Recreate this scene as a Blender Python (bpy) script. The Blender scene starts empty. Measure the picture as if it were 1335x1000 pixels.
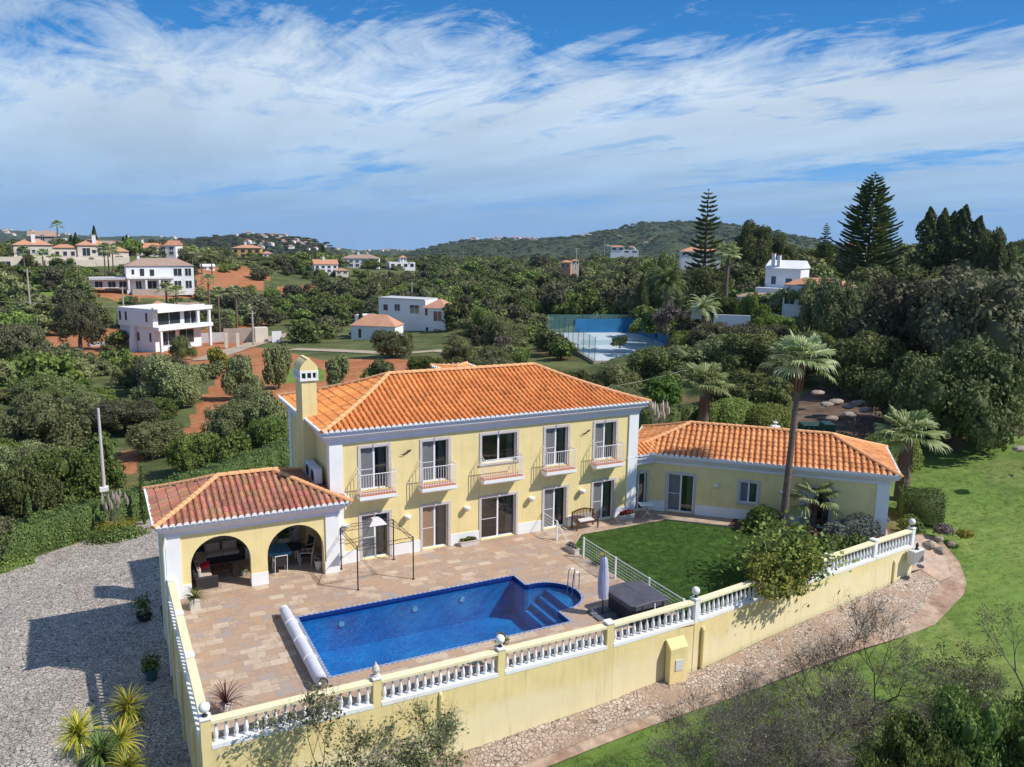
import bpy, math, random
import numpy as np
from mathutils import Vector, Matrix
from mathutils.geometry import tessellate_polygon
S = bpy.context.scene
COL = S.collection
rnd = random.Random(7)
PI = math.pi
# ------------------------------------------------------------------ camera
F, YAW, PITCH, ROLL = 1070.573, 0.4748, 0.1764, 0.0145
CAM = np.array([-9.178, -35.748, 15.1134])
fw = np.array([math.sin(YAW)*math.cos(PITCH), math.cos(YAW)*math.cos(PITCH), -math.sin(PITCH)])
rt = np.array([math.cos(YAW), -math.sin(YAW), 0.0]); up = np.cross(rt, fw)
r2 = rt*math.cos(ROLL)+up*math.sin(ROLL); u2 = np.cross(r2, fw)
cam = bpy.data.cameras.new('camera'); cam.sensor_width = 36; cam.lens = 36*F/1335.0
cam.clip_start = 0.5; cam.clip_end = 20000
co = bpy.data.objects.new('camera', cam); COL.objects.link(co)
co.matrix_world = Matrix(((r2[0], u2[0], -fw[0], CAM[0]), (r2[1], u2[1], -fw[1], CAM[1]), (r2[2], u2[2], -fw[2], CAM[2]), (0, 0, 0, 1)))
S.camera = co
def ray(a, b):
    d = fw*F+r2*(a-667.5)-u2*(b-500); return d/np.linalg.norm(d)
def at(a, b, D):
    d = ray(a, b); return CAM+d*(D/math.hypot(d[0], d[1]))
def unp(a, b, z=0.0):
    d = ray(a, b); return CAM+d*((z-CAM[2])/d[2])
def pix(p):
    d = np.array(p, float)-CAM; w = d@fw
    return 667.5+F*(d@r2)/w, 500-F*(d@u2)/w
# ------------------------------------------------------------------ world, sun
SUN = np.array([0.74, -0.67, 1.0]); SUN[2] = 1.035; SUN /= np.linalg.norm(SUN)
sl = bpy.data.lights.new('sun', 'SUN'); sl.energy = 4.7; sl.angle = math.radians(0.5); sl.color = (1.0, 0.95, 0.87)
so = bpy.data.objects.new('sun', sl); COL.objects.link(so); so.location = (30, -30, 60)
so.rotation_euler = Vector(SUN).to_track_quat('Z', 'Y').to_euler()
# ------------------------------------------------------------------ node helpers
class NT:
    def __init__(s, tree): s.t = tree; tree.nodes.clear()
    def n(s, typ, **kw):
        o = s.t.nodes.new(typ)
        for k, v in kw.items():
            if k.startswith('i_'):
                key = k[2:]; key = int(key) if key.isdigit() else key.replace('_', ' ')
                o.inputs[key].default_value = v
            else: setattr(o, k, v)
        return o
    def l(s, a, b): s.t.links.new(a, b)
    def math(s, op, a, b=None, c=None, clamp=False):
        o = s.t.nodes.new('ShaderNodeMath'); o.operation = op; o.use_clamp = clamp
        for i, v in enumerate((a, b, c)):
            if v is None: continue
            if isinstance(v, (int, float)): o.inputs[i].default_value = v
            else: s.l(v, o.inputs[i])
        return o.outputs[0]
    def mix(s, f, a, b, mode='MIX'):
        o = s.t.nodes.new('ShaderNodeMix'); o.data_type = 'RGBA'; o.blend_type = mode
        for i, v in ((0, f), (6, a), (7, b)):
            if isinstance(v, (int, float)): o.inputs[i].default_value = v
            elif isinstance(v, (tuple, list)): o.inputs[i].default_value = tuple(v)+(1,) if len(v) == 3 else v
            else: s.l(v, o.inputs[i])
        return o.outputs[2]
    def noise(s, vec, scale, detail=4, rough=0.55, dist=0.0):
        o = s.n('ShaderNodeTexNoise'); o.inputs['Scale'].default_value = scale; o.inputs['Detail'].default_value = detail
        o.inputs['Roughness'].default_value = rough; o.inputs['Distortion'].default_value = dist
        if vec is not None: s.l(vec, o.inputs['Vector'])
        return o.outputs[0]
    def ramp(s, f, stops, interp='LINEAR'):
        o = s.n('ShaderNodeValToRGB'); cr = o.color_ramp; cr.interpolation = interp
        while len(cr.elements) < len(stops): cr.elements.new(0.5)
        for e, (p, c) in zip(cr.elements, stops):
            e.position = p; e.color = tuple(c)+(1,) if len(c) == 3 else c
        s.l(f, o.inputs[0]); return o.outputs[0]
    def mapping(s, vec, scale=(1, 1, 1), rot=(0, 0, 0), loc=(0, 0, 0)):
        o = s.n('ShaderNodeMapping'); s.l(vec, o.inputs[0]); o.inputs['Scale'].default_value = scale
        o.inputs['Rotation'].default_value = rot; o.inputs['Location'].default_value = loc; return o.outputs[0]
    def bump(s, h, strength=0.3, dist=0.02):
        o = s.n('ShaderNodeBump'); o.inputs['Strength'].default_value = strength; o.inputs['Distance'].default_value = dist
        s.l(h, o.inputs['Height']); return o.outputs[0]
def newmat(name):
    m = bpy.data.materials.new(name); m.use_nodes = True; t = NT(m.node_tree); return m, t
def finish(t, col, rough=0.8, normal=None, spec=0.3, metal=0.0):
    b = t.n('ShaderNodeBsdfPrincipled')
    if isinstance(col, (tuple, list)): b.inputs['Base Color'].default_value = tuple(col)+(1,)
    else: t.l(col, b.inputs['Base Color'])
    if isinstance(rough, (int, float)): b.inputs['Roughness'].default_value = rough
    else: t.l(rough, b.inputs['Roughness'])
    b.inputs['Specular IOR Level'].default_value = spec; b.inputs['Metallic'].default_value = metal
    if normal is not None: t.l(normal, b.inputs['Normal'])
    o = t.n('ShaderNodeOutputMaterial'); t.l(b.outputs[0], o.inputs[0]); return b
def pos(t, space='object'):
    if space == 'world': return t.n('ShaderNodeNewGeometry').outputs['Position']
    return t.n('ShaderNodeTexCoord').outputs['Object']
def mat(name, c, rough=0.7, var=0.12, scale=2.0, bump=0.0, spec=0.3, metal=0.0, c2=None, space='world', tint=False, detail=5):
    m, t = newmat(name); p = pos(t, space)
    n1 = t.noise(p, scale, detail, 0.6)
    k = t.ramp(n1, [(0.3, (1-var,)*3), (0.7, (1+var*0.6,)*3)])
    base = c if c2 is None else t.mix(t.ramp(t.noise(p, scale*0.37, 4, 0.6), [(0.4, (0, 0, 0)), (0.6, (1, 1, 1))]), c, c2)
    col = t.mix(1.0, base, k, 'MULTIPLY')
    if tint:
        a = t.n('ShaderNodeAttribute', attribute_name='tint')
        col = t.mix(1.0, col, a.outputs['Color'], 'MULTIPLY')
    nm = t.bump(t.noise(p, scale*12, 3), bump, 0.02) if bump else None
    finish(t, col, rough, nm, spec, metal); return m
# ------------------------------------------------------------------ object helpers
def tag(o, label=None, cat=None, group=None, kind=None):
    if label: o['label'] = label
    if cat: o['category'] = cat
    if group: o['group'] = group
    if kind: o['kind'] = kind
    return o
def empty(name, loc=(0, 0, 0), rz=0.0, label=None, cat=None, group=None):
    o = bpy.data.objects.new(name, None); COL.objects.link(o); o.location = tuple(float(v) for v in loc); o.rotation_euler = (0, 0, rz)
    o.empty_display_size = 0.2
    return tag(o, label, cat, group)
class MB:
    """collects faces of one mesh"""
    def __init__(s): s.v = []; s.f = []; s.m = []; s.c = []; s.cur = 0; s.tint = (1, 1, 1)
    def add(s, vs, fs):
        b = len(s.v); s.v += [tuple(map(float, x)) for x in vs]
        for f in fs: s.f.append(tuple(b+i for i in f)); s.m.append(s.cur); s.c.append(s.tint)
        return s
    def quad(s, a, b, c, d): return s.add([a, b, c, d], [(0, 1, 2, 3)])
    def box(s, x0, x1, y0, y1, z0, z1):
        return s.add([(x0, y0, z0), (x1, y0, z0), (x1, y1, z0), (x0, y1, z0), (x0, y0, z1), (x1, y0, z1), (x1, y1, z1), (x0, y1, z1)],
                     [(0, 3, 2, 1), (4, 5, 6, 7), (0, 1, 5, 4), (1, 2, 6, 5), (2, 3, 7, 6), (3, 0, 4, 7)])
    def bbox(s, x0, x1, y0, y1, z0, z1, b=0.01):
        # box with chamfered vertical and top edges
        P = [(x0+b, y0), (x1-b, y0), (x1, y0+b), (x1, y1-b), (x1-b, y1), (x0+b, y1), (x0, y1-b), (x0, y0+b)]
        cx, cy = (x0+x1)/2, (y0+y1)/2
        Q = [(x+(b if x < cx else -b), y+(b if y < cy else -b)) for x, y in P]
        vs = [(x, y, z0) for x, y in P]+[(x, y, z1-b) for x, y in P]+[(x, y, z1) for x, y in Q]
        fs = [tuple(range(7, -1, -1)), tuple(range(16, 24))]
        for i in range(8):
            j = (i+1) % 8; fs += [(i, j, 8+j, 8+i), (8+i, 8+j, 16+j, 16+i)]
        return s.add(vs, fs)
    def tube(s, pts, rad, n=8, cap=True):
        pts = [Vector(p) for p in pts]; N = len(pts)
        rs = rad if isinstance(rad, (list, tuple)) else [rad]*N
        vs = []
        prev = None
        for i, p in enumerate(pts):
            d = (pts[min(i+1, N-1)]-pts[max(i-1, 0)]); d = d.normalized() if d.length > 1e-9 else Vector((0, 0, 1))
            if prev is None:
                a = d.orthogonal().normalized()
            else:
                a = prev-d*prev.dot(d); a = a.normalized() if a.length > 1e-6 else d.orthogonal().normalized()
            prev = a; b = d.cross(a)
            for k in range(n):
                t = 2*PI*k/n; vs.append(p+(a*math.cos(t)+b*math.sin(t))*rs[i])
        fs = []
        for i in range(N-1):
            for k in range(n): fs.append((i*n+k, i*n+(k+1) % n, (i+1)*n+(k+1) % n, (i+1)*n+k))
        if cap: fs += [tuple(range(n-1, -1, -1)), tuple((N-1)*n+k for k in range(n))]
        return s.add(vs, fs)
    def lathe(s, c, prof, n=12):
        vs = []
        for r, z in prof:
            for k in range(n):
                t = 2*PI*k/n; vs.append((c[0]+r*math.cos(t), c[1]+r*math.sin(t), c[2]+z))
        N = len(prof); fs = []
        for i in range(N-1):
            for k in range(n): fs.append((i*n+k, i*n+(k+1) % n, (i+1)*n+(k+1) % n, (i+1)*n+k))
        fs += [tuple(range(n-1, -1, -1)), tuple((N-1)*n+k for k in range(n))]
        return s.add(vs, fs)
    def sphere(s, c, r, n=12, m=8, sz=1.0):
        return s.lathe(c, [(r*math.sin(PI*i/m)+1e-4, -r*sz*math.cos(PI*i/m)) for i in range(m+1)], n)
    def xf(s, M, start=0):
        for i in range(start, len(s.v)): s.v[i] = tuple(M @ Vector(s.v[i]))
        return s
    def build(s, name, mats, parent=None, smooth=False):
        me = bpy.data.meshes.new(name); me.from_pydata(s.v, [], s.f)
        if not isinstance(mats, (list, tuple)): mats = [mats]
        for m in mats: me.materials.append(m)
        if any(s.m): me.polygons.foreach_set('material_index', s.m)
        if any(c != (1, 1, 1) for c in s.c):
            at_ = me.color_attributes.new('tint', 'FLOAT_COLOR', 'CORNER'); arr = []
            for f, c in zip(s.f, s.c): arr += [c[0], c[1], c[2], 1.0]*len(f)
            at_.data.foreach_set('color', arr)
        if smooth:
            me.polygons.foreach_set('use_smooth', [True]*len(s.f))
        me.update()
        o = bpy.data.objects.new(name, me); COL.objects.link(o)
        if parent is not None: o.parent = parent
        return o
def npmesh(name, V, Fq, mats, parent=None, rand=None, smooth=False):
    """fast mesh from numpy verts and an (n,k) face array; rand = per-face float attribute"""
    me = bpy.data.meshes.new(name); n, k = Fq.shape
    me.vertices.add(len(V)); me.vertices.foreach_set('co', V.astype(np.float32).ravel())
    me.loops.add(n*k); me.loops.foreach_set('vertex_index', Fq.astype(np.int32).ravel())
    me.polygons.add(n); me.polygons.foreach_set('loop_start', np.arange(0, n*k, k, dtype=np.int32))
    me.polygons.foreach_set('loop_total', np.full(n, k, dtype=np.int32))
    if smooth: me.polygons.foreach_set('use_smooth', np.ones(n, dtype=bool))
    me.update(calc_edges=True)
    for m in (mats if isinstance(mats, (list, tuple)) else [mats]): me.materials.append(m)
    if rand is not None:
        a = me.attributes.new('lv', 'FLOAT', 'FACE'); a.data.foreach_set('value', rand.astype(np.float32))
    if parent is False: return me
    o = bpy.data.objects.new(name, me); COL.objects.link(o)
    if parent is not None: o.parent = parent
    return o
def dup_tree(o, loc, rz, scale, label=None, group=None):
    c = o.copy(); COL.objects.link(c); c.location = tuple(float(v) for v in loc); c.rotation_euler = (0, 0, rz); c.scale = scale
    if label: c['label'] = label
    if group: c['group'] = group
    for ch in o.children:
        d = ch.copy(); COL.objects.link(d); d.parent = c
        for g in ch.children:
            e = g.copy(); COL.objects.link(e); e.parent = d
    return c
# ------------------------------------------------------------------ terrain height field
CP = [(-0.6, -12, -2.6), (3.9, -12, -2.45), (9.2, -12, -2.15), (12.4, -11.7, -2.1), (16, -11.2, -1.9), (19.4, -10.8, -1.75), (23, -10.3, -1.65), (25.9, -10, -1.55), (27.7, -9.7, -1.4),
      (-7.2, -7, -3.2), (-7.2, -3.8, -3.4), (-7.2, .75, -3.65), (-7.2, 6, -4.1), (-7.2, -12, -2.9), (-3.5, -12, -2.75),
      (-12, -6, -3.2), (-14, 0, -3.8), (-13, 9, -4.2), (-14.9, 22, -4.8), (-7, 21, -4.5), (-11, 15, -4.5), (-20, 5, -4.3), (-20, -15, -3.4), (-30, 10, -5.5),
      (0, 12, -3.6), (8, 12, -2.6), (16, 12, -1.4), (24, 6, -.45), (31, 2, -.3), (5, -5, -2.5), (8, 4, -2.5), (22, 0, -.8), (0, 4, -3.2), (14, -4, -1.8), (20, -6, -1.5), (25, -4, -.8),
      (29, -6, -.45), (34, -4, -.25), (40.7, 3.6, 0), (47, -3, .5), (56, 3, 1.0), (31.8, -12.9, -2.3), (24, -17.7, -3.2), (38, -10, -1.2), (48, -14, -1.5),
      (22.4, -14.2, -2.6), (3.4, -13.6, -2.75), (10, -18, -3.1), (0, -20, -3.3), (-10, -25, -3.4), (-9, -36, -3.6), (15, -30, -3.8), (35, -30, -3.6), (60, -30, -2), (-40, -30, -4), (-40, -60, -4), (30, -70, -4), (80, -60, -2),
      (-3, 26, -4.6), (4.1, 30.8, -4.0), (14, 34, -3.2), (24, 30, -1.5), (34, 20, -.1), (44, 14, .5)]
PCP = [(30, 600, -6.5), (140, 620, -5.6), (250, 560, -5.8), (350, 545, -5.6), (100, 480, -9), (30, 520, -8.5), (250, 520, -6.4), (300, 470, -7.6), (400, 480, -6.8), (460, 455, -7.8), (200, 455, -11), (100, 440, -11), (-60, 470, -11),
       (20, 425, -11), (320, 440, -10), (520, 440, -9.2), (400, 400, -10), (300, 400, -9), (205, 388, -6), (100, 392, -6), (0, 400, -7), (380, 362, -5), (450, 352, -2), (92, 352, 0), (20, 348, 1), (190, 333, 5), (-60, 350, 1), (260, 352, -1), (320, 340, 2),
       (610, 425, -7), (660, 465, -5.5), (600, 470, -6.2), (770, 465, -4.5), (720, 430, -5), (835, 430, -3), (700, 395, -7), (620, 372, -6), (560, 358, -6), (690, 365, -4), (840, 400, 0), (880, 470, -2), (900, 500, -1.2), (800, 520, -3.5), (960, 540, -.3),
       (1000, 405, 4), (920, 425, 2), (1140, 378, 7.3), (1220, 375, 7.5), (1300, 362, 8), (1100, 440, 2.5), (1335, 480, 3), (1200, 520, 1), (1420, 450, 4), (1420, 600, 1.5), (1080, 360, 7), (960, 360, 6), (1335, 340, 9), (1450, 360, 9), (880, 362, 3)]
_p = [c for c in CP]
for a, b, z in PCP:
    q = unp(a, b, z); _p.append((q[0], q[1], z))
_R = 1500.0
for k in range(28):
    t = 2*PI*k/28; az = math.atan2(math.sin(t), math.cos(t))
    for rr, zz in ((520, -3), (1000, -30), (1700, -62), (3600, -95), (9000, -260)):
        x, y = CAM[0]+rr*math.sin(t), CAM[1]+rr*math.cos(t)
        # keep the plateau on the right a little higher
        zz2 = zz + (7 if (0.75 < t < 2.2) else 0) + (5 if t > 5.9 or t < 0.08 else 0)
        _p.append((x, y, zz2))
_P = np.array(_p)
def _phi(r): return r**1.0
_d = np.hypot(_P[:, None, 0]-_P[None, :, 0], _P[:, None, 1]-_P[None, :, 1])
_A = -_phi(_d); _n = len(_P)
_M = np.zeros((_n+1, _n+1)); _M[:_n, :_n] = _A-np.eye(_n)*0.6; _M[:_n, _n] = 1; _M[_n, :_n] = 1
_W = np.linalg.solve(_M, np.append(_P[:, 2], 0))
def G(x, y):
    x = np.asarray(x, float); y = np.asarray(y, float); sh = x.shape; x = x.ravel(); y = y.ravel(); out = np.empty(len(x))
    for i in range(0, len(x), 4000):
        d = np.sqrt((x[i:i+4000, None]-_P[None, :, 0])**2+(y[i:i+4000, None]-_P[None, :, 1])**2+0.5)
        out[i:i+4000] = -_phi(d)@_W[:_n]+_W[_n]
    return out.reshape(sh)
def g(x, y): return float(G(np.array([x]), np.array([y]))[0])
def hit(a, b, maxd=3000):
    d = ray(a, b); hd = math.hypot(d[0], d[1]); Ds = np.exp(np.linspace(math.log(15), math.log(maxd), 900))
    P = CAM[None, :]+d[None, :]*(Ds/hd)[:, None]; gz = G(P[:, 0], P[:, 1]); k = np.argmax(P[:, 2] <= gz)
    if P[k, 2] > gz[k]: return None
    return np.array([P[k, 0], P[k, 1], gz[k]])
def Dist(p): return math.hypot(p[0]-CAM[0], p[1]-CAM[1])
# ------------------------------------------------------------------ materials
def render_wall(name, c, dirt=(0.55, 0.45, 0.2), base=False):
    m, t = newmat(name); p = pos(t, 'world')
    n1 = t.noise(p, 0.9, 6, 0.65); n2 = t.noise(t.mapping(p, (3.0, 3.0, 0.35)), 1.2, 5, 0.7)
    k = t.mix(t.ramp(n1, [(0.35, (0, 0, 0)), (0.75, (1, 1, 1))]), tuple(v*0.90 for v in c), tuple(min(v*1.04, .9) for v in c))
    k = t.mix(t.ramp(n2, [(0.52, (0, 0, 0)), (0.75, (0.48, 0.48, 0.48))]), k, dirt)
    n3 = t.noise(p, 0.42, 7, 0.72); k = t.mix(t.ramp(n3, [(0.60, (0, 0, 0)), (0.74, (0.38, 0.38, 0.38))]), k, tuple(min(v*1.12+.05, .86) for v in c[:2])+(c[2]*1.5,))
    if base:
        sz = t.n('ShaderNodeSeparateXYZ'); t.l(p, sz.inputs[0]); hgt = t.math('ADD', t.math('MULTIPLY', sz.outputs[2], .30), t.math('ADD', t.math('MULTIPLY', t.noise(p, .55, 6, .7), .9), t.math('MULTIPLY', sz.outputs[0], -.013)))
        k = t.mix(t.ramp(hgt, [(.0, (.5,)*3), (.04, (.38,)*3), (.20, (0, 0, 0))]), k, (0.80, 0.74, 0.52))
        st = t.noise(t.mapping(p, (2.2, 2.2, .12)), 2.4, 5, .7); k = t.mix(t.math('MULTIPLY', t.ramp(st, [(.56, (0, 0, 0)), (.68, (.5,)*3)]), t.ramp(sz.outputs[2], [(.0, (1, 1, 1)), (1.0, (0, 0, 0))])), k, (0.50, 0.42, 0.22))
    finish(t, k, 0.85, t.bump(t.noise(p, 60, 3), 0.25, 0.006), 0.2); return m
M = {}
M['yellow'] = render_wall('yellow_render', (0.82, 0.668, 0.325))
M['ywall'] = render_wall('yellow_garden_wall', (0.81, 0.662, 0.325), base=True)
M['white'] = mat('white_paint', (0.80, 0.80, 0.79), 0.7, 0.05, 1.5, 0.08)
M['lav'] = mat('moulding_white', (0.70, 0.68, 0.72), 0.7, 0.05, 2.0, 0.05)
M['stone'] = mat('limestone_surround', (0.56, 0.50, 0.49), 0.75, 0.16, 9.0, 0.1)
M['cream'] = mat('cream_coping', (0.80, 0.72, 0.46), 0.75, 0.1, 3.0, 0.08)
M['frame'] = mat('white_frame', (0.78, 0.79, 0.80), 0.4, 0.02, 2)
M['iron'] = mat('dark_iron', (0.05, 0.04, 0.035), 0.55, 0.2, 8)
M['wiron'] = mat('white_iron', (0.74, 0.74, 0.76), 0.45, 0.03, 4)
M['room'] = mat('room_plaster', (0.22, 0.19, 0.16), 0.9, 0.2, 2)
M['curtain'] = mat('curtain_cloth', (0.62, 0.60, 0.56), 0.9, 0.1, 6)
M['screen'] = mat('insect_screen', (0.17, 0.175, 0.18), 0.6, 0.1, 3)
M['blind'] = mat('tan_blind', (0.30, 0.20, 0.13), 0.7, 0.1, 5)
M['terra'] = mat('terracotta_floor', (0.50, 0.20, 0.11), 0.8, 0.2, 6)
M['wood'] = mat('dark_wood', (0.10, 0.05, 0.03), 0.6, 0.25, 12)
M['rattan'] = mat('black_rattan', (0.035, 0.032, 0.035), 0.6, 0.3, 40, 0.3)
M['cushion'] = mat('beige_cushion', (0.50, 0.43, 0.37), 0.9, 0.1, 5)
M['red'] = mat('red_cushion', (0.55, 0.02, 0.03), 0.85, 0.15, 5)
M['wcloth'] = mat('pale_cloth', (0.62, 0.58, 0.58), 0.9, 0.08, 5)
M['black'] = mat('black_plastic', (0.03, 0.03, 0.03), 0.5, 0.1, 5)
M['tealpot'] = mat('teal_glaze', (0.03, 0.12, 0.13), 0.25, 0.2, 5)
M['pot'] = mat('stone_pot', (0.60, 0.55, 0.50), 0.8, 0.15, 10, 0.1)
M['soil'] = mat('potting_soil', (0.09, 0.05, 0.03), 0.95, 0.3, 20)
M['tubcover'] = mat('tub_cover_vinyl', (0.085, 0.085, 0.105), 0.5, 0.25, 3.0, 0.1)
M['tubside'] = mat('tub_panel', (0.035, 0.035, 0.045), 0.5, 0.2, 5)
M['parasol'] = mat('parasol_cloth', (0.42, 0.42, 0.56), 0.85, 0.12, 4)
M['slab'] = mat('grey_stone_slab', (0.14, 0.15, 0.17), 0.7, 0.25, 6)
M['cover'] = mat('roller_cover', (0.60, 0.60, 0.64), 0.6, 0.07, 5)
M['steel'] = mat('steel', (0.6, 0.6, 0.62), 0.25, 0.05, 5, metal=1.0)
M['globe'] = mat('opal_glass', (0.80, 0.80, 0.78), 0.25, 0.03, 5, spec=0.5)
M['acmetal'] = mat('ac_casing', (0.62, 0.64, 0.64), 0.5, 0.05, 6)
M['concrete'] = mat('pale_concrete', (0.42, 0.39, 0.35), 0.9, 0.15, 1.5, 0.15)
M['bark'] = mat('grey_bark', (0.13, 0.105, 0.085), 0.95, 0.35, 6, 0.5, space='object')
M['palmbark'] = mat('palm_bark', (0.17, 0.125, 0.10), 0.95, 0.4, 9, 0.6)
M['palmbrown'] = mat('palm_boots', (0.30, 0.15, 0.09), 0.95, 0.4, 14, 0.7)
M['deadwood'] = mat('bare_twigs', (0.20, 0.165, 0.14), 0.9, 0.3, 6)
M['darktwig'] = mat('dark_twigs', (0.055, 0.045, 0.038), 0.9, 0.3, 6)
M['rock'] = mat('limestone_rock', (0.32, 0.26, 0.21), 0.9, 0.3, 3, 0.5)
def glass():
    m, t = newmat('window_glass'); fr = t.n('ShaderNodeFresnel'); fr.inputs[0].default_value = 1.7
    p = pos(t, 'world'); nm = t.bump(t.noise(p, 1.3, 2), 0.12, 0.02); t.l(nm, fr.inputs['Normal'])
    tr = t.n('ShaderNodeBsdfTransparent'); tr.inputs[0].default_value = (0.62, 0.68, 0.68, 1)
    gl = t.n('ShaderNodeBsdfGlossy'); gl.inputs['Roughness'].default_value = 0.03; t.l(nm, gl.inputs['Normal'])
    mx = t.n('ShaderNodeMixShader'); t.l(t.math('ADD', fr.outputs[0], 0.06, clamp=True), mx.inputs[0]); t.l(tr.outputs[0], mx.inputs[1]); t.l(gl.outputs[0], mx.inputs[2])
    o = t.n('ShaderNodeOutputMaterial'); t.l(mx.outputs[0], o.inputs[0]); return m
M['glass'] = glass()
def dglass():
    m, t = newmat('dark_window'); finish(t, (0.03, 0.04, 0.05), 0.08, None, 0.8); return m
M['dglass'] = dglass()
def roofmat(name, c, c2, streak):
    m, t = newmat(name); a = t.n('ShaderNodeAttribute', attribute_name='tint'); p = pos(t, 'world')
    k = t.mix(t.ramp(t.noise(p, 0.8, 5, 0.6), [(0.38, (0, 0, 0)), (0.65, (1, 1, 1))]), c, c2)
    k = t.mix(1.0, k, a.outputs['Color'], 'MULTIPLY')
    k = t.mix(t.ramp(t.noise(p, 1.6, 7, 0.75), [(0.55, (0, 0, 0)), (0.70, (.42,)*3)]), k, (0.30, 0.17, 0.10))
    k = t.mix(t.ramp(t.noise(p, 9, 4, 0.7), [(0.52, (0, 0, 0)), (0.75, (streak,)*3)]), k, (0.20, 0.12, 0.08))
    finish(t, k, 0.85, t.bump(t.noise(p, 40, 3), 0.3, 0.01), 0.2); return m
M['tile'] = roofmat('roof_tile_orange', (0.76, 0.30, 0.095), (0.67, 0.235, 0.075), 0.22)
M['tilew'] = roofmat('roof_tile_wing', (0.74, 0.33, 0.135), (0.64, 0.26, 0.105), 0.25)
M['tileold'] = roofmat('roof_tile_weathered', (0.46, 0.205, 0.13), (0.36, 0.15, 0.105), 0.55)
M['ridge'] = mat('ridge_tile', (0.76, 0.38, 0.18), 0.85, 0.2, 8, 0.3)
# slate terrace: random coloured rectangular slabs with streaks
def slate():
    m, t = newmat('slate_paving'); p = pos(t, 'world')
    b = t.n('ShaderNodeTexBrick'); t.l(t.mapping(p, (1, 1, 1)), b.inputs['Vector'])
    b.inputs['Color1'].default_value = (0, 0, 0, 1); b.inputs['Color2'].default_value = (1, 1, 1, 1); b.inputs['Mortar'].default_value = (0.5, 0.5, 0.5, 1)
    b.inputs['Scale'].default_value = 1.0; b.inputs['Mortar Size'].default_value = 0.010; b.inputs['Brick Width'].default_value = 0.62; b.inputs['Row Height'].default_value = 0.42; b.offset = 0.37
    wn = t.noise(p, 1.1, 6, 0.7, 1.2); wn2 = t.noise(t.mapping(p, (1, 2.2, 1), rot=(0, 0, 0.7)), 3.2, 6, 0.7, 1.5)
    f = t.math('ADD', t.math('MULTIPLY', b.outputs['Color'], 0.50), t.math('ADD', t.math('MULTIPLY', wn, 0.58), t.math('MULTIPLY', wn2, 0.62)))
    k = t.ramp(t.math('MULTIPLY', f, 0.672), [(0.30, (0.23, 0.21, 0.20)), (0.40, (0.36, 0.31, 0.28)), (0.46, (0.41, 0.28, 0.20)), (0.53, (0.46, 0.305, 0.19)), (0.60, (0.33, 0.24, 0.195)), (0.66, (0.46, 0.34, 0.24)), (0.78, (0.56, 0.45, 0.34))])
    k = t.mix(t.math('MULTIPLY', b.outputs['Fac'], 0.6), k, (0.30, 0.235, 0.18))
    finish(t, k, 0.7, t.bump(t.math('ADD', t.noise(p, 9, 5, 0.7), t.math('MULTIPLY', b.outputs['Fac'], -0.6)), 0.35, 0.02), 0.3); return m
M['slate'] = slate()
def cobble(name, c1, c2, cj, sc, joint=0.06, patch=None):
    m, t = newmat(name); p = pos(t, 'world')
    wp = t.n('ShaderNodeVectorMath'); wp.operation = 'ADD'; nz = t.n('ShaderNodeTexNoise'); nz.inputs['Scale'].default_value = 1.2; t.l(p, nz.inputs['Vector'])
    sc_ = t.n('ShaderNodeVectorMath'); sc_.operation = 'SCALE'; sc_.inputs['Scale'].default_value = 0.25; t.l(nz.outputs['Color'], sc_.inputs[0]); t.l(p, wp.inputs[0]); t.l(sc_.outputs[0], wp.inputs[1])
    fl = t.mapping(wp.outputs[0], (1, 1, 0))
    v = t.n('ShaderNodeTexVoronoi'); v.feature = 'DISTANCE_TO_EDGE'; v.inputs['Scale'].default_value = sc; t.l(fl, v.inputs['Vector'])
    v2 = t.n('ShaderNodeTexVoronoi'); v2.inputs['Scale'].default_value = sc; t.l(fl, v2.inputs['Vector'])
    e = t.ramp(v.outputs['Distance'], [(joint*0.4, (0, 0, 0)), (joint*1.5, (1, 1, 1))])
    sep = t.n('ShaderNodeSeparateColor'); t.l(v2.outputs['Color'], sep.inputs[0])
    k = t.mix(sep.outputs[0], c1, c2)
    k = t.mix(1.0, k, t.ramp(t.noise(p, 0.35, 5, 0.65), [(0.3, (0.78, 0.78, 0.78)), (0.7, (1.12, 1.12, 1.12))]), 'MULTIPLY')
    k = t.mix(e, cj, k)
    if patch:
        k = t.mix(t.ramp(t.noise(p, 0.6, 5, 0.7), [(0.46, (0, 0, 0)), (0.60, (1, 1, 1))]), k, patch)
    finish(t, k, 0.8, t.bump(e, 0.6, 0.02), 0.3); return m
M['cobble'] = cobble('driveway_cobbles', (0.34, 0.30, 0.26), (0.58, 0.515, 0.45), (0.09, 0.07, 0.055), 6.6)
M['cobpath'] = cobble('path_cobbles', (0.36, 0.285, 0.225), (0.56, 0.47, 0.385), (0.15, 0.09, 0.065), 6.2, 0.06, (0.36, 0.25, 0.18))
M['redsoil'] = mat('reddish_soil', (0.36, 0.235, 0.165), .95, .45, 2.2, .7, c2=(0.44, 0.33, 0.245), detail=9)
M['pinkpath'] = mat('pink_slabs', (0.52, 0.36, 0.27), 0.85, 0.25, 2.0, 0.2, c2=(0.46, 0.35, 0.28))
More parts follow.
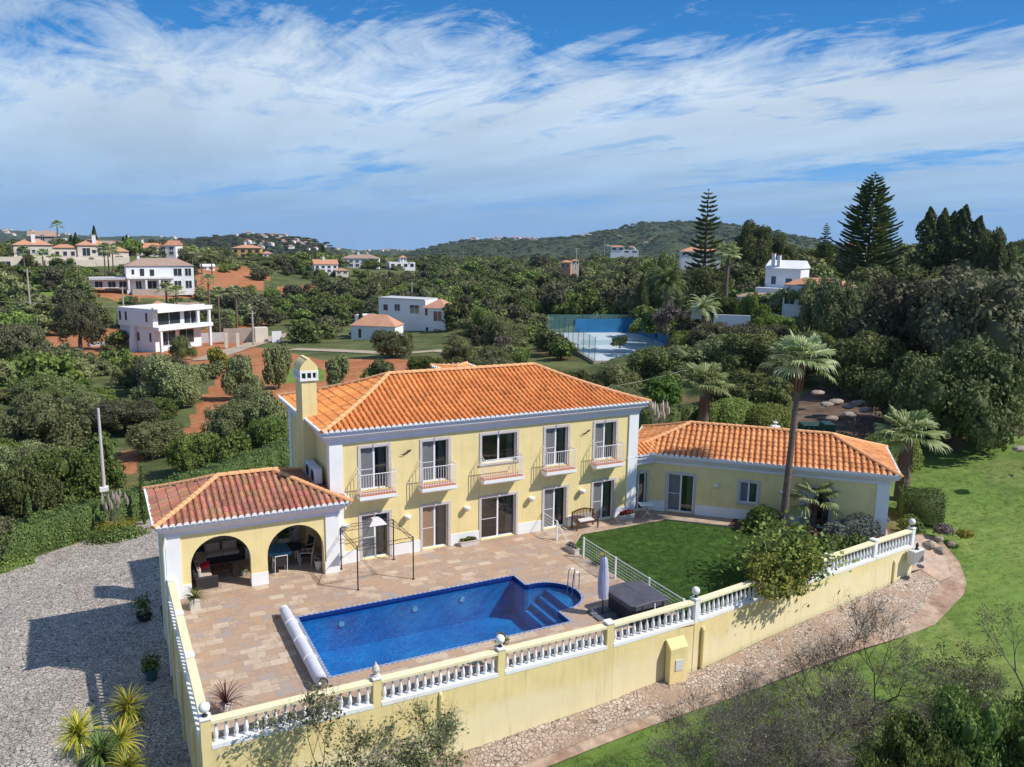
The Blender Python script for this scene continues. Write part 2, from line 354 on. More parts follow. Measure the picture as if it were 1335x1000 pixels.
def lawnmat(name, c1, c2, c3, patchy=0.5):
    m, t = newmat(name); p = pos(t, 'world')
    k = t.mix(t.ramp(t.noise(p, 0.45, 6, 0.7), [(0.36, (0, 0, 0)), (0.64, (1, 1, 1))]), c1, c2)
    k = t.mix(t.ramp(t.noise(t.mapping(p, (1, 0.6, 1), rot=(0, 0, 0.8)), 0.22, 7, 0.75), [(0.48, (0, 0, 0)), (0.66, (patchy,)*3)]), k, c3)
    k = t.mix(1.0, k, t.ramp(t.noise(t.mapping(p, (1, 3.5, 1), rot=(0, 0, .5)), .6, 6, .75), [(0.3, (0.72,)*3), (0.7, (1.25,)*3)]), 'MULTIPLY')
    k = t.mix(1.0, k, t.ramp(t.noise(p, 22, 4, 0.8), [(0.3, (0.55, 0.55, 0.55)), (0.7, (1.35, 1.35, 1.35))]), 'MULTIPLY')
    finish(t, k, 0.9, t.bump(t.noise(p, 30, 4, 0.8), 0.9, 0.05), 0.15); return m
M['turf'] = lawnmat('clipped_turf', (0.060, 0.125, 0.022), (0.085, 0.165, 0.030), (0.12, 0.19, 0.045), 0.45)
M['lawn'] = lawnmat('open_lawn', (0.125, 0.205, 0.042), (0.175, 0.265, 0.056), (0.27, 0.30, 0.095), 0.75)
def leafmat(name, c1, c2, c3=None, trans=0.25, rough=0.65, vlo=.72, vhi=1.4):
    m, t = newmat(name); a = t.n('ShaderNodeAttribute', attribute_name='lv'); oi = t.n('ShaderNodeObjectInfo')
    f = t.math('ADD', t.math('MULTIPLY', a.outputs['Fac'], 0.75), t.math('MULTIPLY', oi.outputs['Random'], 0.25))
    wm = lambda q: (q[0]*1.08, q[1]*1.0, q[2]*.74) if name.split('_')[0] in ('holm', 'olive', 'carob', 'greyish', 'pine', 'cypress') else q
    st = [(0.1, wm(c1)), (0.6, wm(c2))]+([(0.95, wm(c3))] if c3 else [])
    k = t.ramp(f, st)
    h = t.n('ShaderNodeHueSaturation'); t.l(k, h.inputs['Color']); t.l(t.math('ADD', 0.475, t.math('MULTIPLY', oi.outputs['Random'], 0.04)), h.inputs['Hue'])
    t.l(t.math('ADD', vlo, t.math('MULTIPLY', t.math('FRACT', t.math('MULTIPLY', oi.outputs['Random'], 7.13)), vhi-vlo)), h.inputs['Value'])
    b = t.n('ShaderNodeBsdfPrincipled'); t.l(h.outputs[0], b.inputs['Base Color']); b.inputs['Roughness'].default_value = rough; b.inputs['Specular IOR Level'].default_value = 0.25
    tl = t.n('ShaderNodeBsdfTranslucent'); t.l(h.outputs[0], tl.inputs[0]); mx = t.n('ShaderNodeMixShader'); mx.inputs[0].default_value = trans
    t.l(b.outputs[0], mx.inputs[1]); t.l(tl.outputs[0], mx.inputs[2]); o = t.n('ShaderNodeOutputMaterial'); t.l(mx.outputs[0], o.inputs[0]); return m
M['oak'] = leafmat('holm_oak_leaves', (0.065, 0.092, 0.040), (0.13, 0.17, 0.072), (0.24, 0.28, 0.14))
M['olive'] = leafmat('olive_leaves', (0.10, 0.130, 0.068), (0.185, 0.225, 0.125), (0.32, 0.36, 0.23))
M['carob'] = leafmat('carob_leaves', (0.060, 0.10, 0.030), (0.13, 0.195, 0.058), (0.25, 0.32, 0.12))
M['greyoak'] = leafmat('greyish_oak_leaves', (0.062, 0.074, 0.050), (0.115, 0.128, 0.088), (0.205, 0.215, 0.155))
M['bright'] = leafmat('bright_leaves', (0.07, 0.13, 0.02), (0.12, 0.20, 0.035), (0.22, 0.29, 0.06))
M['yellowleaf'] = leafmat('yellow_green_leaves', (0.12, 0.14, 0.02), (0.26, 0.25, 0.04), (0.45, 0.38, 0.06))
M['pine'] = leafmat('pine_needles', (0.060, 0.095, 0.045), (0.115, 0.165, 0.065), (0.20, 0.25, 0.09))
M['cypress'] = leafmat('cypress_leaves', (0.022, 0.040, 0.014), (0.04, 0.065, 0.022), (0.06, 0.09, 0.03))
M['hedge'] = leafmat('hedge_leaves', (0.06, 0.10, 0.025), (0.115, 0.165, 0.045), (0.21, 0.26, 0.08), .25, .65, .85, 1.2)
M['clipped'] = leafmat('clipped_bush_leaves', (0.13, 0.18, 0.035), (0.21, 0.27, 0.06), (0.32, 0.37, 0.10), .3, .6, 1.0, 1.15)
M['loquat'] = leafmat('loquat_leaves', (0.09, 0.125, 0.025), (0.22, 0.23, 0.045), (0.50, 0.40, 0.065), .25, .65, .95, 1.15)
M['lavender'] = leafmat('lavender_leaves', (0.10, 0.12, 0.10), (0.17, 0.195, 0.165), (0.28, 0.30, 0.27), .25, .65, .95, 1.2)
M['fan'] = leafmat('palm_fronds', (0.12, 0.17, 0.05), (0.34, 0.41, 0.18), (0.68, 0.70, 0.48), 0.35, 0.5, 1.0, 1.25)
M['yucca'] = leafmat('yucca_blades', (0.12, 0.17, 0.02), (0.38, 0.38, 0.05), (0.68, 0.56, 0.06), 0.3, 0.5)
M['agreen'] = leafmat('yucca_green', (0.05, 0.10, 0.03), (0.12, 0.20, 0.05), (0.25, 0.30, 0.07), 0.3, 0.5)
M['burgundy'] = leafmat('cordyline_blades', (0.05, 0.02, 0.02), (0.10, 0.04, 0.035), (0.16, 0.07, 0.05), 0.3, 0.5)
M['flower'] = leafmat('red_flowers', (0.20, 0.01, 0.03), (0.45, 0.02, 0.06), (0.55, 0.08, 0.12))
M['plume'] = leafmat('pampas_plumes', (0.50, 0.44, 0.36), (0.62, 0.56, 0.47), (0.7, 0.65, 0.56))
M['dry'] = leafmat('dry_brown_twigs', (0.13, 0.105, 0.09), (0.20, 0.165, 0.145), (0.26, 0.22, 0.20))
# ------------------------------------------------------------------ roofs
def hip_roof(parent, M0, L, W, z0, z1, sp, mname, name='roof', curve=0.3, ends=(1, 1), label=None):
    """rectangular hipped roof with clay-tile ribs; local u along length, v across; M0 local->parent"""
    R = random.Random(int(L*100))
    H = z1-z0; hm = W/2
    def prof(d):
        t = min(max(d/hm, 0), 1); return z0+H*((1-curve)*t+curve*t*t)
    sides = [((0, 0), (1, 0), (0, 1), L), ((L, W), (-1, 0), (0, -1), L), ((0, W), (0, -1), (1, 0), W), ((L, 0), (0, 1), (-1, 0), W)]
    base = MB(); ribs = MB(); ends_ = MB()
    for o, a, b, ln in sides:
        P = lambda s, d, dz=0.0: (o[0]+a[0]*s+b[0]*d, o[1]+a[1]*s+b[1]*d, prof(d)+dz)
        n = 10
        for i in range(n):
            d0, d1 = hm*i/n, hm*(i+1)/n
            base.tint = (0.62, 0.55, 0.5)
            s0, s1 = d0, ln-d0; t0, t1 = d1, ln-d1
            if t1 < t0: t0 = t1 = ln/2
            base.quad(P(s0, d0), P(s1, d0), P(t1, d1), P(t0, d1))
        k = int(ln/sp); st = (ln-k*sp)/2+sp/2
        for j in range(k):
            s = st+j*sp; dm = min(s, ln-s, hm)
            if dm < 0.12: continue
            nc = max(1, int(math.ceil(dm/0.42))); d = 0.0
            for c in range(nc):
                e = min(d+0.42, dm)
                v = R.uniform(0.82, 1.12); w = R.uniform(-0.05, 0.05)
                if R.random() < 0.07: v *= 0.8
                ribs.tint = (v, v*(1+w), v*(1+w*1.5)) if 'old' not in mname else (v*R.uniform(.85, 1.2), v*R.uniform(.9, 1.25), v*R.uniform(.85, 1.25))
                r0, r1 = sp*0.37, sp*0.31
                jx, jz = R.uniform(-.008, .008), R.uniform(-.006, .010)
                vs = []
                for dd, r, lift in ((d-(0.03 if c else 0), r0, 0.028), (e, r1, 0.0)):
                    for q in range(6):
                        th = PI*q/5; x, y, z = P(s-math.cos(th)*r, dd); vs.append((x+jx, y+jx*.5, prof(dd)+math.sin(th)*r*0.95+lift-0.01+jz))
                ribs.add(vs, [(q, q+1, 7+q, 6+q) for q in range(5)]+[(5, 4, 3, 2, 1, 0)])
                d = e
            # white mortared tile end
            vs = []
            for dd in (-0.045, 0.05):
                for q in range(7):
                    th = PI*q/6; x, y, z = P(s-math.cos(th)*sp*0.42, dd); vs.append((x, y, z0+math.sin(th)*sp*0.40+0.01))
            ends_.add(vs, [(q, q+1, 8+q, 7+q) for q in range(6)]+[(6, 5, 4, 3, 2, 1, 0)])
        # eave fillet under the tile ends
        x0, y0, _ = P(0, 0.0); x1, y1, _ = P(ln, 0.0); x2, y2, _ = P(ln-0.06, 0.06); x3, y3, _ = P(0.06, 0.06)
        zb, zt = z0-0.05, z0+0.012
        ends_.add([(x0, y0, zb), (x1, y1, zb), (x1, y1, zt), (x0, y0, zt)], [(0, 1, 2, 3)])
    caps = MB()
    def cap(p, q):
        p, q = Vector(p), Vector(q); n = max(2, int((q-p).length/0.42)); ax = (q-p).normalized(); sd = ax.cross(Vector((0, 0, 1))).normalized(); un = sd.cross(ax)
        for i in range(n):
            a0 = p.lerp(q, i/n)-ax*0.03; a1 = p.lerp(q, (i+1)/n); v = R.uniform(0.85, 1.1); caps.tint = (v, v, v)
            vs = []
            for c_, r in ((a0, 0.135), (a1, 0.11)):
                for k2 in range(6):
                    th = PI*k2/5; vs.append(c_+sd*(-math.cos(th)*r)+un*(math.sin(th)*r+0.05))
            caps.add(vs, [(k2, k2+1, 7+k2, 6+k2) for k2 in range(5)]+[(5, 4, 3, 2, 1, 0)])
    n = 8
    for cx, cy, sx, sy in ((0, 0, 1, 1), (L, 0, -1, 1), (L, W, -1, -1), (0, W, 1, -1)):
        for i in range(n):
            d0, d1 = hm*i/n, hm*(i+1)/n; cap((cx+sx*d0, cy+sy*d0, prof(d0)), (cx+sx*d1, cy+sy*d1, prof(d1)))
    cap((hm, hm, z1), (L-hm, hm, z1))
    for mb in (base, ribs, ends_, caps): mb.xf(M0)
    b = base; b.v += []
    off = len(base.v); base.v += ribs.v; base.f += [tuple(i+off for i in f) for f in ribs.f]; base.m += ribs.m; base.c += ribs.c
    ro = base.build(name, M[mname], parent)
    if label: ro['label'] = label
    caps.build('ridge_tiles', [M['ridge']], ro); ends_.build('eave_edge', M['white'], ro)
    return ro
def ring_moulding(parent, M0, x0, x1, y0, y1, prof, mname, name='cornice'):
    mb = MB(); n = len(prof); vs = []
    for off, z in prof:
        vs += [(x0-off, y0-off, z), (x1+off, y0-off, z), (x1+off, y1+off, z), (x0-off, y1+off, z)]
    fs = []
    for i in range(n-1):
        for k in range(4): fs.append((i*4+k, i*4+(k+1) % 4, (i+1)*4+(k+1) % 4, (i+1)*4+k))
    mb.add(vs, fs); mb.xf(M0); return mb.build(name, M[mname], parent)
def holed_wall(mb, O, U, N, w, z0, z1, holes, depth=0.22):
    """wall face at O along U (unit), outward normal N, with rectangular holes (a,b,c,d) and reveals"""
    O, U, N = Vector(O), Vector(U), Vector(N)
    xs = sorted({0, w}|{h[0] for h in holes}|{h[1] for h in holes}); zs = sorted({z0, z1}|{h[2] for h in holes}|{h[3] for h in holes})
    P = lambda x, z, d=0.0: O+U*x-N*d+Vector((0, 0, z))
    for i in range(len(xs)-1):
        for j in range(len(zs)-1):
            cx, cz = (xs[i]+xs[i+1])/2, (zs[j]+zs[j+1])/2
            if any(h[0] < cx < h[1] and h[2] < cz < h[3] for h in holes): continue
            mb.quad(P(xs[i], zs[j]), P(xs[i+1], zs[j]), P(xs[i+1], zs[j+1]), P(xs[i], zs[j+1]))
    for a, b, c, d in holes:
        mb.quad(P(a, c), P(a, c, depth), P(a, d, depth), P(a, d)); mb.quad(P(b, c, depth), P(b, c), P(b, d), P(b, d, depth))
        mb.quad(P(a, d, depth), P(b, d, depth), P(b, d), P(a, d)); mb.quad(P(a, c), P(b, c), P(b, c, depth), P(a, c, depth))
def basis(O, U):
    """matrix local(x along U, y inward, z up) -> world"""
    U = Vector(U).normalized(); V = Vector((-U.y, U.x, 0))
    return Matrix(((U.x, V.x, 0, O[0]), (U.y, V.y, 0, O[1]), (0, 0, 1, O[2]), (0, 0, 0, 1)))
def opening(parent, MW, a, b, c, d, kind='door', depth=0.2, surround=0.13, left='screen', lintel=True, label=None, room=1.6):
    """sliding window/door in wall-local coordinates (x along wall, y inward, z up)"""
    root = MB()
    s = surround
    # surround
    root.box(a-s, a, -0.035, 0.02, c, d+s); root.box(b, b+s, -0.035, 0.02, c, d+s); root.box(a, b, -0.035, 0.02, d, d+s)
    m_ = (a+b)/2; root.box(m_-0.07, m_+0.07, -0.07, -0.036, d, d+s+0.03)
    if kind == 'window': root.box(a-s-0.03, b+s+0.03, -0.07, 0.03, c-0.09, c-0.002)
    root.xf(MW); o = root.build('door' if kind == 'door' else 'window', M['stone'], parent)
    if label: o['label'] = label
    f = MB(); t = 0.055; y0, y1 = depth-0.06, depth-0.005
    f.box(a+.002, b-.002, y0-.02, y1, d-0.07, d-.002); f.box(a+.002, b-.002, y0-.04, y1, c+.002, c+0.06)
    f.box(a+.002, a+t, y0-.02, y1, c+0.06, d-0.07); f.box(b-t, b-.002, y0-.02, y1, c+0.06, d-0.07); f.box(m_-0.045, m_+0.045, y0-0.01, y1, c+0.06, d-0.07)
    if kind == 'door': f.box(a+t, m_-0.045, y0+0.01, y0+0.03, (c+d)/2-0.08, (c+d)/2-0.05)
    f.xf(MW); f.build('frame', M['frame'], o)
    # glass pane on the right, then the panel on the left
    p = MB(); yg = y0+0.03
    p.quad((m_+0.045, yg, c+.06), (b-t, yg, c+.06), (b-t, yg, d-.07), (m_+0.045, yg, d-.07)); p.xf(MW); p.build('pane', M['glass'], o)
    p = MB(); yg = y0+0.012
    p.quad((a+t, yg, c+.06), (m_-0.045, yg, c+.06), (m_-.045, yg, d-.07), (a+t, yg, d-.07)); p.xf(MW); p.build('screen' if left == 'screen' else 'blind' if left == 'blind' else 'pane', M[left], o)
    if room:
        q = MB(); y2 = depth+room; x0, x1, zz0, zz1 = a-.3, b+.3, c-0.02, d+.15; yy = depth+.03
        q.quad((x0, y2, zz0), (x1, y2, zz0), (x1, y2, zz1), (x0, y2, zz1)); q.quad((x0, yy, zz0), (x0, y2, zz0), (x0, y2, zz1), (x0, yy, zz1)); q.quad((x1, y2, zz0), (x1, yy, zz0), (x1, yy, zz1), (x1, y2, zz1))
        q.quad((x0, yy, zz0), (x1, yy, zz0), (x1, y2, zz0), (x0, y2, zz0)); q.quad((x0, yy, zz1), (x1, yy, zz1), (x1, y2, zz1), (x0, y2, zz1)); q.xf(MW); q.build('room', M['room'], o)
        q = MB(); n = 14; xs = np.linspace(b-t-0.34, b-t-.02, n); pts = [(x, yy+0.12+0.035*math.sin(i*1.9)) for i, x in enumerate(xs)]
        for i in range(n-1): q.quad((pts[i][0], pts[i][1], zz0+.03), (pts[i+1][0], pts[i+1][1], zz0+.03), (pts[i+1][0], pts[i+1][1], d), (pts[i][0], pts[i][1], d))
        q.xf(MW); q.build('curtain', M['curtain'], o)
    return o
# ================================================================== VILLA
villa = empty('villa', (0, 0, 0), 0, 'yellow two storey villa with orange tiled hipped roof, low wing and arched porch', 'villa')
I4 = Matrix.Identity(4)
MWf = basis((0, 0, 0), (1, 0, 0))
W, D = 16.9, 8.39
bays = [(2.07, .67), (5.10, .67), (8.54, .97), (11.85, .66), (14.86, .66)]
holes = []
for i, (c, h) in enumerate(bays):
    holes.append((c-h, c+h, 0.03, 2.2)); holes.append((c-h, c+h, 3.42 if i != 2 else 4.0, 5.46))
wl = MB(); holed_wall(wl, (0, 0, 0), (1, 0, 0), (0, -1, 0), W, 0.0, 6.3, holes)
wl.quad((0, D, -5), (0, 0, -5), (0, 0, 6.3), (0, D, 6.3)); wl.quad((W, 0, -2), (W, D, -2), (W, D, 6.3), (W, 0, 6.3)); wl.quad((W, D, -5), (0, D, -5), (0, D, 6.3), (W, D, 6.3))
wl.build('main_wall', M['yellow'], villa)
for i, (c, h) in enumerate(bays):
    opening(villa, MWf, c-h, c+h, 0.03, 2.2, 'door', left='blind' if i == 1 else 'glass' if i == 2 else 'screen')
    if i == 2: opening(villa, MWf, c-h, c+h, 4.0, 5.46, 'window', left='glass')
    else: opening(villa, MWf, c-h, c+h, 3.42, 5.46, 'door', left='screen')
# plinth pieces between the doors
xs = [0.0]
for c, h in bays: xs += [c-h-.13, c+h+.13]
xs.append(W)
for i in range(0, len(xs), 2): pl = MB(); pl.box(xs[i]+.001, xs[i+1]-.001, -0.03, 0.01, 0, 0.58); pl.build('plinth', M['white'], villa)
for x0 in (0.0, W-.55):
    p = MB(); p.box(x0-(.06 if x0 == 0 else 0), x0+.55+(.06 if x0 else 0), -.075, .35, 0.0, 5.8); p.build('pilaster', M['white'], villa)
p = MB(); p.box(-.06, .4, D-.5, D+.06, -5, 5.8); p.build('pilaster', M['white'], villa)
prof = [(0.005, 5.78), (.10, 5.78), (.10, 5.90), (.16, 5.97), (.16, 6.03), (.30, 6.16), (.38, 6.20), (.38, 6.30), (.42, 6.30), (.42, 6.39), (0.0, 6.39)]
ring_moulding(villa, I4, 0, W, 0, D, prof, 'lav')
hip_roof(villa, Matrix.Translation((-.47, -.47, 0)), W+.94, D+.94, 6.42, 8.06, .265, 'tile', 'roof')
RX = 9.0
for _ in range(30):
    RX += (596-pix((RX, 6.8, 8.3))[0])/30.0
lo_, hi_ = 7.0, 10.0
for _ in range(30):
    RZ = (lo_+hi_)/2
    if pix((RX, 6.8, RZ))[1] > 478.6: lo_ = RZ
    else: hi_ = RZ
# rear hipped projection peeping over the ridge
hip_roof(villa, Matrix.Translation((RX+1.1, 5.6, 0)) @ Matrix.Rotation(PI/2, 4, 'Z'), 2.4, 2.2, 7.7, RZ-.05, .30, 'tile', 'roof', curve=0.0)
# first floor string line on the right corner
p = MB(); p.box(W-.6, W+.08, -.085, .0, 3.3, 3.36); p.build('moulding', M['white'], villa)
# chimney
ch = MB(); ch.box(-.60, .10, 2.6, 3.9, -5, 8.33); cho = ch.build('chimney', M['yellow'], villa)
p = MB(); x0, x1, y0, y1 = -.68, .18, 2.52, 3.98
p.box(x0, x1, y0, y1, 8.30, 8.42); p.box(x0, x1, y0, y1, 8.68, 8.78)
for i in range(4): xx = x0+(x1-x0-.08)*i/3; p.box(xx+.001, xx+.079, y0+.001, y0+.08, 8.42, 8.68); p.box(xx+.001, xx+.079, y1-.08, y1-.001, 8.42, 8.68)
for i in range(1, 5): yy = y0+(y1-y0-.08)*i/5; p.box(x0+.001, x0+.08, yy, yy+.08, 8.42, 8.68); p.box(x1-.08, x1-.001, yy, yy+.08, 8.42, 8.68)
p.build('louvre', M['white'], cho)
p = MB(); p.box(x0+.1, x1-.1, y0+.1, y1-.1, 8.42, 8.68); p.build('flue', M['black'], cho)
p = MB(); vs = []; n = 8; xm = (x0+x1)/2; hw = (x1-x0)/2-.02
prf = [(-hw*(1-(i/n)**2.1)-.02, 8.78+.56*(i/n)) for i in range(n)]
prf = prf+[(-.07, 9.34), (.07, 9.34)]+[(-a, b) for a, b in prf[::-1]]
k = len(prf)
for yy in (y0+.02, y1-.02): vs += [(xm+a, yy, b) for a, b in prf]
p.add(vs, [(i, i+1, k+i+1, k+i) for i in range(k-1)]+[tuple(range(k-1, -1, -1)), tuple(range(k, 2*k))]); p.build('cap', M['yellow'], cho)
# balconies
def balcony(c, h):
    x0, x1 = c-h, c+h; mb = MB(); z = 3.30
    vs = [(x0, 0, z-.16), (x0, -.62, z-.16), (x1, -.62, z-.16), (x1, 0, z-.16), (x0, 0, z), (x0, -.62, z), (x1, -.62, z), (x1, 0, z), (x0+.2, 0, z-.42), (x0+.22, -.28, z-.34), (x1-.22, -.28, z-.34), (x1-.2, 0, z-.42)]
    mb.add(vs, [(4, 5, 6, 7), (0, 1, 5, 4), (1, 2, 6, 5), (2, 3, 7, 6), (8, 9, 1, 0), (9, 10, 2, 1), (10, 11, 3, 2), (8, 11, 10, 9)])
    o = mb.build('balcony', M['white'], villa)
    t = MB(); t.box(x0+.03, x1-.03, -.59, -.01, z+.001, z+.035); t.build('floor_tiles', M['terra'], o)
    r = MB(); zt = z+1.02; yb = -.56; a, b = x0+.05, x1-.05
    for zz in (z+.14, zt): r.tube([(a, -.01, zz), (a, yb, zz), (b, yb, zz), (b, -.01, zz)], .018 if zz > z+.5 else .012, 6)
    n = int((b-a)/.125)
    for i in range(n+1): xx = a+(b-a)*i/n; r.tube([(xx, yb, z+.03), (xx, yb, zt)], .011 if 0 < i < n else .017, 4, False)
    for xx in (a, b):
        for yy in (-.14, -.28, -.42): r.tube([(xx, yy, z+.03), (xx, yy, zt)], .011, 4, False)
        r.tube([(xx, yb, zt), (xx+.0, -.02, zt+.26)], .012, 5)
    r.build('railing', M['wiron'], o)
for i, (c, h) in enumerate(bays): balcony(c, 1.12 if i == 2 else .90)
# ------------------------------------------------------------------ arched porch
gx0, gx1, gy, gyb = -7.08, .06, -.77, 4.04
arches = [(-6.20, -3.76), (-3.06, -.60)]; zc = 2.50
def arch_pts(a, b, n=18):
    r = (b-a)/2; zs = zc-r; return [(a, 0)]+[(a+r-r*math.cos(PI*i/n), zs+r*math.sin(PI*i/n)) for i in range(n+1)]+[(b, 0)]
outer = [(gx0, 0)]
for a, b in arches: outer += arch_pts(a, b)
outer += [(gx1, 0), (gx1, 3.3), (gx0, 3.3)]
tri = tessellate_polygon([[Vector((x, z, 0)) for x, z in outer]])
p = MB(); no = len(outer); th = .32
vs = [(x, gy, z) for x, z in outer]+[(x, gy+th, z) for x, z in outer]
fs = []
for t_ in tri:
    a, b, c = t_; e1 = Vector((outer[b][0]-outer[a][0], outer[b][1]-outer[a][1])); e2 = Vector((outer[c][0]-outer[a][0], outer[c][1]-outer[a][1]))
    if e1.x*e2.y-e1.y*e2.x < 0: a, c = c, a
    fs += [(a, b, c), (no+c, no+b, no+a)]
for i in range(no): j = (i+1) % no; fs.append((j, i, no+i, no+j))
p.add(vs, fs)
p.quad((gx0, gyb, -5), (gx0, gy, -5), (gx0, gy, 3.3), (gx0, gyb, 3.3)); p.quad((0, gyb, -5), (gx0, gyb, -5), (gx0, gyb, 3.3), (0, gyb, 3.3))
p.quad((gx1, gy, 0), (gx1, -.08, 0), (gx1, -.08, 3.3), (gx1, gy, 3.3))
p.build('porch_wall', M['yellow'], villa)
# inside faces of the porch
q = MB(); a, b, c, d = gx0+.02, -.01, gy+th, gyb-.05
holed_wall(q, (a, d, 0), (1, 0, 0), (0, -1, 0), b-a, 0, 2.95, [(2.35, 3.35, .9, 2.3), (5.2, 6.6, .9, 2.3)], .04)
q.quad((a+.1, c, 0), (a+.1, d, 0), (a+.1, d, 2.95), (a+.1, c, 2.95)); q.quad((b, d, 0.002), (b, c, 0.002), (b, c, 2.95), (b, d, 2.95)); q.quad((a, c, 2.95), (b, c, 2.95), (b, d, 2.95), (a, d, 2.95))
q.build('porch_lining', M['white'], villa)
q = MB(); q.quad((a+2.3, d+.03, .9), (a+3.4, d+.03, .9), (a+3.4, d+.03, 2.35), (a+2.3, d+.03, 2.35)); q.build('window', M['dglass'], villa)
q = MB(); q.quad((a+5.2, d+.03, .9), (a+6.6, d+.03, .9), (a+6.6, d+.03, 2.35), (a+5.2, d+.03, 2.35)); q.build('window', M['dglass'], villa)
def boxpart(nm, m, *bx, par=villa):
    o = MB(); [o.box(*b_) for b_ in bx]; return o.build(nm, M[m], par)
boxpart('pilaster', 'white', (gx0-.05, gx0+.53, gy-.06, gy+.2, 0, 2.8), (gx0-.04, gx0+.88, gy-.05, gy-.001, 0, .58))
boxpart('pilaster', 'white', (gx1-.56, gx1+.04, gy-.06, -.09, 0, 2.8), (gx1-.62, gx1+.045, gy-.065, -.2, 0, .58))
boxpart('pilaster', 'white', (gx0-.05, gx0+.3, gy+.205, gy+.6, -5, 2.8)); boxpart('pilaster', 'white', (gx0-.05, gx0+.3, gyb-.45, gyb+.06, -5, 2.8))
boxpart('plinth', 'white', (-3.77, -3.05, gy-.03, gy+th+.03, 0, .57))
p = MB(); p.tube([(gx0-.02, gy-.09, 2.9), (gx0-.12, gy-.1, 2.3), (gx0-.12, gy-.1, -3.3)], .045, 8); p.build('downpipe', M['white'], villa)
prof2 = [(0.005, 2.78), (.09, 2.78), (.09, 2.90), (.16, 2.97), (.30, 3.12), (.38, 3.16), (.42, 3.22), (.42, 3.30), (0.0, 3.30)]
ring_moulding(villa, I4, gx0, gx1, gy, gyb, prof2, 'lav')
hip_roof(villa, Matrix.Translation((-7.54, -1.22, 0)), 8.13, 5.71, 3.33, 4.40, .27, 'tileold', 'porch_roof', .15, label='weathered brownish red hipped porch roof')
# ------------------------------------------------------------------ wing
OW = (18.27, .41, 0); MWw = basis(OW, (1, -1, 0)); ux = Vector((.70711, -.70711, 0)); vx = Vector((.70711, .70711, 0))
def wloc(s, d, z=0): return tuple(Vector(OW)+ux*s+vx*d+Vector((0, 0, z)))
S0, S1, DW = -.8, 12.3, 5.6
p = MB(); holed_wall(p, wloc(S0, 0), ux, -vx, S1-S0, 0, 3.25, [(.98-S0, 2.42-S0, .03, 2.22), (4.88-S0, 5.82-S0, .98, 2.16), (8.15-S0, 9.55-S0, .03, 2.22)])
p.quad(wloc(S1, 0, -2), wloc(S1, DW, -2), wloc(S1, DW, 3.25), wloc(S1, 0, 3.25)); p.quad(wloc(S1, DW, -2), wloc(S0, DW, -2), wloc(S0, DW, 3.25), wloc(S1, DW, 3.25)); p.quad(wloc(S0, DW, -2), wloc(S0, 0, -2), wloc(S0, 0, 3.25), wloc(S0, DW, 3.25))
# connector wall
holed_wall(p, (W, .41, 0), (1, 0, 0), (0, -1, 0), 18.27-W, 0, 3.25, [(.18, 1.12, .03, 2.2)])
p.build('wing_wall', M['yellow'], villa)
opening(villa, MWw, .98, 2.42, .03, 2.22, 'door'); opening(villa, MWw, 4.88, 5.82, .98, 2.16, 'window'); opening(villa, MWw, 8.15, 9.55, .03, 2.22, 'door', left='curtain')
opening(villa, basis((W, .41, 0), (1, 0, 0)), .18, 1.12, .03, 2.2, 'door', left='blind', room=.8)
for a, b in ((S0, .85), (2.55, 8.02), (9.68, 11.72)): q = MB(); q.box(a+.001, b-.001, -.03, .01, 0, .58); q.xf(MWw); q.build('plinth', M['white'], villa)
q = MB(); q.box(11.73, S1+.05, -.06, .5, 0, 2.8); q.xf(MWw); q.build('pilaster', M['white'], villa)
p3 = [(0.005, 2.78), (.09, 2.78), (.09, 2.90), (.16, 2.97), (.30, 3.12), (.38, 3.16), (.42, 3.22), (.42, 3.30), (0.0, 3.30)]
ring_moulding(villa, MWw, S0, S1, 0, DW, p3, 'lav')
hip_roof(villa, MWw @ Matrix.Translation((-1.45, -.45, 0)), 14.21, 6.5, 3.33, 4.55, .30, 'tilew', 'wing_roof', .12, label='orange hipped roof of the low wing')
# link roof between main block and wing
q = MB(); x = 16.95; R_ = random.Random(3)
q.tint = (.6, .55, .5); q.quad((W, -.05, 3.33), (19.6, -.05, 3.33), (19.6, 1.15, 3.78), (W, 1.15, 3.78)); q.quad((W, 1.15, 3.78), (19.6, 1.15, 3.78), (19.6, 2.4, 3.3), (W, 2.4, 3.3))
while x < 19.6:
    for c in range(3):
        v = R_.uniform(.85, 1.1); q.tint = (v, v, v); ya, yb = -.05+c*.4, -.05+(c+1)*.4; vs = []
        for yy, r, lf in ((ya, .105, .02), (yb, .09, 0)):
            zz = 3.33+(yy+.05)*.375
            for k in range(6): th_ = PI*k/5; vs.append((x-math.cos(th_)*r, yy, zz+math.sin(th_)*r+lf))
        q.add(vs, [(k, k+1, 7+k, 6+k) for k in range(5)]+[(5, 4, 3, 2, 1, 0)])
    x += .28
lr = q.build('link_roof', M['tilew'], villa)
q = MB(); x = 16.95
while x < 18.2:
    vs = []
    for yy in (-.1, 0.0):
        for k in range(7): th_ = PI*k/6; vs.append((x-math.cos(th_)*.12, yy, 3.33+math.sin(th_)*.12))
    q.add(vs, [(k, k+1, 8+k, 7+k) for k in range(6)]+[(6, 5, 4, 3, 2, 1, 0)]); x += .28
q.box(W+.01, 18.2, -.02, .40, 3.14, 3.325); q.box(W+.01, 18.3, .15, .405, 2.8, 3.14); q.build('eave_edge', M['lav'], lr)
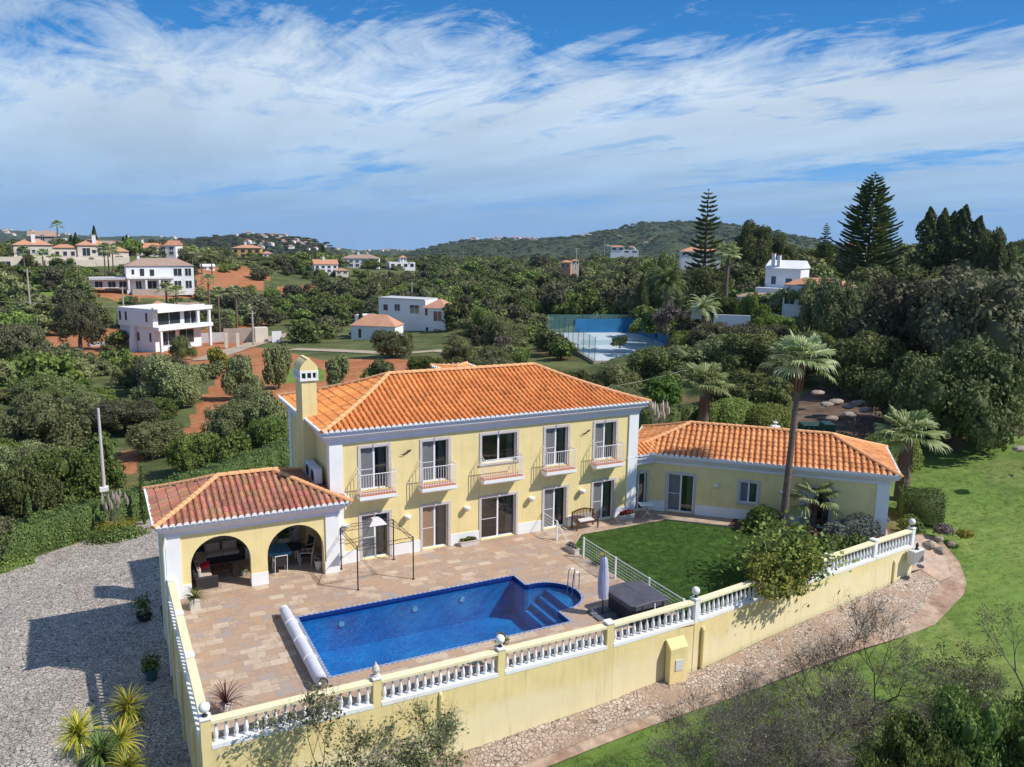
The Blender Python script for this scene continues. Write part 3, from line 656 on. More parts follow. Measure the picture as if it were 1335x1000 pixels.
# ================================================================== TERRACE, PATHS, GARDEN LAWN
def sheet(name, polys, z, m, thick=0.0, holes=None):
    mb = MB()
    for poly in polys:
        loops = [[Vector((x, y, 0)) for x, y in poly]]+([[Vector((x, y, 0)) for x, y in h] for h in holes] if holes else [])
        flat = [v for l in loops for v in l]
        tr = tessellate_polygon(loops)
        fs = []
        for a, b, c in tr:
            A, B, C = flat[a], flat[b], flat[c]
            if (B.x-A.x)*(C.y-A.y)-(B.y-A.y)*(C.x-A.x) < 0: a, c = c, a
            fs.append((a, b, c))
        mb.add([(v.x, v.y, z) for v in flat], fs)
    o = mb.build(name, M[m]); o['kind'] = 'structure'; return o
pa = [(-2.63, -9.56), (7.05, -9.56), (7.05, -8.95), (6.95, -8.75), (7.2, -8.5)]
cx_, cy_, rr_ = 7.42, -7.15, 1.40
arc = []
a0 = math.atan2(-8.5-cy_, 7.2-cx_)
for i in range(25):
    t = a0+(2*PI-0.0-2*(PI-abs(a0)))*i/24; arc.append((cx_+rr_*math.cos(t), cy_+rr_*math.sin(t)))
arc = [q_ for q_ in arc if q_[0] > 7.1]
POOL = [(-2.63, -9.56), (7.05, -9.56), (7.05, -8.62)]+arc+[(7.05, -5.70), (7.05, -4.6), (-2.63, -4.6)]
sheet('terrace_paving', [[(-7.0, -12.0), (11.5, -11.9), (11.15, -2.9), (12.6, -1.42), (18.0, -1.42), (20.6, -4.02), (21.55, -2.97), (18.3, .41), (17.0, .45), (16.95, 0.05), (0.02, .05), (0.02, 4.1), (-7.05, 4.1)]], 0.0, 'slate', holes=[POOL])
sheet('garden_lawn', [[(11.15, -2.9), (12.6, -1.42), (18.0, -1.42), (20.6, -4.02), (26.0, -9.4), (26.0, -9.9), (11.5, -11.7)]], 0.02, 'turf')
sheet('garden_soil', [[(20.3, -3.8), (21.6, -2.9), (27.3, -8.6), (26.6, -9.8), (24.6, -10.2), (20.8, -9.2), (19.7, -7.4), (21.4, -6.6), (20.9, -5.2)]], 0.035, 'soil')
SIDE = ([[(26.0, -9.6), (27.0, -9.75), (30.4, -9.2), (31.3, -8.0), (29.5, -7.2), (28.6, -6.0), (30.5, -3.6), (31.5, -2.2), (30.6, -1.4), (27.3, -5.4), (27.0, -8.3), (26.2, -8.9)]])
# kerb round the lawn
p = MB()
pts = [(11.15, -2.9), (12.6, -1.42), (18.0, -1.42), (20.6, -4.02)]
for a, b in zip(pts[:-1], pts[1:]):
    A, B = Vector(a+(0,)), Vector(b+(0,)); d_ = (B-A).normalized(); n_ = Vector((-d_.y, d_.x, 0))*.05
    p.add([A-n_, B-n_, B+n_, A+n_, A-n_+Vector((0, 0, .05)), B-n_+Vector((0, 0, .05)), B+n_+Vector((0, 0, .05)), A+n_+Vector((0, 0, .05))], [(4, 5, 6, 7), (0, 1, 5, 4), (2, 3, 7, 6)])
o = p.build('lawn_kerb', M['pinkpath']); o['kind'] = 'structure'
# ------------------------------------------------------------------ pool
m, t = newmat('pool_mosaic'); p_ = pos(t, 'world'); v = t.n('ShaderNodeTexVoronoi'); v.inputs['Scale'].default_value = 14; t.l(p_, v.inputs['Vector'])
sp_ = t.n('ShaderNodeSeparateColor'); t.l(v.outputs['Color'], sp_.inputs[0])
k_ = t.mix(t.math('MULTIPLY', sp_.outputs[0], .7), (0.004, 0.16, 0.44), (0.020, 0.33, 0.68))
k_ = t.mix(t.ramp(t.noise(p_, .5, 4, .6), [(.35, (0, 0, 0)), (.65, (.9, .9, .9))]), k_, (0.03, 0.42, 0.72)); finish(t, k_, .3, None, .5); M['mosaic'] = m
m, t = newmat('pool_edge_mosaic'); p_ = pos(t, 'world'); v = t.n('ShaderNodeTexChecker'); v.inputs['Scale'].default_value = 9; v.inputs['Color1'].default_value = (.14, .20, .38, 1); v.inputs['Color2'].default_value = (.36, .37, .42, 1); t.l(t.mapping(p_, (1, 1, 0), loc=(.03, .05, 0)), v.inputs[0]); finish(t, v.outputs[0], .4); M['edgemosaic'] = m
M['navy'] = mat('dark_blue_tile', (0.008, 0.035, 0.20), .3, .2, 8, 0, .5)
m, t = newmat('pool_water'); fr = t.n('ShaderNodeFresnel'); fr.inputs[0].default_value = 1.33; p_ = pos(t, 'world'); nm = t.bump(t.noise(p_, 3.4, 5, .65), .7, .06); t.l(nm, fr.inputs['Normal'])
tr = t.n('ShaderNodeBsdfTransparent'); tr.inputs[0].default_value = (.40, .74, .93, 1); gl = t.n('ShaderNodeBsdfGlossy'); gl.inputs['Roughness'].default_value = .02; t.l(nm, gl.inputs['Normal'])
mx = t.n('ShaderNodeMixShader'); t.l(fr.outputs[0], mx.inputs[0]); t.l(tr.outputs[0], mx.inputs[1]); t.l(gl.outputs[0], mx.inputs[2]); o_ = t.n('ShaderNodeOutputMaterial'); t.l(mx.outputs[0], o_.inputs[0]); M['water'] = m
pool = empty('swimming_pool', (2.2, -7.1, 0), 0, 'blue mosaic swimming pool with rounded roman steps at its right end', 'swimming pool')
def inv(o): o.matrix_parent_inverse = Matrix.Translation(pool.location).inverted(); return o
def off_poly(P, d):
    out = []; n = len(P)
    for i in range(n):
        a, b, c = Vector(P[i-1]), Vector(P[i]), Vector(P[(i+1) % n]); e1 = (b-a).normalized(); e2 = (c-b).normalized()
        n1 = Vector((e1.y, -e1.x)); n2 = Vector((e2.y, -e2.x)); nn = (n1+n2); nn = nn/max(nn.length_squared/2, .35); out.append(tuple(b+nn*d))
    return out
n = len(POOL); b = MB()
for i in range(n):
    A, B = POOL[i], POOL[(i+1) % n]; b.quad((B[0], B[1], -.22), (A[0], A[1], -.22), (A[0], A[1], -1.75), (B[0], B[1], -1.75))
tr_ = tessellate_polygon([[Vector((x, y, 0)) for x, y in POOL]]); b.add([(x, y, -1.75) for x, y in POOL], [tuple(t_) for t_ in tr_])
inv(b.build('basin', M['mosaic'], pool))
b = MB()
for i in range(n):
    A, B = POOL[i], POOL[(i+1) % n]; b.quad((B[0], B[1], .012), (A[0], A[1], .012), (A[0], A[1], -.22), (B[0], B[1], -.22))
inv(b.build('waterline_tiles', M['navy'], pool))
OUT = off_poly(POOL, .11); b = MB()
for i in range(n):
    j = (i+1) % n; b.quad(POOL[i]+(.012,), OUT[i]+(.012,), OUT[j]+(.012,), POOL[j]+(.012,)); b.quad(OUT[i]+(.012,), OUT[i]+(-.02,), OUT[j]+(-.02,), OUT[j]+(.012,))
inv(b.build('coping', M['edgemosaic'], pool))
b = MB(); b.add([(x, y, -.13) for x, y in POOL], [tuple(t_) if True else 0 for t_ in tr_])
wo = inv(b.build('water', M['water'], pool))
for k in range(4):
    xk = 7.0+.34*k; zt = -1.15+.27*k
    cl = [(xk, max(min(y for x, y in arc if abs(x-xk) < 2), cy_-math.sqrt(max(rr_**2-(xk-cx_)**2, .01))))]+[q_ for q_ in arc if q_[0] > xk]+[(xk, cy_+math.sqrt(max(rr_**2-(xk-cx_)**2, .01)))]
    b = MB(); tt = tessellate_polygon([[Vector((x, y, 0)) for x, y in cl]]); b.add([(x, y, zt) for x, y in cl], [tuple(q_) for q_ in tt]); b.quad((xk, cl[0][1], zt), (xk, cl[-1][1], zt), (xk, cl[-1][1], -1.75), (xk, cl[0][1], -1.75))
    so_ = inv(b.build('step', M['mosaic'], pool))
    b = MB(); b.box(xk-.012, xk+.06, cl[0][1]+.02, cl[-1][1]-.02, zt-.06, zt+.006); inv(b.build('nosing', M['navy'], so_))
b = MB()
for x, y in ((-1.0, -4.6), (2.2, -4.6), (4.6, -4.6)): b.lathe((x, y, 0), [(.001, 0), (.11, 0), (.11, .02), (.001, .02)], 12)
for x in (-.9, 2.3, 4.5): b = MB(); b.tube([(x, -4.61, -.62), (x, -4.66, -.62)], .12, 12); inv(b.build('underwater_light', M['globe'], pool))
lad = MB()
for y in (-6.75, -7.15): lad.tube([(8.95, y, 0), (8.95, y, .75), (8.88, y, .83), (8.75, y, .85), (8.66, y, .78), (8.62, y, .3), (8.62, y, -.9)], .024, 8)
tag(lad.build('pool_handrail', M['steel']), 'steel grab rails standing at the edge of the roman steps', 'handrail')
# ================================================================== RETAINING WALLS + BALUSTRADES
BAL = MB(); BAL.lathe((0, 0, 0), [(.072, 0), (.072, .05), (.045, .075), (.062, .15), (.075, .22), (.062, .33), (.036, .45), (.032, .52), (.05, .55), (.036, .58), (.066, .62), (.066, .665)], 8)
bme = None
def baluster(par, x, y, z):
    global bme
    if bme is None:
        o = BAL.build('baluster', M['white'], par, smooth=True); bme = o.data
    else:
        o = bpy.data.objects.new('baluster', bme); COL.objects.link(o); o.parent = par
    o.location = (x, y, z); return o
def balustrade(root, A, B, posts, nb, style, bottom=None, th=.30, endposts=(1, 1), side=1):
    """one straight run: yellow wall below, white strip, balusters, cream coping; A,B = axis ends (x,y); outward = right of A->B"""
    A, B = Vector(A), Vector(B); L_ = (B-A).length; u = (B-A)/L_; MWl = basis((A.x, A.y, 0), (u.x, u.y, 0))
    hw = th/2; n = max(2, int(L_/1.0)); w = MB()
    bot = [g(*(A+u*(L_*i/n)+Vector((u.y, -u.x))*.3))-.35 for i in range(n+1)]
    for i in range(n):
        a, b_ = L_*i/n, L_*(i+1)/n; w.quad((a, -hw, bot[i]), (b_, -hw, bot[i+1]), (b_, -hw, -.02), (a, -hw, -.02)); w.quad((b_, hw, bot[i+1]), (a, hw, bot[i]), (a, hw, -.02), (b_, hw, -.02))
    w.quad((0, -hw, -.02), (L_, -hw, -.02), (L_, hw, -.02), (0, hw, -.02)); w.quad((0, hw, bot[0]), (0, -hw, bot[0]), (0, -hw, -.02), (0, hw, -.02)); w.quad((L_, -hw, bot[-1]), (L_, hw, bot[-1]), (L_, hw, -.02), (L_, -hw, -.02))
    w.xf(MWl); w.build('wall', M['ywall'], root)
    s_ = MB(); s_.box(0, L_, -hw-.015, hw+.015, -.018, .12); s_.xf(MWl); s_.build('base_strip', M['white'], root)
    c_ = MB(); c_.bbox(0, L_, -.15, .15, .79, .91, .02); c_.xf(MWl); c_.build('coping', M['cream'], root)
    for i in range(nb):
        t_ = (i+.5)/nb*L_; q_ = A+u*t_; baluster(root, q_.x, q_.y, .122)
def post(root, x, y, ang, w=.34, yellow=True, low=True):
    p = MB(); h = w/2
    p.box(-h, h, -.152, .152, -.02, .955); mm = basis((x, y, 0), (math.cos(ang), math.sin(ang), 0)); p.xf(mm); o = p.build('post', M['yellow' if yellow else 'white'], root)
    c = MB(); c.bbox(-h-.025, h+.025, -.18, .18, .957, 1.02, .015); c.xf(mm); c.build('cap', M['white'], o)
YF = -11.92
wf = empty('retaining_wall', (2, YF, g(2, YF-.3)), 0, 'long yellow front retaining wall with white balusters beside the pool', 'retaining wall')
wf.location = (0, 0, 0)
px_ = [-7.0, -1.75, 2.75, 7.3, 11.6]; pyy = [YF, YF, YF, YF, -11.68]
for i in range(4):
    a, b_ = px_[i]+.14, px_[i+1]-.14; nb = [17, 15, 15, 13][i]; balustrade(wf, (a, pyy[i]+(0 if i < 3 else .0)), (b_, pyy[i+1]), None, nb, 0)
for i, x in enumerate(px_[1:4]): post(wf, x, YF, 0, .27 if i < 2 else .30)
post(wf, px_[0], YF, 0, .30)
for x in px_[:4]:
    p = MB(); p.box(x-.141, x+.141, YF-.149, YF+.149, g(x, YF-.3)-.3, -.02); p.build('pier', M['ywall'], wf)
for x in (.44, 11.95):
    p = MB(); n_ = 8; zb = g(x, -12.3)-.1; zt = -.12 if x < 1 else -.35; yw = YF-.15 if x < 1 else -11.85
    p.tube([(x, yw-.01, zb), (x, yw-.01, zt), (x, yw+.05, zt+.08)], .075, 10); p.build('half_column', M['yellow'], wf)
p = MB(); p.add([(10.0, -12.30, -3), (10.85, -12.30, -3), (10.85, -12.0, -3), (10.0, -12.0, -3), (10.0, -12.30, -.62), (10.85, -12.30, -.62), (10.85, -11.98, -.3), (10.0, -11.98, -.3)], [(0, 1, 5, 4), (1, 2, 6, 5), (3, 0, 4, 7), (4, 5, 6, 7)]); p.build('buttress', M['yellow'], wf)
p = MB(); p.box(10.25, 10.6, -12.33, -12.302, -1.55, -1.1); p.build('meter_door', M['acmetal'], wf)
wr = empty('retaining_wall', (0, 0, 0), 0, 'yellow retaining wall with white posts below the garden lawn and planted bed', 'retaining wall')
pr_ = [(11.6, -11.68), (15.4, -11.2), (20.1, -10.65), (23.75, -10.2), (26.9, -9.85)]; nbs = [13, 16, 13, 11]
for i in range(4):
    A, B = Vector(pr_[i]), Vector(pr_[i+1]); u_ = (B-A).normalized(); balustrade(wr, A+u_*.125, B-u_*.125, None, nbs[i], 1)
for i, (x, y) in enumerate(pr_):
    post(wr, x, y, .12, .25, False); p = MB(); p.box(-.126, .126, -.148, .148, g(x, y-.3)-.4, -.02); p.xf(basis((x, y, 0), (1, .12, 0))); p.build('pier', M['ywall'], wr)
for x, y in ((25.4, -10.18),):
    p = MB(); p.tube([(x, y-.01, g(x, y)-.2), (x, y-.01, -.45), (x, y+.04, -.38)], .08, 10); p.build('half_column', M['yellow'], wr)
wlf = empty('retaining_wall', (0, 0, 0), 0, 'yellow retaining wall with balusters standing above the cobbled driveway', 'retaining wall')
ys = [-.9, -4.3, -7.8, YF]
for i in range(3):
    balustrade(wlf, (-7.0, ys[i]-.13), (-7.0, ys[i+1]+.13), None, 12 if i else 10, 2)
for i in range(3):
    post(wlf, -7.0, ys[i], 0, .26, False); p = MB(); p.box(-7.149, -6.86, ys[i]-.131, ys[i]+.131, g(-7.3, ys[i])-.4, -.02); p.build('pier', M['ywall'], wlf)
for y in (-2.6, -6.0, -9.8):
    p = MB(); p.tube([(-7.17, y, g(-7.4, y)-.2), (-7.17, y, -.5), (-7.1, y, -.4)], .09, 10); p.build('half_column', M['yellow'], wlf)
def globe_lamp(x, y, lab):
    e_ = empty('globe_lamp', (x, y, 1.03), 0, lab, 'lamp', 'globe lamps on the balustrade posts')
    p = MB(); p.lathe((0, 0, 0), [(.09, 0), (.09, .02), (.045, .04), (.035, .09), (.07, .11)], 12); p.build('base', M['black'], e_)
    p = MB(); p.sphere((0, 0, .27), .165, 16, 10); p.build('globe', M['globe'], e_, True)
globe_lamp(-7.0, YF, 'white globe lamp on the corner post above the driveway')
globe_lamp(2.75, YF, 'white globe lamp on the post beside the middle of the pool')
globe_lamp(11.6, -11.68, 'white globe lamp on the post where the pool fence ends')
globe_lamp(26.9, -9.85, 'white globe lamp on the far right end post of the balustrade')
fi = empty('stone_finial', (-1.75, YF, 1.03), 0, 'grey stone pineapple finial on a yellow post by the pool corner', 'finial')
p = MB(); p.lathe((0, 0, 0), [(.12, 0), (.12, .03), (.05, .06), (.11, .14), (.13, .22), (.10, .32), (.05, .40), (.02, .47), (.005, .5)], 10); p.build('body', M['pot'], fi)
# ================================================================== THINGS ON THE TERRACE
def bladed(mb_list, c, n, L, w, up_, R, droop=.3, seg=4, lean=(0, 0)):
    """rosette of narrow blades -> verts, faces (appended)"""
    V, Fc = mb_list
    for i in range(n):
        az = R.uniform(0, 2*PI); el = R.uniform(up_[0], up_[1]); l = L*R.uniform(.75, 1.1); side = Vector((-math.sin(az), math.cos(az), 0)); b = len(V)
        for k in range(seg+1):
            t = k/seg; e = el-droop*t*t; p = Vector((math.cos(az)*math.cos(e), math.sin(az)*math.cos(e), math.sin(e)))*l*t
            ww = w*(1-t)**.7*(.6+.8*min(t*3, 1))/1.4+.002
            V.append(Vector(c)+p-side*ww); V.append(Vector(c)+p+side*ww)
        for k in range(seg): Fc.append((b+2*k, b+2*k+1, b+2*k+3, b+2*k+2))
def bladeobj(name, c, n, L, w, up_, m, par, seed=1, droop=.3):
    V, Fc = [], []; R = random.Random(seed); bladed((V, Fc), c, n, L, w, up_, R, droop)
    rv = np.repeat([R.random() for _ in range(n)], 4)
    return npmesh(name, np.array([tuple(v) for v in V]), np.array(Fc), M[m], par, rv)
def leafball(name, c, r, n, size, m, par, seed=1, flat=1.0, shell=.55):
    R = np.random.RandomState(seed); d = R.normal(size=(n, 3)); d /= np.linalg.norm(d, axis=1)[:, None]; rad = r*(shell+(1-shell)*R.rand(n))[:, None]
    rr = np.array(r if isinstance(r, (tuple, list)) else (r, r, r*flat)); P = np.array(c)+d*rr*(shell+(1-shell)*R.rand(n))[:, None]
    return npmesh(name, *cards(P, d, size, R), M[m], par, R.rand(n))
def cards(P, N, size, R, aspect=1.0, align=.5):
    n = len(P); a = N*align+R.normal(size=(n, 3))*.6; a /= np.linalg.norm(a, axis=1)[:, None]
    t = np.cross(a, R.normal(size=(n, 3))); t /= np.linalg.norm(t, axis=1)[:, None]; b = np.cross(a, t)
    s = (size*(.6+.8*R.rand(n)))[:, None]/2
    V = np.stack([P-t*s*aspect-b*s*.35, P-b*s*.9+t*s*.2, P+t*s*aspect+b*s*.25, P+b*s*.9-t*s*.15], 1).reshape(-1, 3)
    return V, np.arange(n*4).reshape(n, 4)
# wall lamps
def wall_lamp(x, z, lab, MW_=None, y=0):
    e_ = empty('wall_lamp', (0, 0, 0), 0, lab, 'lamp', 'bowl lamps on the yellow walls')
    mm = MW_ or I4
    e_.matrix_world = mm @ Matrix.Translation((x, 0, z))
    p = MB(); p.lathe((0, -.17, 0), [(.01, -.13), (.09, -.10), (.15, -.02), (.17, .09), (.15, .10), (.02, .10)], 14); p.build('bowl', M['globe'], e_, True)
    p = MB(); p.tube([(0, -.01, -.06), (0, -.16, -.11)], [.05, .06], 8); p.build('bracket', M['black'], e_)
for x, lb in ((.62, 'beside the porch corner'), (3.62, 'between the first and second ground floor doors'), (6.72, 'left of the wide ground floor door'), (10.35, 'right of the wide ground floor door'), (13.42, 'above the wooden bench')):
    wall_lamp(x, 1.86, 'white bowl lamp on the yellow house wall '+lb)
wall_lamp(3.64, 1.84, 'white bowl lamp on the low wing left of its small window', MWw); wall_lamp(7.1, 1.84, 'white bowl lamp on the low wing beside the tall palm trunk', MWw)
for (a, b), lb in (((528, 590), 'left'), ((762.5, 563.5), 'right')):
    d = ray(a, b); q_ = CAM+d*((0-CAM[1])/d[1]); p = MB(); x, z = q_[0], q_[2]
    p.add([(x-.3, -.04, z-.1), (x-.05, -.16, z+.02), (x+.1, -.06, z+.0), (x+.02, -.05, z-.09), (x+.3, -.10, z+.16), (x+.05, -.18, z+.13), (x+.22, -.08, z+.02)], [(0, 1, 3), (1, 4, 2), (1, 5, 4), (3, 1, 2), (2, 4, 6), (0, 3, 1)])
    tag(p.build('wall_ornament', M['iron']), 'small dark bird ornament on the upper yellow wall, %s one of the two' % lb, 'ornament')
# AC units
for y, lb in ((.72, 'nearer'), (1.72, 'farther')):
    e_ = empty('air_conditioner', (-.02, y, 3.78), 0, 'white air conditioner on the side wall above the porch roof, %s of the pair' % lb, 'air conditioner', 'air conditioners above the porch')
    p = MB(); p.bbox(-.56, -.18, 0, .86, 0, .72, .03); p.build('casing', M['acmetal'], e_)
    p = MB(); p.tube([(-.565, .32, .36), (-.58, .32, .36)], .26, 16); p.build('fan_grille', M['black'], e_)
    p = MB(); [p.box(-.5, 0, a, a+.04, -.06, -.002) for a in (.1, .7)]; p.build('bracket', M['iron'], e_)
# pergola frame
fr_ = empty('pergola_frame', (1.5, -1.8, 0), 0, 'bare dark metal gazebo frame with a scrap of pale canopy at its top', 'gazebo frame')
cs = [(.24, -.57), (2.77, -.52), (2.83, -3.02), (.27, -3.10)]
for x, y in cs:
    p = MB(); p.tube([(x-1.5, y+1.8, 0), (x-1.5, y+1.8, 2.0)], .03, 6); p.box(x-1.56, x-1.44, y+1.74, y+1.86, 0, .02); p.build('leg', M['iron'], fr_)
p = MB()
for i in range(4):
    a, b = cs[i], cs[(i+1) % 4]; A = Vector((a[0]-1.5, a[1]+1.8, 0)); B = Vector((b[0]-1.5, b[1]+1.8, 0))
    for z in (1.97, 1.80): p.tube([A+Vector((0, 0, z)), B+Vector((0, 0, z))], .014, 5)
    nz = 10
    p.tube([A.lerp(B, k/nz)+Vector((0, 0, 1.97 if k % 2 else 1.80)) for k in range(nz+1)], .007, 4)
p.build('top_rail', M['iron'], fr_)
for x, y in cs:
    p = MB(); s_ = 1 if x > 1.5 else -1; tq = 1 if y > -1.8 else -1; p.tube([(x-1.5, y+1.8, 1.98), ((x-1.5)*.6, (y+1.8)*.6, 2.28), (s_*.33, tq*.3, 2.42), (s_*.33, tq*.3, 2.5), (s_*.1, tq*.1, 2.62)], .014, 5); p.build('rafter', M['iron'], fr_)
p = MB(); q_ = [(-.42, -.42), (.42, -.42), (.42, .42), (-.42, .42)]; tp = [(-.16, -.16), (.16, -.16), (.16, .16), (-.16, .16)]
p.add([(x, y, 2.44) for x, y in q_]+[(x, y, 2.66) for x, y in tp]+[(x*.99, y*.99, 2.42) for x, y in q_], [(0, 1, 5, 4), (1, 2, 6, 5), (2, 3, 7, 6), (4, 5, 6, 7)]); p.build('canopy', M['wcloth'], fr_)
# hot tub
ht = empty('hot_tub', (9.85, -10.12, 0), math.radians(1), 'large square hot tub under a dark grey folding cover beside the fence', 'hot tub')
p = MB(); p.bbox(-.83, .83, -.93, .93, .02, .74, .14)
for k in range(9): xx = -.66+k*.165; p.box(xx, xx+.012, -.94, -.93, .06, .70); p.box(-.84, -.83, -.7+k*.17, -.688+k*.17, .06, .70)
p.build('cabinet', M['tubside'], ht)
for s_ in (-1, 1):
    p = MB(); xa, xb = (0.006, .95) if s_ > 0 else (-.95, -.006); zc_, ze = .95, .87; bb = .15
    out_ = [(xa, -1.02), (xb-s_*0 if s_ < 0 else xb-bb, -1.02)]
    if s_ > 0: P_ = [(xa, -1.04), (xb-bb, -1.04), (xb, -1.04+bb), (xb, 1.04-bb), (xb-bb, 1.04), (xa, 1.04)]
    else: P_ = [(xb, 1.04), (xa+bb, 1.04), (xa, 1.04-bb), (xa, -1.04+bb), (xa+bb, -1.04), (xb, -1.04)]
    n_ = len(P_); zt = lambda x: zc_-(abs(x)/.95)*.06
    p.add([(x, y, .70) for x, y in P_]+[(x, y, zt(x)-.02) for x, y in P_]+[(x*.97, y*.975, zt(x)) for x, y in P_], [(i, (i+1) % n_, n_+(i+1) % n_, n_+i) for i in range(n_)]+[(n_+i, n_+(i+1) % n_, 2*n_+(i+1) % n_, 2*n_+i) for i in range(n_)]+[tuple(range(2*n_, 3*n_))]); p.build('cover', M['tubcover'], ht)
for y in (-1.05,):
    for x in (-.5, .1, .5): p = MB(); p.box(x, x+.05, y-.012, y, .45, .86); p.build('strap', M['wiron'] if x == .1 else M['black'], ht)
sheetm = MB(); sheetm.box(8.3, 8.95, -10.9, -9.2, .004, .05); tag(sheetm.build('tub_step', M['slab']), 'dark plastic step in front of the covered hot tub', 'step')
# parasol
pa_ = empty('parasol', (8.55, -9.62, 0), 0, 'closed lilac grey parasol standing in a slab base between pool and hot tub', 'parasol')
p = MB(); p.tube([(0, 0, .05), (0, 0, 2.55)], .03, 8); p.build('pole', M['black'], pa_)
V = MB(); nn = 22; rows = [(.72, .17), (.9, .20), (1.3, .21), (1.8, .19), (2.2, .155), (2.42, .12), (2.5, .05)]
vs = []
for z, r in rows:
    for k in range(nn): t_ = 2*PI*k/nn; q_ = r*(1+.14*math.sin(k*2*PI/2.75+z*1.5)); vs.append((q_*math.cos(t_), q_*math.sin(t_), z+.03*math.sin(k*1.7)))
V.add(vs, [(i*nn+k, i*nn+(k+1) % nn, (i+1)*nn+(k+1) % nn, (i+1)*nn+k) for i in range(len(rows)-1) for k in range(nn)]); V.build('canopy', M['parasol'], pa_, True)
for i, (x, y) in enumerate(((-.47, -.47), (.03, -.47), (-.47, .03), (.03, .03))):
    p = MB(); p.bbox(x, x+.44, y, y+.44, .0, .07+.01*i, .015); p.build('base_slab', M['slab'], pa_)
# pool roller cover
rc = empty('pool_roller', (-3.12, -7.3, 0), 0, 'long white covered roller for the pool blanket lying along the short pool edge', 'pool cover roller')
p = MB(); pts_ = []; R_ = random.Random(5)
vs = []; nn = 14; n_ = 26; y0_, y1_ = 3.05, -3.05
for i in range(n_+1):
    y = y0_+(y1_-y0_)*i/n_; tp = 1 if 1 < i < n_ else .82; sag = .02*math.sin(i*1.3)
    for k in range(nn):
        t_ = 2*PI*k/nn; rx, rz = .21, .20; x = math.cos(t_)*rx*tp*(1.15 if math.sin(t_) < -.3 else 1); z = .33+math.sin(t_)*rz*tp+sag*.5; vs.append((x-.0, y, max(z, .05)))
p.add(vs, [(i*nn+k, i*nn+(k+1) % nn, (i+1)*nn+(k+1) % nn, (i+1)*nn+k) for i in range(n_) for k in range(nn)]+[tuple(range(nn)), tuple(n_*nn+k for k in range(nn-1, -1, -1))]); p.build('cover', M['cover'], rc, True)
for y in (1.6, .1, -1.4):
    p = MB(); p.tube([(.235*math.cos(t_), y, .33+.215*math.sin(t_)) for t_ in np.linspace(-.4, PI+.4, 12)], .018, 5); p.build('strap', M['frame'], rc)
p = MB(); c_ = [(.17*math.cos(t_), -3.14, .34+.17*math.sin(t_)) for t_ in np.linspace(0, 2*PI, 17)]; p.tube(c_, .016, 6)
for k in range(3): t_ = k*2*PI/3; p.tube([(0, -3.14, .34), (.17*math.cos(t_), -3.14, .34+.17*math.sin(t_))], .012, 5)
p.build('wheel', M['iron'], rc)
for y in (3.0, -3.1):
    p = MB(); p.tube([(-.34, y, .06), (.34, y, .06)], .03, 6); p.tube([(0, y, .06), (0, y, .3)], .025, 6)
    for x in (-.34, .34): p.tube([(x, y-.03, .06), (x, y+.03, .06)], .06, 10)
    p.build('stand', M['terra'], rc)
# pool fence with gate
pf = empty('pool_fence', (11.08, -5.5, 0), 0, 'low white pool fence of slim posts and wires between terrace and lawn', 'fence')
yf = [-1.55, -4.1, -6.8, -9.3, -11.6]
for y in yf:
    p = MB(); p.box(-.035, .035, y+5.5-.035, y+5.5+.035, 0, 1.02); p.build('post', M['wiron'], pf)
p = MB(); p.tube([(0, yf[1]+5.5+0, .98), (0, yf[-1]+5.5, .98)], .02, 6); p.build('top_rail', M['wiron'], pf)
p = MB()
for z in (.12, .26, .40, .54, .68, .82): p.tube([(0, yf[1]+5.5, z), (0, yf[-1]+5.5, z)], .006, 4)
for k in range(1, 40): yy = yf[1]+(yf[-1]-yf[1])*k/40+5.5; p.tube([(0, yy, .12), (0, yy, .97)], .0035, 3, False)
p.build('wires', M['wiron'], pf)
p = MB(); p.tube([(0, 5.44, 1.0), (0, 3.95, 1.0)], .022, 6); p.tube([(0, 5.44, .06), (0, 5.44, 1.0)], .022, 6); p.tube([(0, 5.44, .10), (0, 3.95, .10)], .015, 6); p.tube([(0, 3.95, 1.0), (.0, 2.7, .15)], .018, 6)
for z in (.28, .46, .64, .82): p.tube([(0, 5.44, z), (0, 3.95, z)], .006, 4)
p.build('gate', M['wiron'], pf)
# bench
be = empty('garden_bench', (13.35, -.62, 0), 0, 'dark wooden garden bench with slatted back and pale seat pad under the wall lamp', 'bench')
for x in (-.68, .62):
    for y in (-.27, .22):
        p = MB(); p.box(x, x+.06, y, y+.06, 0, .62 if y < 0 else .9); p.build('leg', M['wood'], be)
    p = MB(); p.box(x-.01, x+.07, -.30, .24, .62, .66); p.build('armrest', M['wood'], be)
p = MB()
for k in range(5): p.box(-.66, .66, -.25+k*.1, -.17+k*.1, .40, .43)
p.box(-.66, .66, -.27, -.24, .33, .40); p.build('seat', M['wood'], be)
p = MB(); n_ = 14
for k in range(n_): x = -.6+1.2*k/(n_-1); p.box(x-.02, x+.02, .235, .265, .44, .84+.12*math.sin(PI*k/(n_-1)))
for k in range(n_-1): x = -.6+1.2*k/(n_-1); x2 = x+1.2/(n_-1); za, zb = .84+.12*math.sin(PI*k/(n_-1)), .84+.12*math.sin(PI*(k+1)/(n_-1)); p.add([(x, .22, za), (x2, .22, zb), (x2, .28, zb), (x, .28, za), (x, .22, za+.06), (x2, .22, zb+.06), (x2, .28, zb+.06), (x, .28, za+.06)], [(0, 1, 5, 4), (2, 3, 7, 6), (4, 5, 6, 7)])
p.build('backrest', M['wood'], be)
p = MB(); p.bbox(-.45, .45, -.22, .18, .432, .49, .02); p.build('seat_pad', M['wcloth'], be)
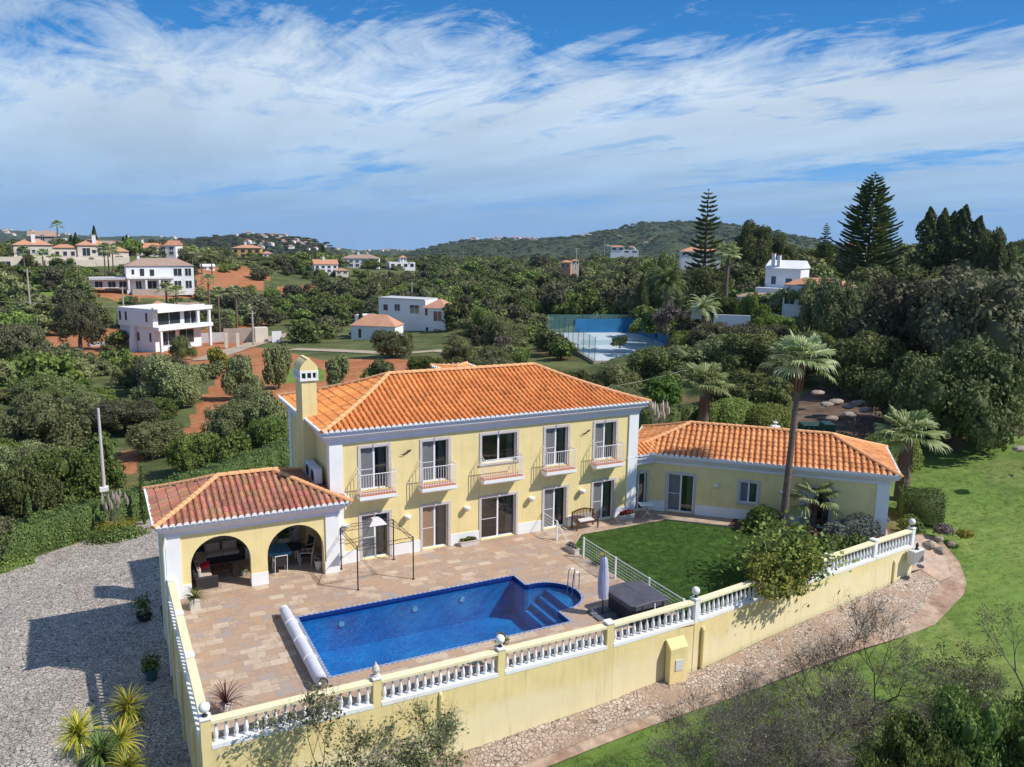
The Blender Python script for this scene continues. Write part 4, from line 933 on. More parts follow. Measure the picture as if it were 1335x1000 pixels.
# bistro table
bt = empty('bistro_table', (17.35, -.55, 0), math.radians(-20), 'small white folding table outside the corner door of the wing', 'table')
p = MB(); p.bbox(-.4, .4, -.3, .3, .72, .745, .01); p.build('table_top', M['frame'], bt)
for y in (-.24, .24):
    for s_ in (-1, 1):
        p = MB(); p.tube([(-.3*s_, y, 0), (.3*s_, y, .72)], .014, 5); p.build('leg', M['wiron'], bt)
# flower boxes & pots
def flowerbox(x, y, rz, L_, m, lab, h=.25, seed=1, plant=True):
    e_ = empty('flower_box', (x, y, 0.0), rz, lab, 'planter')
    p = MB(); p.bbox(-L_/2, L_/2, -.14, .14, 0, .26, .02); p.box(-L_/2-.02, L_/2+.02, -.16, .16, .22, .262); p.build('box', M['pot'], e_)
    p = MB(); p.quad((-L_/2+.03, -.12, .266), (L_/2-.03, -.12, .266), (L_/2-.03, .12, .266), (-L_/2+.03, .12, .266)); p.build('soil', M['soil'], e_)
    leafball('foliage', (0, 0, .32), (L_/2, .15, .12), 260, .09, m if m != 'flower' else 'carob', e_, seed, shell=.2)
    if m == 'flower': leafball('blossoms', (0, 0, .38), (L_/2, .16, .11), 120, .10, 'flower', e_, seed+3, shell=.6)
flowerbox(6.75, -.30, 0, .95, 'carob', 'white flower box with low green plants against the plinth left of the wide door')
flowerbox(16.2, -.35, 0, .95, 'flower', 'white flower box of red flowers beside the right corner pilaster', seed=2)
flowerbox(11.0, -3.2, math.radians(90), .9, 'dry', 'pale flower box with dry plants at the foot of the gate ramp', seed=3)
def potted(x, y, z, r, h, m, lab, kind='blades', L_=.5, n=46, up_=(.1, 1.4), seed=1, potm='pot', droop=.7, square=False):
    e_ = empty('potted_plant', (x, y, z), 0, lab, 'potted plant')
    p = MB()
    if square: p.bbox(-r, r, -r, r, 0, h, .02); p.box(-r-.02, r+.02, -r-.02, r+.02, h-.06, h-.001)
    else: p.lathe((0, 0, 0), [(r*.62, 0), (r*.85, h*.45), (r*.95, h*.85), (r*1.06, h*.87), (r*1.06, h), (r*.9, h), (r*.88, h*.9)], 16)
    p.build('pot', M[potm], e_)
    if kind == 'blades': bladeobj('foliage', (0, 0, h), n, L_, .022, up_, m, e_, seed, droop)
    else: leafball('foliage', (0, 0, h+L_*.45), (L_*.6, L_*.6, L_*.55), n*6, .11, m, e_, seed, shell=.2)
potted(-6.22, -1.95, 0, .21, .42, 'hedge', 'white square pot of yellow green grassy leaves at the left porch corner', L_=.62, n=70, seed=2, square=True)
potted(-6.2, -10.3, 0, .2, .34, 'burgundy', 'burgundy spiky cordyline potted in the corner of the balustrade', L_=.85, n=55, seed=3, up_=(.2, 1.5), droop=.35)
potted(-.72, -.2, 0, .17, .45, 'dry', 'white tapered pot with a faded plant inside the right arch', L_=.35, n=40, seed=4, kind='ball')
potted(-3.25, 2.75, 0, .25, .55, 'carob', 'white square planter of green leaves at the back of the porch', L_=.9, n=60, seed=5, kind='ball', square=True)
potted(-1.6, 3.2, 0, .25, .55, 'bright', 'white planter of green leaves behind the dining table', L_=.9, n=60, seed=6, kind='ball', square=True)
potted(3.02, -11.55, .0, .10, .9, 'yellowleaf', 'little yellow green plant beside the middle globe lamp', L_=.42, n=26, seed=7, kind='ball')
potted(11.45, -5.3, .02, .14, .3, 'yucca', 'yellow leaved plant on the lawn side of the pool fence', L_=.55, n=60, seed=8, droop=.9)
potted(-3.9, .55, 0, .14, .25, 'hedge', 'small spiky plant by the middle pier inside the left arch', L_=.35, n=26, seed=9)
# porch furniture
sf = empty('corner_sofa', (-4.45, 1.25, 0), 0, 'black rattan corner sofa with beige cushions inside the left arch', 'sofa')
sx = [(-1.55, -.85, -1.35, 1.9), (-.85, .7, 1.2, 1.9)]
p = MB()
for a in sx: p.bbox(*a, 0.03, .36, .03)
p.bbox(-1.62, -1.45, -1.35, 2.0, .36, .72, .03); p.bbox(-1.45, .7, 1.85, 2.0, .36, .72, .03); p.bbox(-1.55, -.62, -1.5, -1.353, 0.03, .55, .03); p.bbox(.701, .85, 1.2, 2.0, .03, .72, .03); p.build('frame', M['rattan'], sf)
for a in ((-1.44, -.83, -1.34, -.25), (-1.44, -.83, -.24, .80), (-1.44, -.83, .81, 1.84), (-.82, -.07, 1.19, 1.84), (-.06, .69, 1.19, 1.84)):
    p = MB(); p.bbox(*a, .362, .50, .04); p.build('seat_cushion', M['cushion'], sf)
for a in ((-1.44, -1.28, -1.3, -.3), (-1.44, -1.28, -.2, .75), (-1.44, -1.28, .85, 1.5), (-.8, -.1, 1.67, 1.83), (-.03, .66, 1.67, 1.83)):
    p = MB(); p.bbox(*a, .502, .86, .05); p.build('back_cushion', M['cushion'], sf)
p = MB(); p.bbox(0, .5, 0, .5, 0, .12, .05); p.xf(Matrix.Translation((-5.75, .55, .54)) @ Matrix.Rotation(-.35, 4, 'Y')); tag(p.build('throw_cushion', M['red']), 'bright red cushion on the near end of the corner sofa', 'cushion')
ct = empty('coffee_table', (-4.75, .95, 0), 0, 'low dark wooden coffee table in front of the corner sofa', 'table')
p = MB()
for k in range(6): p.box(-.45+k*.15, -.32+k*.15, -.35, .35, .38, .41)
p.build('table_top', M['wood'], ct)
for x in (-.42, .36):
    for y in (-.33, .28): p = MB(); p.box(x, x+.05, y, y+.05, 0, .38); p.build('leg', M['wood'], ct)
dt = empty('dining_table', (-1.95, 1.3, 0), 0, 'oval outdoor dining table with a blue and grey top inside the right arch', 'table')
for nm_, rng, mm_ in (('table_top', (0, 2*PI), 'dglass'),):
    p = MB(); n_ = 28; vs = [(1.0*math.cos(2*PI*k/n_), .62*math.sin(2*PI*k/n_)) for k in range(n_)]
    p.add([(x, y, .70) for x, y in vs]+[(x, y, .735) for x, y in vs], [(k, (k+1) % n_, n_+(k+1) % n_, n_+k) for k in range(n_)]+[tuple(range(n_, 2*n_)), tuple(range(n_-1, -1, -1))]); p.build(nm_, M[mm_], dt)
M['bluecloth'] = mat('blue_cloth', (0.06, .22, .42), .6, .1, 5)
p = MB(); vs2 = [(x, y) for x, y in vs if x < .35]; vs2.sort(key=lambda q: math.atan2(q[1], q[0]+.3)); p.add([(x*1.01, y*1.01, .742) for x, y in vs2]+[(x*1.02, y*1.02, .60) for x, y in vs2], [tuple(range(len(vs2)))]+[(k, len(vs2)+k, len(vs2)+(k+1) % len(vs2), (k+1) % len(vs2)) for k in range(len(vs2))]); p.build('cloth', M['bluecloth'], dt)
for x in (-.6, .6):
    for y in (-.3, .3): p = MB(); p.tube([(x, y, 0), (x*.9, y*.9, .70)], .025, 6); p.build('leg', M['wiron'], dt)
def chair(x, y, rz, lab):
    e_ = empty('garden_chair', (x, y, 0), rz, lab, 'chair', 'chairs round the oval table')
    p = MB(); p.bbox(-.25, .25, -.25, .25, .40, .44, .02); p.build('seat', M['rattan'], e_)
    p = MB(); p.add([(-.25, .25, .44), (.25, .25, .44), (.25, .36, .9), (-.25, .36, .9), (-.25, .22, .44), (.25, .22, .44), (.25, .33, .9), (-.25, .33, .9)], [(0, 1, 2, 3), (5, 4, 7, 6), (3, 2, 6, 7), (1, 0, 4, 5), (0, 3, 7, 4), (2, 1, 5, 6)]); p.build('backrest', M['rattan'], e_)
    for sx_ in (-.27, .27):
        p = MB(); p.tube([(sx_, -.25, 0), (sx_, -.25, .62), (sx_, .28, .62)], .016, 6); p.build('armrest', M['wiron'], e_)
        p = MB(); p.tube([(sx_, .25, 0), (sx_, .27, .44), (sx_, .37, .92)], .016, 6); p.build('leg', M['wiron'], e_)
    p = MB(); p.tube([(-.27, .37, .92), (.27, .37, .92)], .016, 6); p.build('frame', M['wiron'], e_)
chair(-2.35, .25, PI, 'black and white garden chair pulled up in front of the oval table')
chair(-1.05, .75, math.radians(-110), 'black and white garden chair at the right end of the oval table')
chair(-.85, 1.75, math.radians(-75), 'black and white garden chair against the house wall behind the table')
# driveway pots
e_ = g(-7.95, 1.2); potted(-7.95, -.4, g(-7.95, -.4)+.02, .27, .42, 'carob', 'teal glazed pot of green leaves standing on the cobbles by the wall', L_=.75, n=60, kind='ball', seed=11, potm='tealpot')
q_ = hit(189, 812); bw = empty('black_tub', (q_[0], q_[1], q_[2]), 0, 'wide black bowl planter standing on the shaded cobbles', 'planter')
p = MB(); p.lathe((0, 0, 0), [(.24, 0), (.34, .22), (.38, .3), (.38, .33), (.34, .33), (.32, .26), (.01, .25)], 20); p.build('bowl', M['black'], bw); leafball('soil', (0, 0, .26), (.28, .28, .06), 120, .08, 'dry', bw, 5, shell=0)
q_ = hit(200, 742); potted(-7.9, 7.0, g(-7.9, 7.0), .3, .4, 'pine', 'dark shaded pot plant against the side of the porch', L_=1.0, n=60, kind='ball', seed=12, potm='black')
# AC box + bits at the far end of the balustrade
e_ = empty('air_conditioner', (26.35, -10.35, -.62), math.radians(7), 'pale boxed air conditioner hung on the outer face of the retaining wall end', 'air conditioner')
p = MB(); p.bbox(-.1, .8, -.25, .13, 0, .68, .03); p.build('casing', M['acmetal'], e_)
p = MB(); [p.box(-.04+k*.07, -.01+k*.07, -.262, -.25, .06, .62) for k in range(12)]; p.build('grille', M['concrete'], e_)
p = MB(); p.lathe((.35, -.05, .68), [(.09, 0), (.10, .05), (.05, .1), (.08, .22), (.03, .34)], 10); tag(p.build('black_finial', M['black']), 'small black ornament standing on the boxed air conditioner', 'ornament'); bpy.data.objects['black_finial'].matrix_world = Matrix.Translation((26.35, -10.35, -.62))
for i, (a, b, s_) in enumerate(((1210, 715, .32), (1224, 705, .22), (1225, 722, .30), (1240, 712, .20))):
    q_ = unp(a, b, -.05); R_ = random.Random(i+50); p = MB(); p.sphere((0, 0, 0), s_, 9, 6, .7)
    p.v = [tuple(c*R_.uniform(.8, 1.15) for c in v) for v in p.v]; o = p.build('garden_rock', M['rock']); o.location = (q_[0], q_[1], s_*.35)
    tag(o, ['big pale rock beside the path end', 'small rock behind the big pale one', 'reddish stone block near the path corner', 'small rock nearest the open lawn'][i], 'rock')
p = MB(); p.lathe((0, 0, 0), [(.22, 0), (.22, .08), (.07, .14), (.07, .55), (.30, .62), (.34, .72), (.30, .72), (.05, .66)], 14); q_ = (28.6, -2.4)
# ================================================================== VEGETATION KIT
def crown_mesh(name, seed, lobes, n, size, m, hz=.8, core=True, gap=0.0, flat=.0):
    """unit crown (radius about 1, bottom at z=0) of many leaf clumps"""
    R = np.random.RandomState(seed); C = []
    for i in range(lobes):
        a = R.rand()*2*PI; rr = math.sqrt(R.rand())*.72; zz = R.uniform(.25, 1.0); rr *= math.sqrt(max(1-(zz-.45)**2*1.6, .1)); C.append((rr*math.cos(a), rr*math.sin(a), (zz-flat*.3)*hz*1.25, R.uniform(.24, .42)))
    C = np.array(C); w = C[:, 3]**2; w /= w.sum(); idx = R.choice(lobes, n, p=w)
    d = R.normal(size=(n, 3)); d[:, 2] += .35; d /= np.linalg.norm(d, axis=1)[:, None]
    # twig sized clusters on every lobe
    k = 34; cd = R.normal(size=(lobes, k, 3)); cd[:, :, 2] += .25; cd /= np.linalg.norm(cd, axis=2)[:, :, None]
    pick = R.randint(0, k, n); d = cd[idx, pick]+R.normal(size=(n, 3))*.20; d /= np.linalg.norm(d, axis=1)[:, None]
    P = C[idx, :3]+d*(C[idx, 3]*(.80+.30*R.rand(n)+.12*((pick*7) % 5-2)/2))[:, None]*np.array([1, 1, .85])
    P[:, 2] = np.maximum(P[:, 2], .02)
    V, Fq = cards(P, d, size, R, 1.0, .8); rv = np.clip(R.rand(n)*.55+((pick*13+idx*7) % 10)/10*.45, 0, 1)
    if core:
        vs, fs = [], []
        for cx, cy, cz, r in C:
            b = len(vs)+len(V); nn, mm_ = 7, 5
            for i in range(mm_+1):
                for j in range(nn):
                    t = 2*PI*j/nn; q = PI*i/mm_; rr = r*.60*(1+.15*math.sin(5*t+cx*9)*math.sin(3*q)); vs.append((cx+rr*math.sin(q)*math.cos(t), cy+rr*math.sin(q)*math.sin(t), max(cz-rr*.85*math.cos(q), .03)))
            for i in range(mm_):
                for j in range(nn): fs.append((b+i*nn+j, b+i*nn+(j+1) % nn, b+(i+1)*nn+(j+1) % nn, b+(i+1)*nn+j))
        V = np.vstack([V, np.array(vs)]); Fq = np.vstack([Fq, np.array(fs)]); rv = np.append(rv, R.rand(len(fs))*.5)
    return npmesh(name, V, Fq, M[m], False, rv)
def trunk_mesh(name, seed, hz=.55):
    """unit trunk: height 1 reaches into the crown"""
    R = random.Random(seed); mb = MB(); top = Vector((R.uniform(-.08, .08), R.uniform(-.08, .08), hz))
    mb.tube([(0, 0, -.15), (R.uniform(-.03, .03), 0, hz*.5), top], [.075, .06, .05], 7)
    for i in range(5):
        a = i*2*PI/5+R.uniform(-.4, .4); e = top+Vector((math.cos(a)*.28, math.sin(a)*.28, R.uniform(.2, .4))); mb.tube([top-Vector((0, 0, .08)), top.lerp(e, .5)+Vector((0, 0, .02)), e], [.04, .026, .012], 5)
    me = mb.build(name, M['bark']); d = me.data; bpy.data.objects.remove(me); return d
CR = {}
for kind, m_, hz, ln in (('oak', 'oak', .75, 20), ('olive', 'olive', .72, 17), ('carob', 'carob', .70, 22), ('greyoak', 'greyoak', .75, 22), ('bright', 'bright', .8, 16)):
    CR[kind] = [[crown_mesh('crown', 11+i*3+len(kind), ln, n, s, m_, hz) for i in range(3 if n < 9000 else 2)] for n, s in ((5200, .085), (1500, .125), (17000, .046))]
TR = [trunk_mesh('trunk', i) for i in range(3)]
def tree(kind, x, y, h, r, label, group=None, lod=0, rz=None, name=None, cat='tree', z=None, parts=True, cz=None, R=rnd):
    """h total height, r crown radius; crown occupies the upper part"""
    z = g(x, y) if z is None else z; rz = R.uniform(0, 6.28) if rz is None else rz; lod = 2 if (r > 2.3 and lod == 0 and len(CR[kind]) > 2) else lod; i = R.randrange(len(CR[kind][lod]))
    me = CR[kind][lod][i]; base = h*(.18 if cz is None else cz); ch = h-base; hz = max(v.co.z for v in me.vertices) if 'hz' not in me else me['hz']; me['hz'] = hz
    nm = name or {'oak': 'oak_tree', 'olive': 'olive_tree', 'carob': 'carob_tree', 'greyoak': 'oak_tree', 'bright': 'leafy_tree'}[kind]
    if parts:
        e = empty(nm, (x, y, z), rz, label, cat, group)
        c = bpy.data.objects.new('crown', me); COL.objects.link(c); c.parent = e; c.location = (0, 0, base); c.scale = (r, r, ch/hz)
        t = bpy.data.objects.new('trunk', TR[i]); COL.objects.link(t); t.parent = e; t.scale = (min(h, r*1.6)*.8, min(h, r*1.6)*.8, h*.72)
        return e
    c = bpy.data.objects.new(nm, me); COL.objects.link(c); c.location = (x, y, z+h*.03); c.rotation_euler = (0, 0, rz); c.scale = (r, r, (h*.97)/hz); tag(c, label, cat, group); return c
def ztop(x, y, b):
    lo, hi = -20, 60
    for _ in range(40):
        m_ = (lo+hi)/2
        if pix((x, y, m_))[1] > b: lo = m_
        else: hi = m_
    return lo
def tree_px(kind, px, top, D_, wpx, label, group=None, lod=0, **k):
    p = at(px, top, D_); z = g(p[0], p[1]); h = max(p[2]-z, 1.2); r = wpx*.5*D_/1115.0
    return tree(kind, p[0], p[1], h, r, label, group, lod, z=z, **k)
# ---- hedges
def hedge(pts, w, h, m, label, size=.13, dens=90, name='hedge', zf=None, cat='hedge', seed=1, group=None, round_=0.0):
    R = np.random.RandomState(seed); Vs, Ns = [], []; core = MB(); pts = [Vector(p) for p in pts]
    for A, B in zip(pts[:-1], pts[1:]):
        u = (B-A); L_ = u.length; u = u/L_; nrm = Vector((-u.y, u.x)); n = int(dens*L_*(w+2*h)/3*1.6)
        s = R.rand(n)*L_; q = R.rand(n)*(w+2*h)
        wob = (.10*np.sin(s*1.7+seed)+.08*np.sin(s*4.1))*(1 if L_ > 3 else .25)
        x = np.where(q < h, -w/2-wob*.4, np.where(q > h+w, w/2+wob*.4, q-h-w/2)); z = np.where(q < h, q, np.where(q > h+w, 2*h+w-q, h+wob))
        P2 = np.array([A.x, A.y])+np.outer(s, [u.x, u.y])+np.outer(x, [nrm.x, nrm.y])
        zz = G(P2[:, 0], P2[:, 1]) if zf is None else np.full(n, zf)
        P3 = np.column_stack([P2, zz+z])+R.normal(size=(n, 3))*(.05 if m != 'clipped' else .025)
        N = np.where((q < h)[:, None], -np.array([nrm.x, nrm.y, 0]), np.where((q > h+w)[:, None], np.array([nrm.x, nrm.y, 0]), np.array([0, 0, 1.0])))
        Vs.append(P3); Ns.append(N)
        ns = max(1, int(L_/1.2))
        for k in range(ns):
            a, b = A+u*(L_*k/ns), A+u*(L_*(k+1)/ns); za = (g(a.x, a.y) if zf is None else zf); zb = (g(b.x, b.y) if zf is None else zf); o_ = nrm*(w/2-.06)
            core.add([(a-o_).to_3d()+Vector((0, 0, za-.2)), (b-o_).to_3d()+Vector((0, 0, zb-.2)), (b+o_).to_3d()+Vector((0, 0, zb-.2)), (a+o_).to_3d()+Vector((0, 0, za-.2)), (a-o_).to_3d()+Vector((0, 0, za+h-.1)), (b-o_).to_3d()+Vector((0, 0, zb+h-.1)), (b+o_).to_3d()+Vector((0, 0, zb+h-.1)), (a+o_).to_3d()+Vector((0, 0, za+h-.1))], [(0, 1, 5, 4), (1, 2, 6, 5), (2, 3, 7, 6), (3, 0, 4, 7), (4, 5, 6, 7)])
    P = np.vstack(Vs); N = np.vstack(Ns); V, Fq = cards(P, N, size, R, 1, .7); cv = np.array(core.v); cf = np.array(core.f)+len(V)
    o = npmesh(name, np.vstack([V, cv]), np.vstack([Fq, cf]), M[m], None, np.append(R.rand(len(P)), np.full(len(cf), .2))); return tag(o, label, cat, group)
def bush(x, y, z, rx, ry, rz_, m, label, n=2200, size=.13, name='shrub', seed=1, cat='shrub', group=None, core=True):
    R = np.random.RandomState(seed); lob = 12; d = R.normal(size=(lob, 3)); d[:, 2] = abs(d[:, 2]); d /= np.linalg.norm(d, axis=1)[:, None]; C = d*.45; lr = R.uniform(.45, .62, lob)
    i = R.randint(0, lob, n); e = R.normal(size=(n, 3)); e[:, 2] += .4; e /= np.linalg.norm(e, axis=1)[:, None]; P = C[i]+e*(lr[i]*(.75+.3*R.rand(n)))[:, None]; P[:, 2] = abs(P[:, 2]); P *= np.array([rx, ry, rz_])
    V, Fq = cards(P, e, size, R, 1, .6); rv = R.rand(n)
    if core:
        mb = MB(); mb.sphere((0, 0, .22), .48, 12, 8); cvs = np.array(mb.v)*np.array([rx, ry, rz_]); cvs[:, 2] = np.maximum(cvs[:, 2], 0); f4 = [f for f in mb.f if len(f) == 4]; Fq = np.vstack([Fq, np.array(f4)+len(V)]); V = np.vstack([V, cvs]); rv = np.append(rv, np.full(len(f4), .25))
    o = npmesh(name, V, Fq, M[m], None, rv); o.location = (x, y, z); return tag(o, label, cat, group)
# ---- fan palms
def fan_crown(R_, n, rad, seed, name, par, m='fan', droopy=1.0, up=1.42):
    R = random.Random(seed); V, Fc, rv = [], [], []; 
    def strip(pts, ws, side, val):
        b = len(V)
        for p, w in zip(pts, ws): V.append(tuple(p-side*w)); V.append(tuple(p+side*w))
        for k in range(len(pts)-1): Fc.append((b+2*k, b+2*k+1, b+2*k+3, b+2*k+2)); rv.append(val)
    for i in range(n):
        az = i*2.399+R.uniform(-.2, .2); fr = i/n; el = up-fr**1.3*(up+.06)*droopy+R.uniform(-.12, .12); L1 = rad*R.uniform(.34, .46); out = Vector((math.cos(az), math.sin(az), 0)); side = Vector((-math.sin(az), math.cos(az), 0))
        d0 = out*math.cos(el)+Vector((0, 0, math.sin(el))); d1 = out*math.cos(el-.35)+Vector((0, 0, math.sin(el-.35)))
        p0 = d0*.12; pm = d0*L1*.55; pe = pm+d1*L1*.55; strip([p0, pm, pe], [.02, .016, .014], side, .25)
        upn = side.cross(d1); L2 = rad*R.uniform(.56, .70); base = R.uniform(.2, .9)
        ns = 19
        for k in range(ns):
            a = (k/(ns-1)-.5)*2.2; dr = d1*math.cos(a)+side*math.sin(a); sd = side*math.cos(a)-d1*math.sin(a); l = L2*(1-.28*abs(a)/1.25)*R.uniform(.9, 1.05)
            dn = Vector((0, 0, -1)); p1 = pe+dr*l*.5+dn*l*.04; p2 = pe+dr*l*.80+dn*l*(.08+.10*R.random()); p3 = pe+dr*l*.93+dn*l*(.18+.22*R.random()); tw = sd*.8+upn*.45*(1 if k % 2 else -1)
            w = rad*.024; strip([pe, p1, p2, p3], [w*.5, w, w*.6, .003], tw.normalized(), min(max(base*.6+R.random()*.4, 0), 1))
    return npmesh(name, np.array(V), np.array(Fc), M[m], par, np.array(rv))
def fan_palm(x, y, z, h, rad, label, r0=.24, r1=.16, lean=(0, 0), n=34, seed=1, boots=1.6, bootr=.34, group=None):
    e = empty('fan_palm', (x, y, z), 0, label, 'palm tree', group); R = random.Random(seed); mb = MB(); N = int(h/.16)+2; pts, rs = [], []
    for i in range(N):
        t = i/(N-1); pts.append((lean[0]*t**1.3, lean[1]*t**1.3, h*t)); rs.append((r0+(r1-r0)*min(t*1.1, 1)+(.12*(1-t*12) if t < .08 else 0))*(1+.035*(i % 2)))
    mb.tube(pts, rs, 12); mb.build('trunk', M['palmbark'], e)
    if boots:
        b = MB(); nb = int(boots/.11)
        for i in range(nb):
            t = i/nb; zz = h-boots+boots*t; lx, ly = lean[0]*(zz/h)**1.3, lean[1]*(zz/h)**1.3; rr = r1+(bootr-r1)*math.sin(PI*min(t*1.15+.12, 1))
            for k in range(9):
                a = k*2*PI/9+i*.7; o = Vector((math.cos(a), math.sin(a), 0)); s = Vector((-math.sin(a), math.cos(a), 0)); c = Vector((lx, ly, zz))+o*rr*.72
                b.add([c-s*.075, c+s*.075, c+s*.03+o*.13+Vector((0, 0, .17)), c-s*.03+o*.13+Vector((0, 0, .17)), c-o*.10-s*.06, c-o*.1+s*.06], [(0, 1, 2, 3), (4, 0, 3, 3)][:1]+[(1, 0, 4, 5)])
            if i % 2 == 0: b.tube([(lx, ly, zz-.06), (lx, ly, zz+.2)], [rr*.74, rr*.72], 10)
        b.build('old_leaf_bases', M['palmbrown'], e)
    c = fan_crown(R, n, rad, seed, 'crown', e); c.location = (lean[0], lean[1], h)
    return e
def feather_palm(x, y, z, h, rad, label, seed=1, n=40, group=None, m='pine', tr=.28):
    e = empty('date_palm', (x, y, z), 0, label, 'palm tree', group); mb = MB(); mb.tube([(0, 0, -.2), (0, 0, h)], [tr, tr*.9], 10); mb.build('trunk', M['palmbark'], e)
    R = random.Random(seed); V, Fc = [], []
    for i in range(n):
        az = i*2.399; el = 1.35-1.7*i/n; out = Vector((math.cos(az), math.sin(az), 0)); side = Vector((-math.sin(az), math.cos(az), 0)); pts = []
        for k in range(7): t = k/6; ee = el-1.3*t*t; pts.append((pts[-1] if pts else Vector((0, 0, 0)))+(out*math.cos(ee)+Vector((0, 0, math.sin(ee))))*rad/6 if k else Vector((0, 0, 0)))
        for k in range(6):
            for q in range(3):
                p = pts[k].lerp(pts[k+1], q/3); dd = (pts[k+1]-pts[k]).normalized()
                for s in (-1, 1):
                    l = rad*.22*(1-((k+q/3)/6)**2*.6)*R.uniform(.8, 1.1); tip = p+(side*s*.8+dd*.6-Vector((0, 0, .25))).normalized()*l; b = len(V); w = dd*rad*.022; V += [tuple(p-w), tuple(p+w), tuple(tip+w*.3), tuple(tip-w*.3)]; Fc.append((b, b+1, b+2, b+3))
    c = npmesh('crown', np.array(V), np.array(Fc), M[m], e, np.array([R.random() for _ in Fc])); c.location = (0, 0, h); return e
def norfolk(x, y, z, H, R0, label, seed=1, whorls=30, sparse=0.0, prof=1.0, gapw=0):
    e = empty('norfolk_pine', (x, y, z), 0, label, 'pine tree'); mb = MB(); mb.tube([(0, 0, -.3), (0, 0, H*.5), (0, 0, H)], [H*.016, H*.010, .03], 8); mb.build('trunk', M['bark'], e)
    R = random.Random(seed); V, Fc, rv = [], [], []
    for w in range(whorls):
        t = w/(whorls-1); zz = H*(.06+.93*t**.92); rr = R0*((1-t)**prof)*R.uniform(.82, 1.08)+.18
        if t < .12: rr *= .75+t*2
        nb = 7 if t < .85 else 5; ph = R.random()*6
        if R.random() < sparse: rr *= R.uniform(.45, .7)
        for k in range(nb):
            az = ph+k*2*PI/nb; o = Vector((math.cos(az), math.sin(az), 0)); s = Vector((-math.sin(az), math.cos(az), 0)); l = rr*R.uniform(.8, 1.1); seg = max(4, int(l/.40))
            pp = lambda u: Vector((0, 0, zz))+o*l*u+Vector((0, 0, l*(-.10*u+.34*u*u)))
            val = R.random()
            for j in range(seg):
                u0, u1 = .10+.90*j/seg, .10+.90*(j+1.35)/seg; a, b = pp(u0), pp(min(u1, 1.04)); wd = (.20+.16*math.sin(PI*min(u0+.1, 1)))*min(1, .35+l/4)
                for sd in (s, s*.6+Vector((0, 0, .8)), s*-.6+Vector((0, 0, .8))):
                    for q in range(2):
                        tt = sd*wd*R.uniform(.7, 1.2)*(1 if q else -1); tip = tt+(b-a)*.55+Vector((0, 0, abs(tt.length)*.35)); i0 = len(V); V.extend([tuple(a), tuple(b), tuple(b+tip*.75), tuple(a+tip)]); Fc.append((i0, i0+1, i0+2, i0+3)); rv.append(min(1, val*.6+R.random()*.4))
    npmesh('crown', np.array(V), np.array(Fc), M['pine'], e, np.array(rv)); return e
def cypress(x, y, z, h, r, label, n=1500, size=.22, seed=1, group=None, m='cypress', rough=0.0, core=True):
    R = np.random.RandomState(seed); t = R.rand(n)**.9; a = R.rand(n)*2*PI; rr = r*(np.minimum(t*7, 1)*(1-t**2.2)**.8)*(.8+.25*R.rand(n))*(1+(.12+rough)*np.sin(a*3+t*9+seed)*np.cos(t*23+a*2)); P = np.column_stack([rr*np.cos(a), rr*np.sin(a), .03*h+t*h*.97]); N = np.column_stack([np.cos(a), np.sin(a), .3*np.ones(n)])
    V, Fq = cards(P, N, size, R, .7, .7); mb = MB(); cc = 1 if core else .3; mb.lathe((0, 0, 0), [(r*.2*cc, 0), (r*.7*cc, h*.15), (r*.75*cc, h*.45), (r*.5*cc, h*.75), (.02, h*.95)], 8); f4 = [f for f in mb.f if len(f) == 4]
    o = npmesh('cypress_tree', np.vstack([V, np.array(mb.v)]), np.vstack([Fq, np.array(f4)+len(V)]), M[m], None, np.append(R.rand(n), np.full(len(f4), .2))); o.location = (x, y, z); return tag(o, label, 'cypress', group)
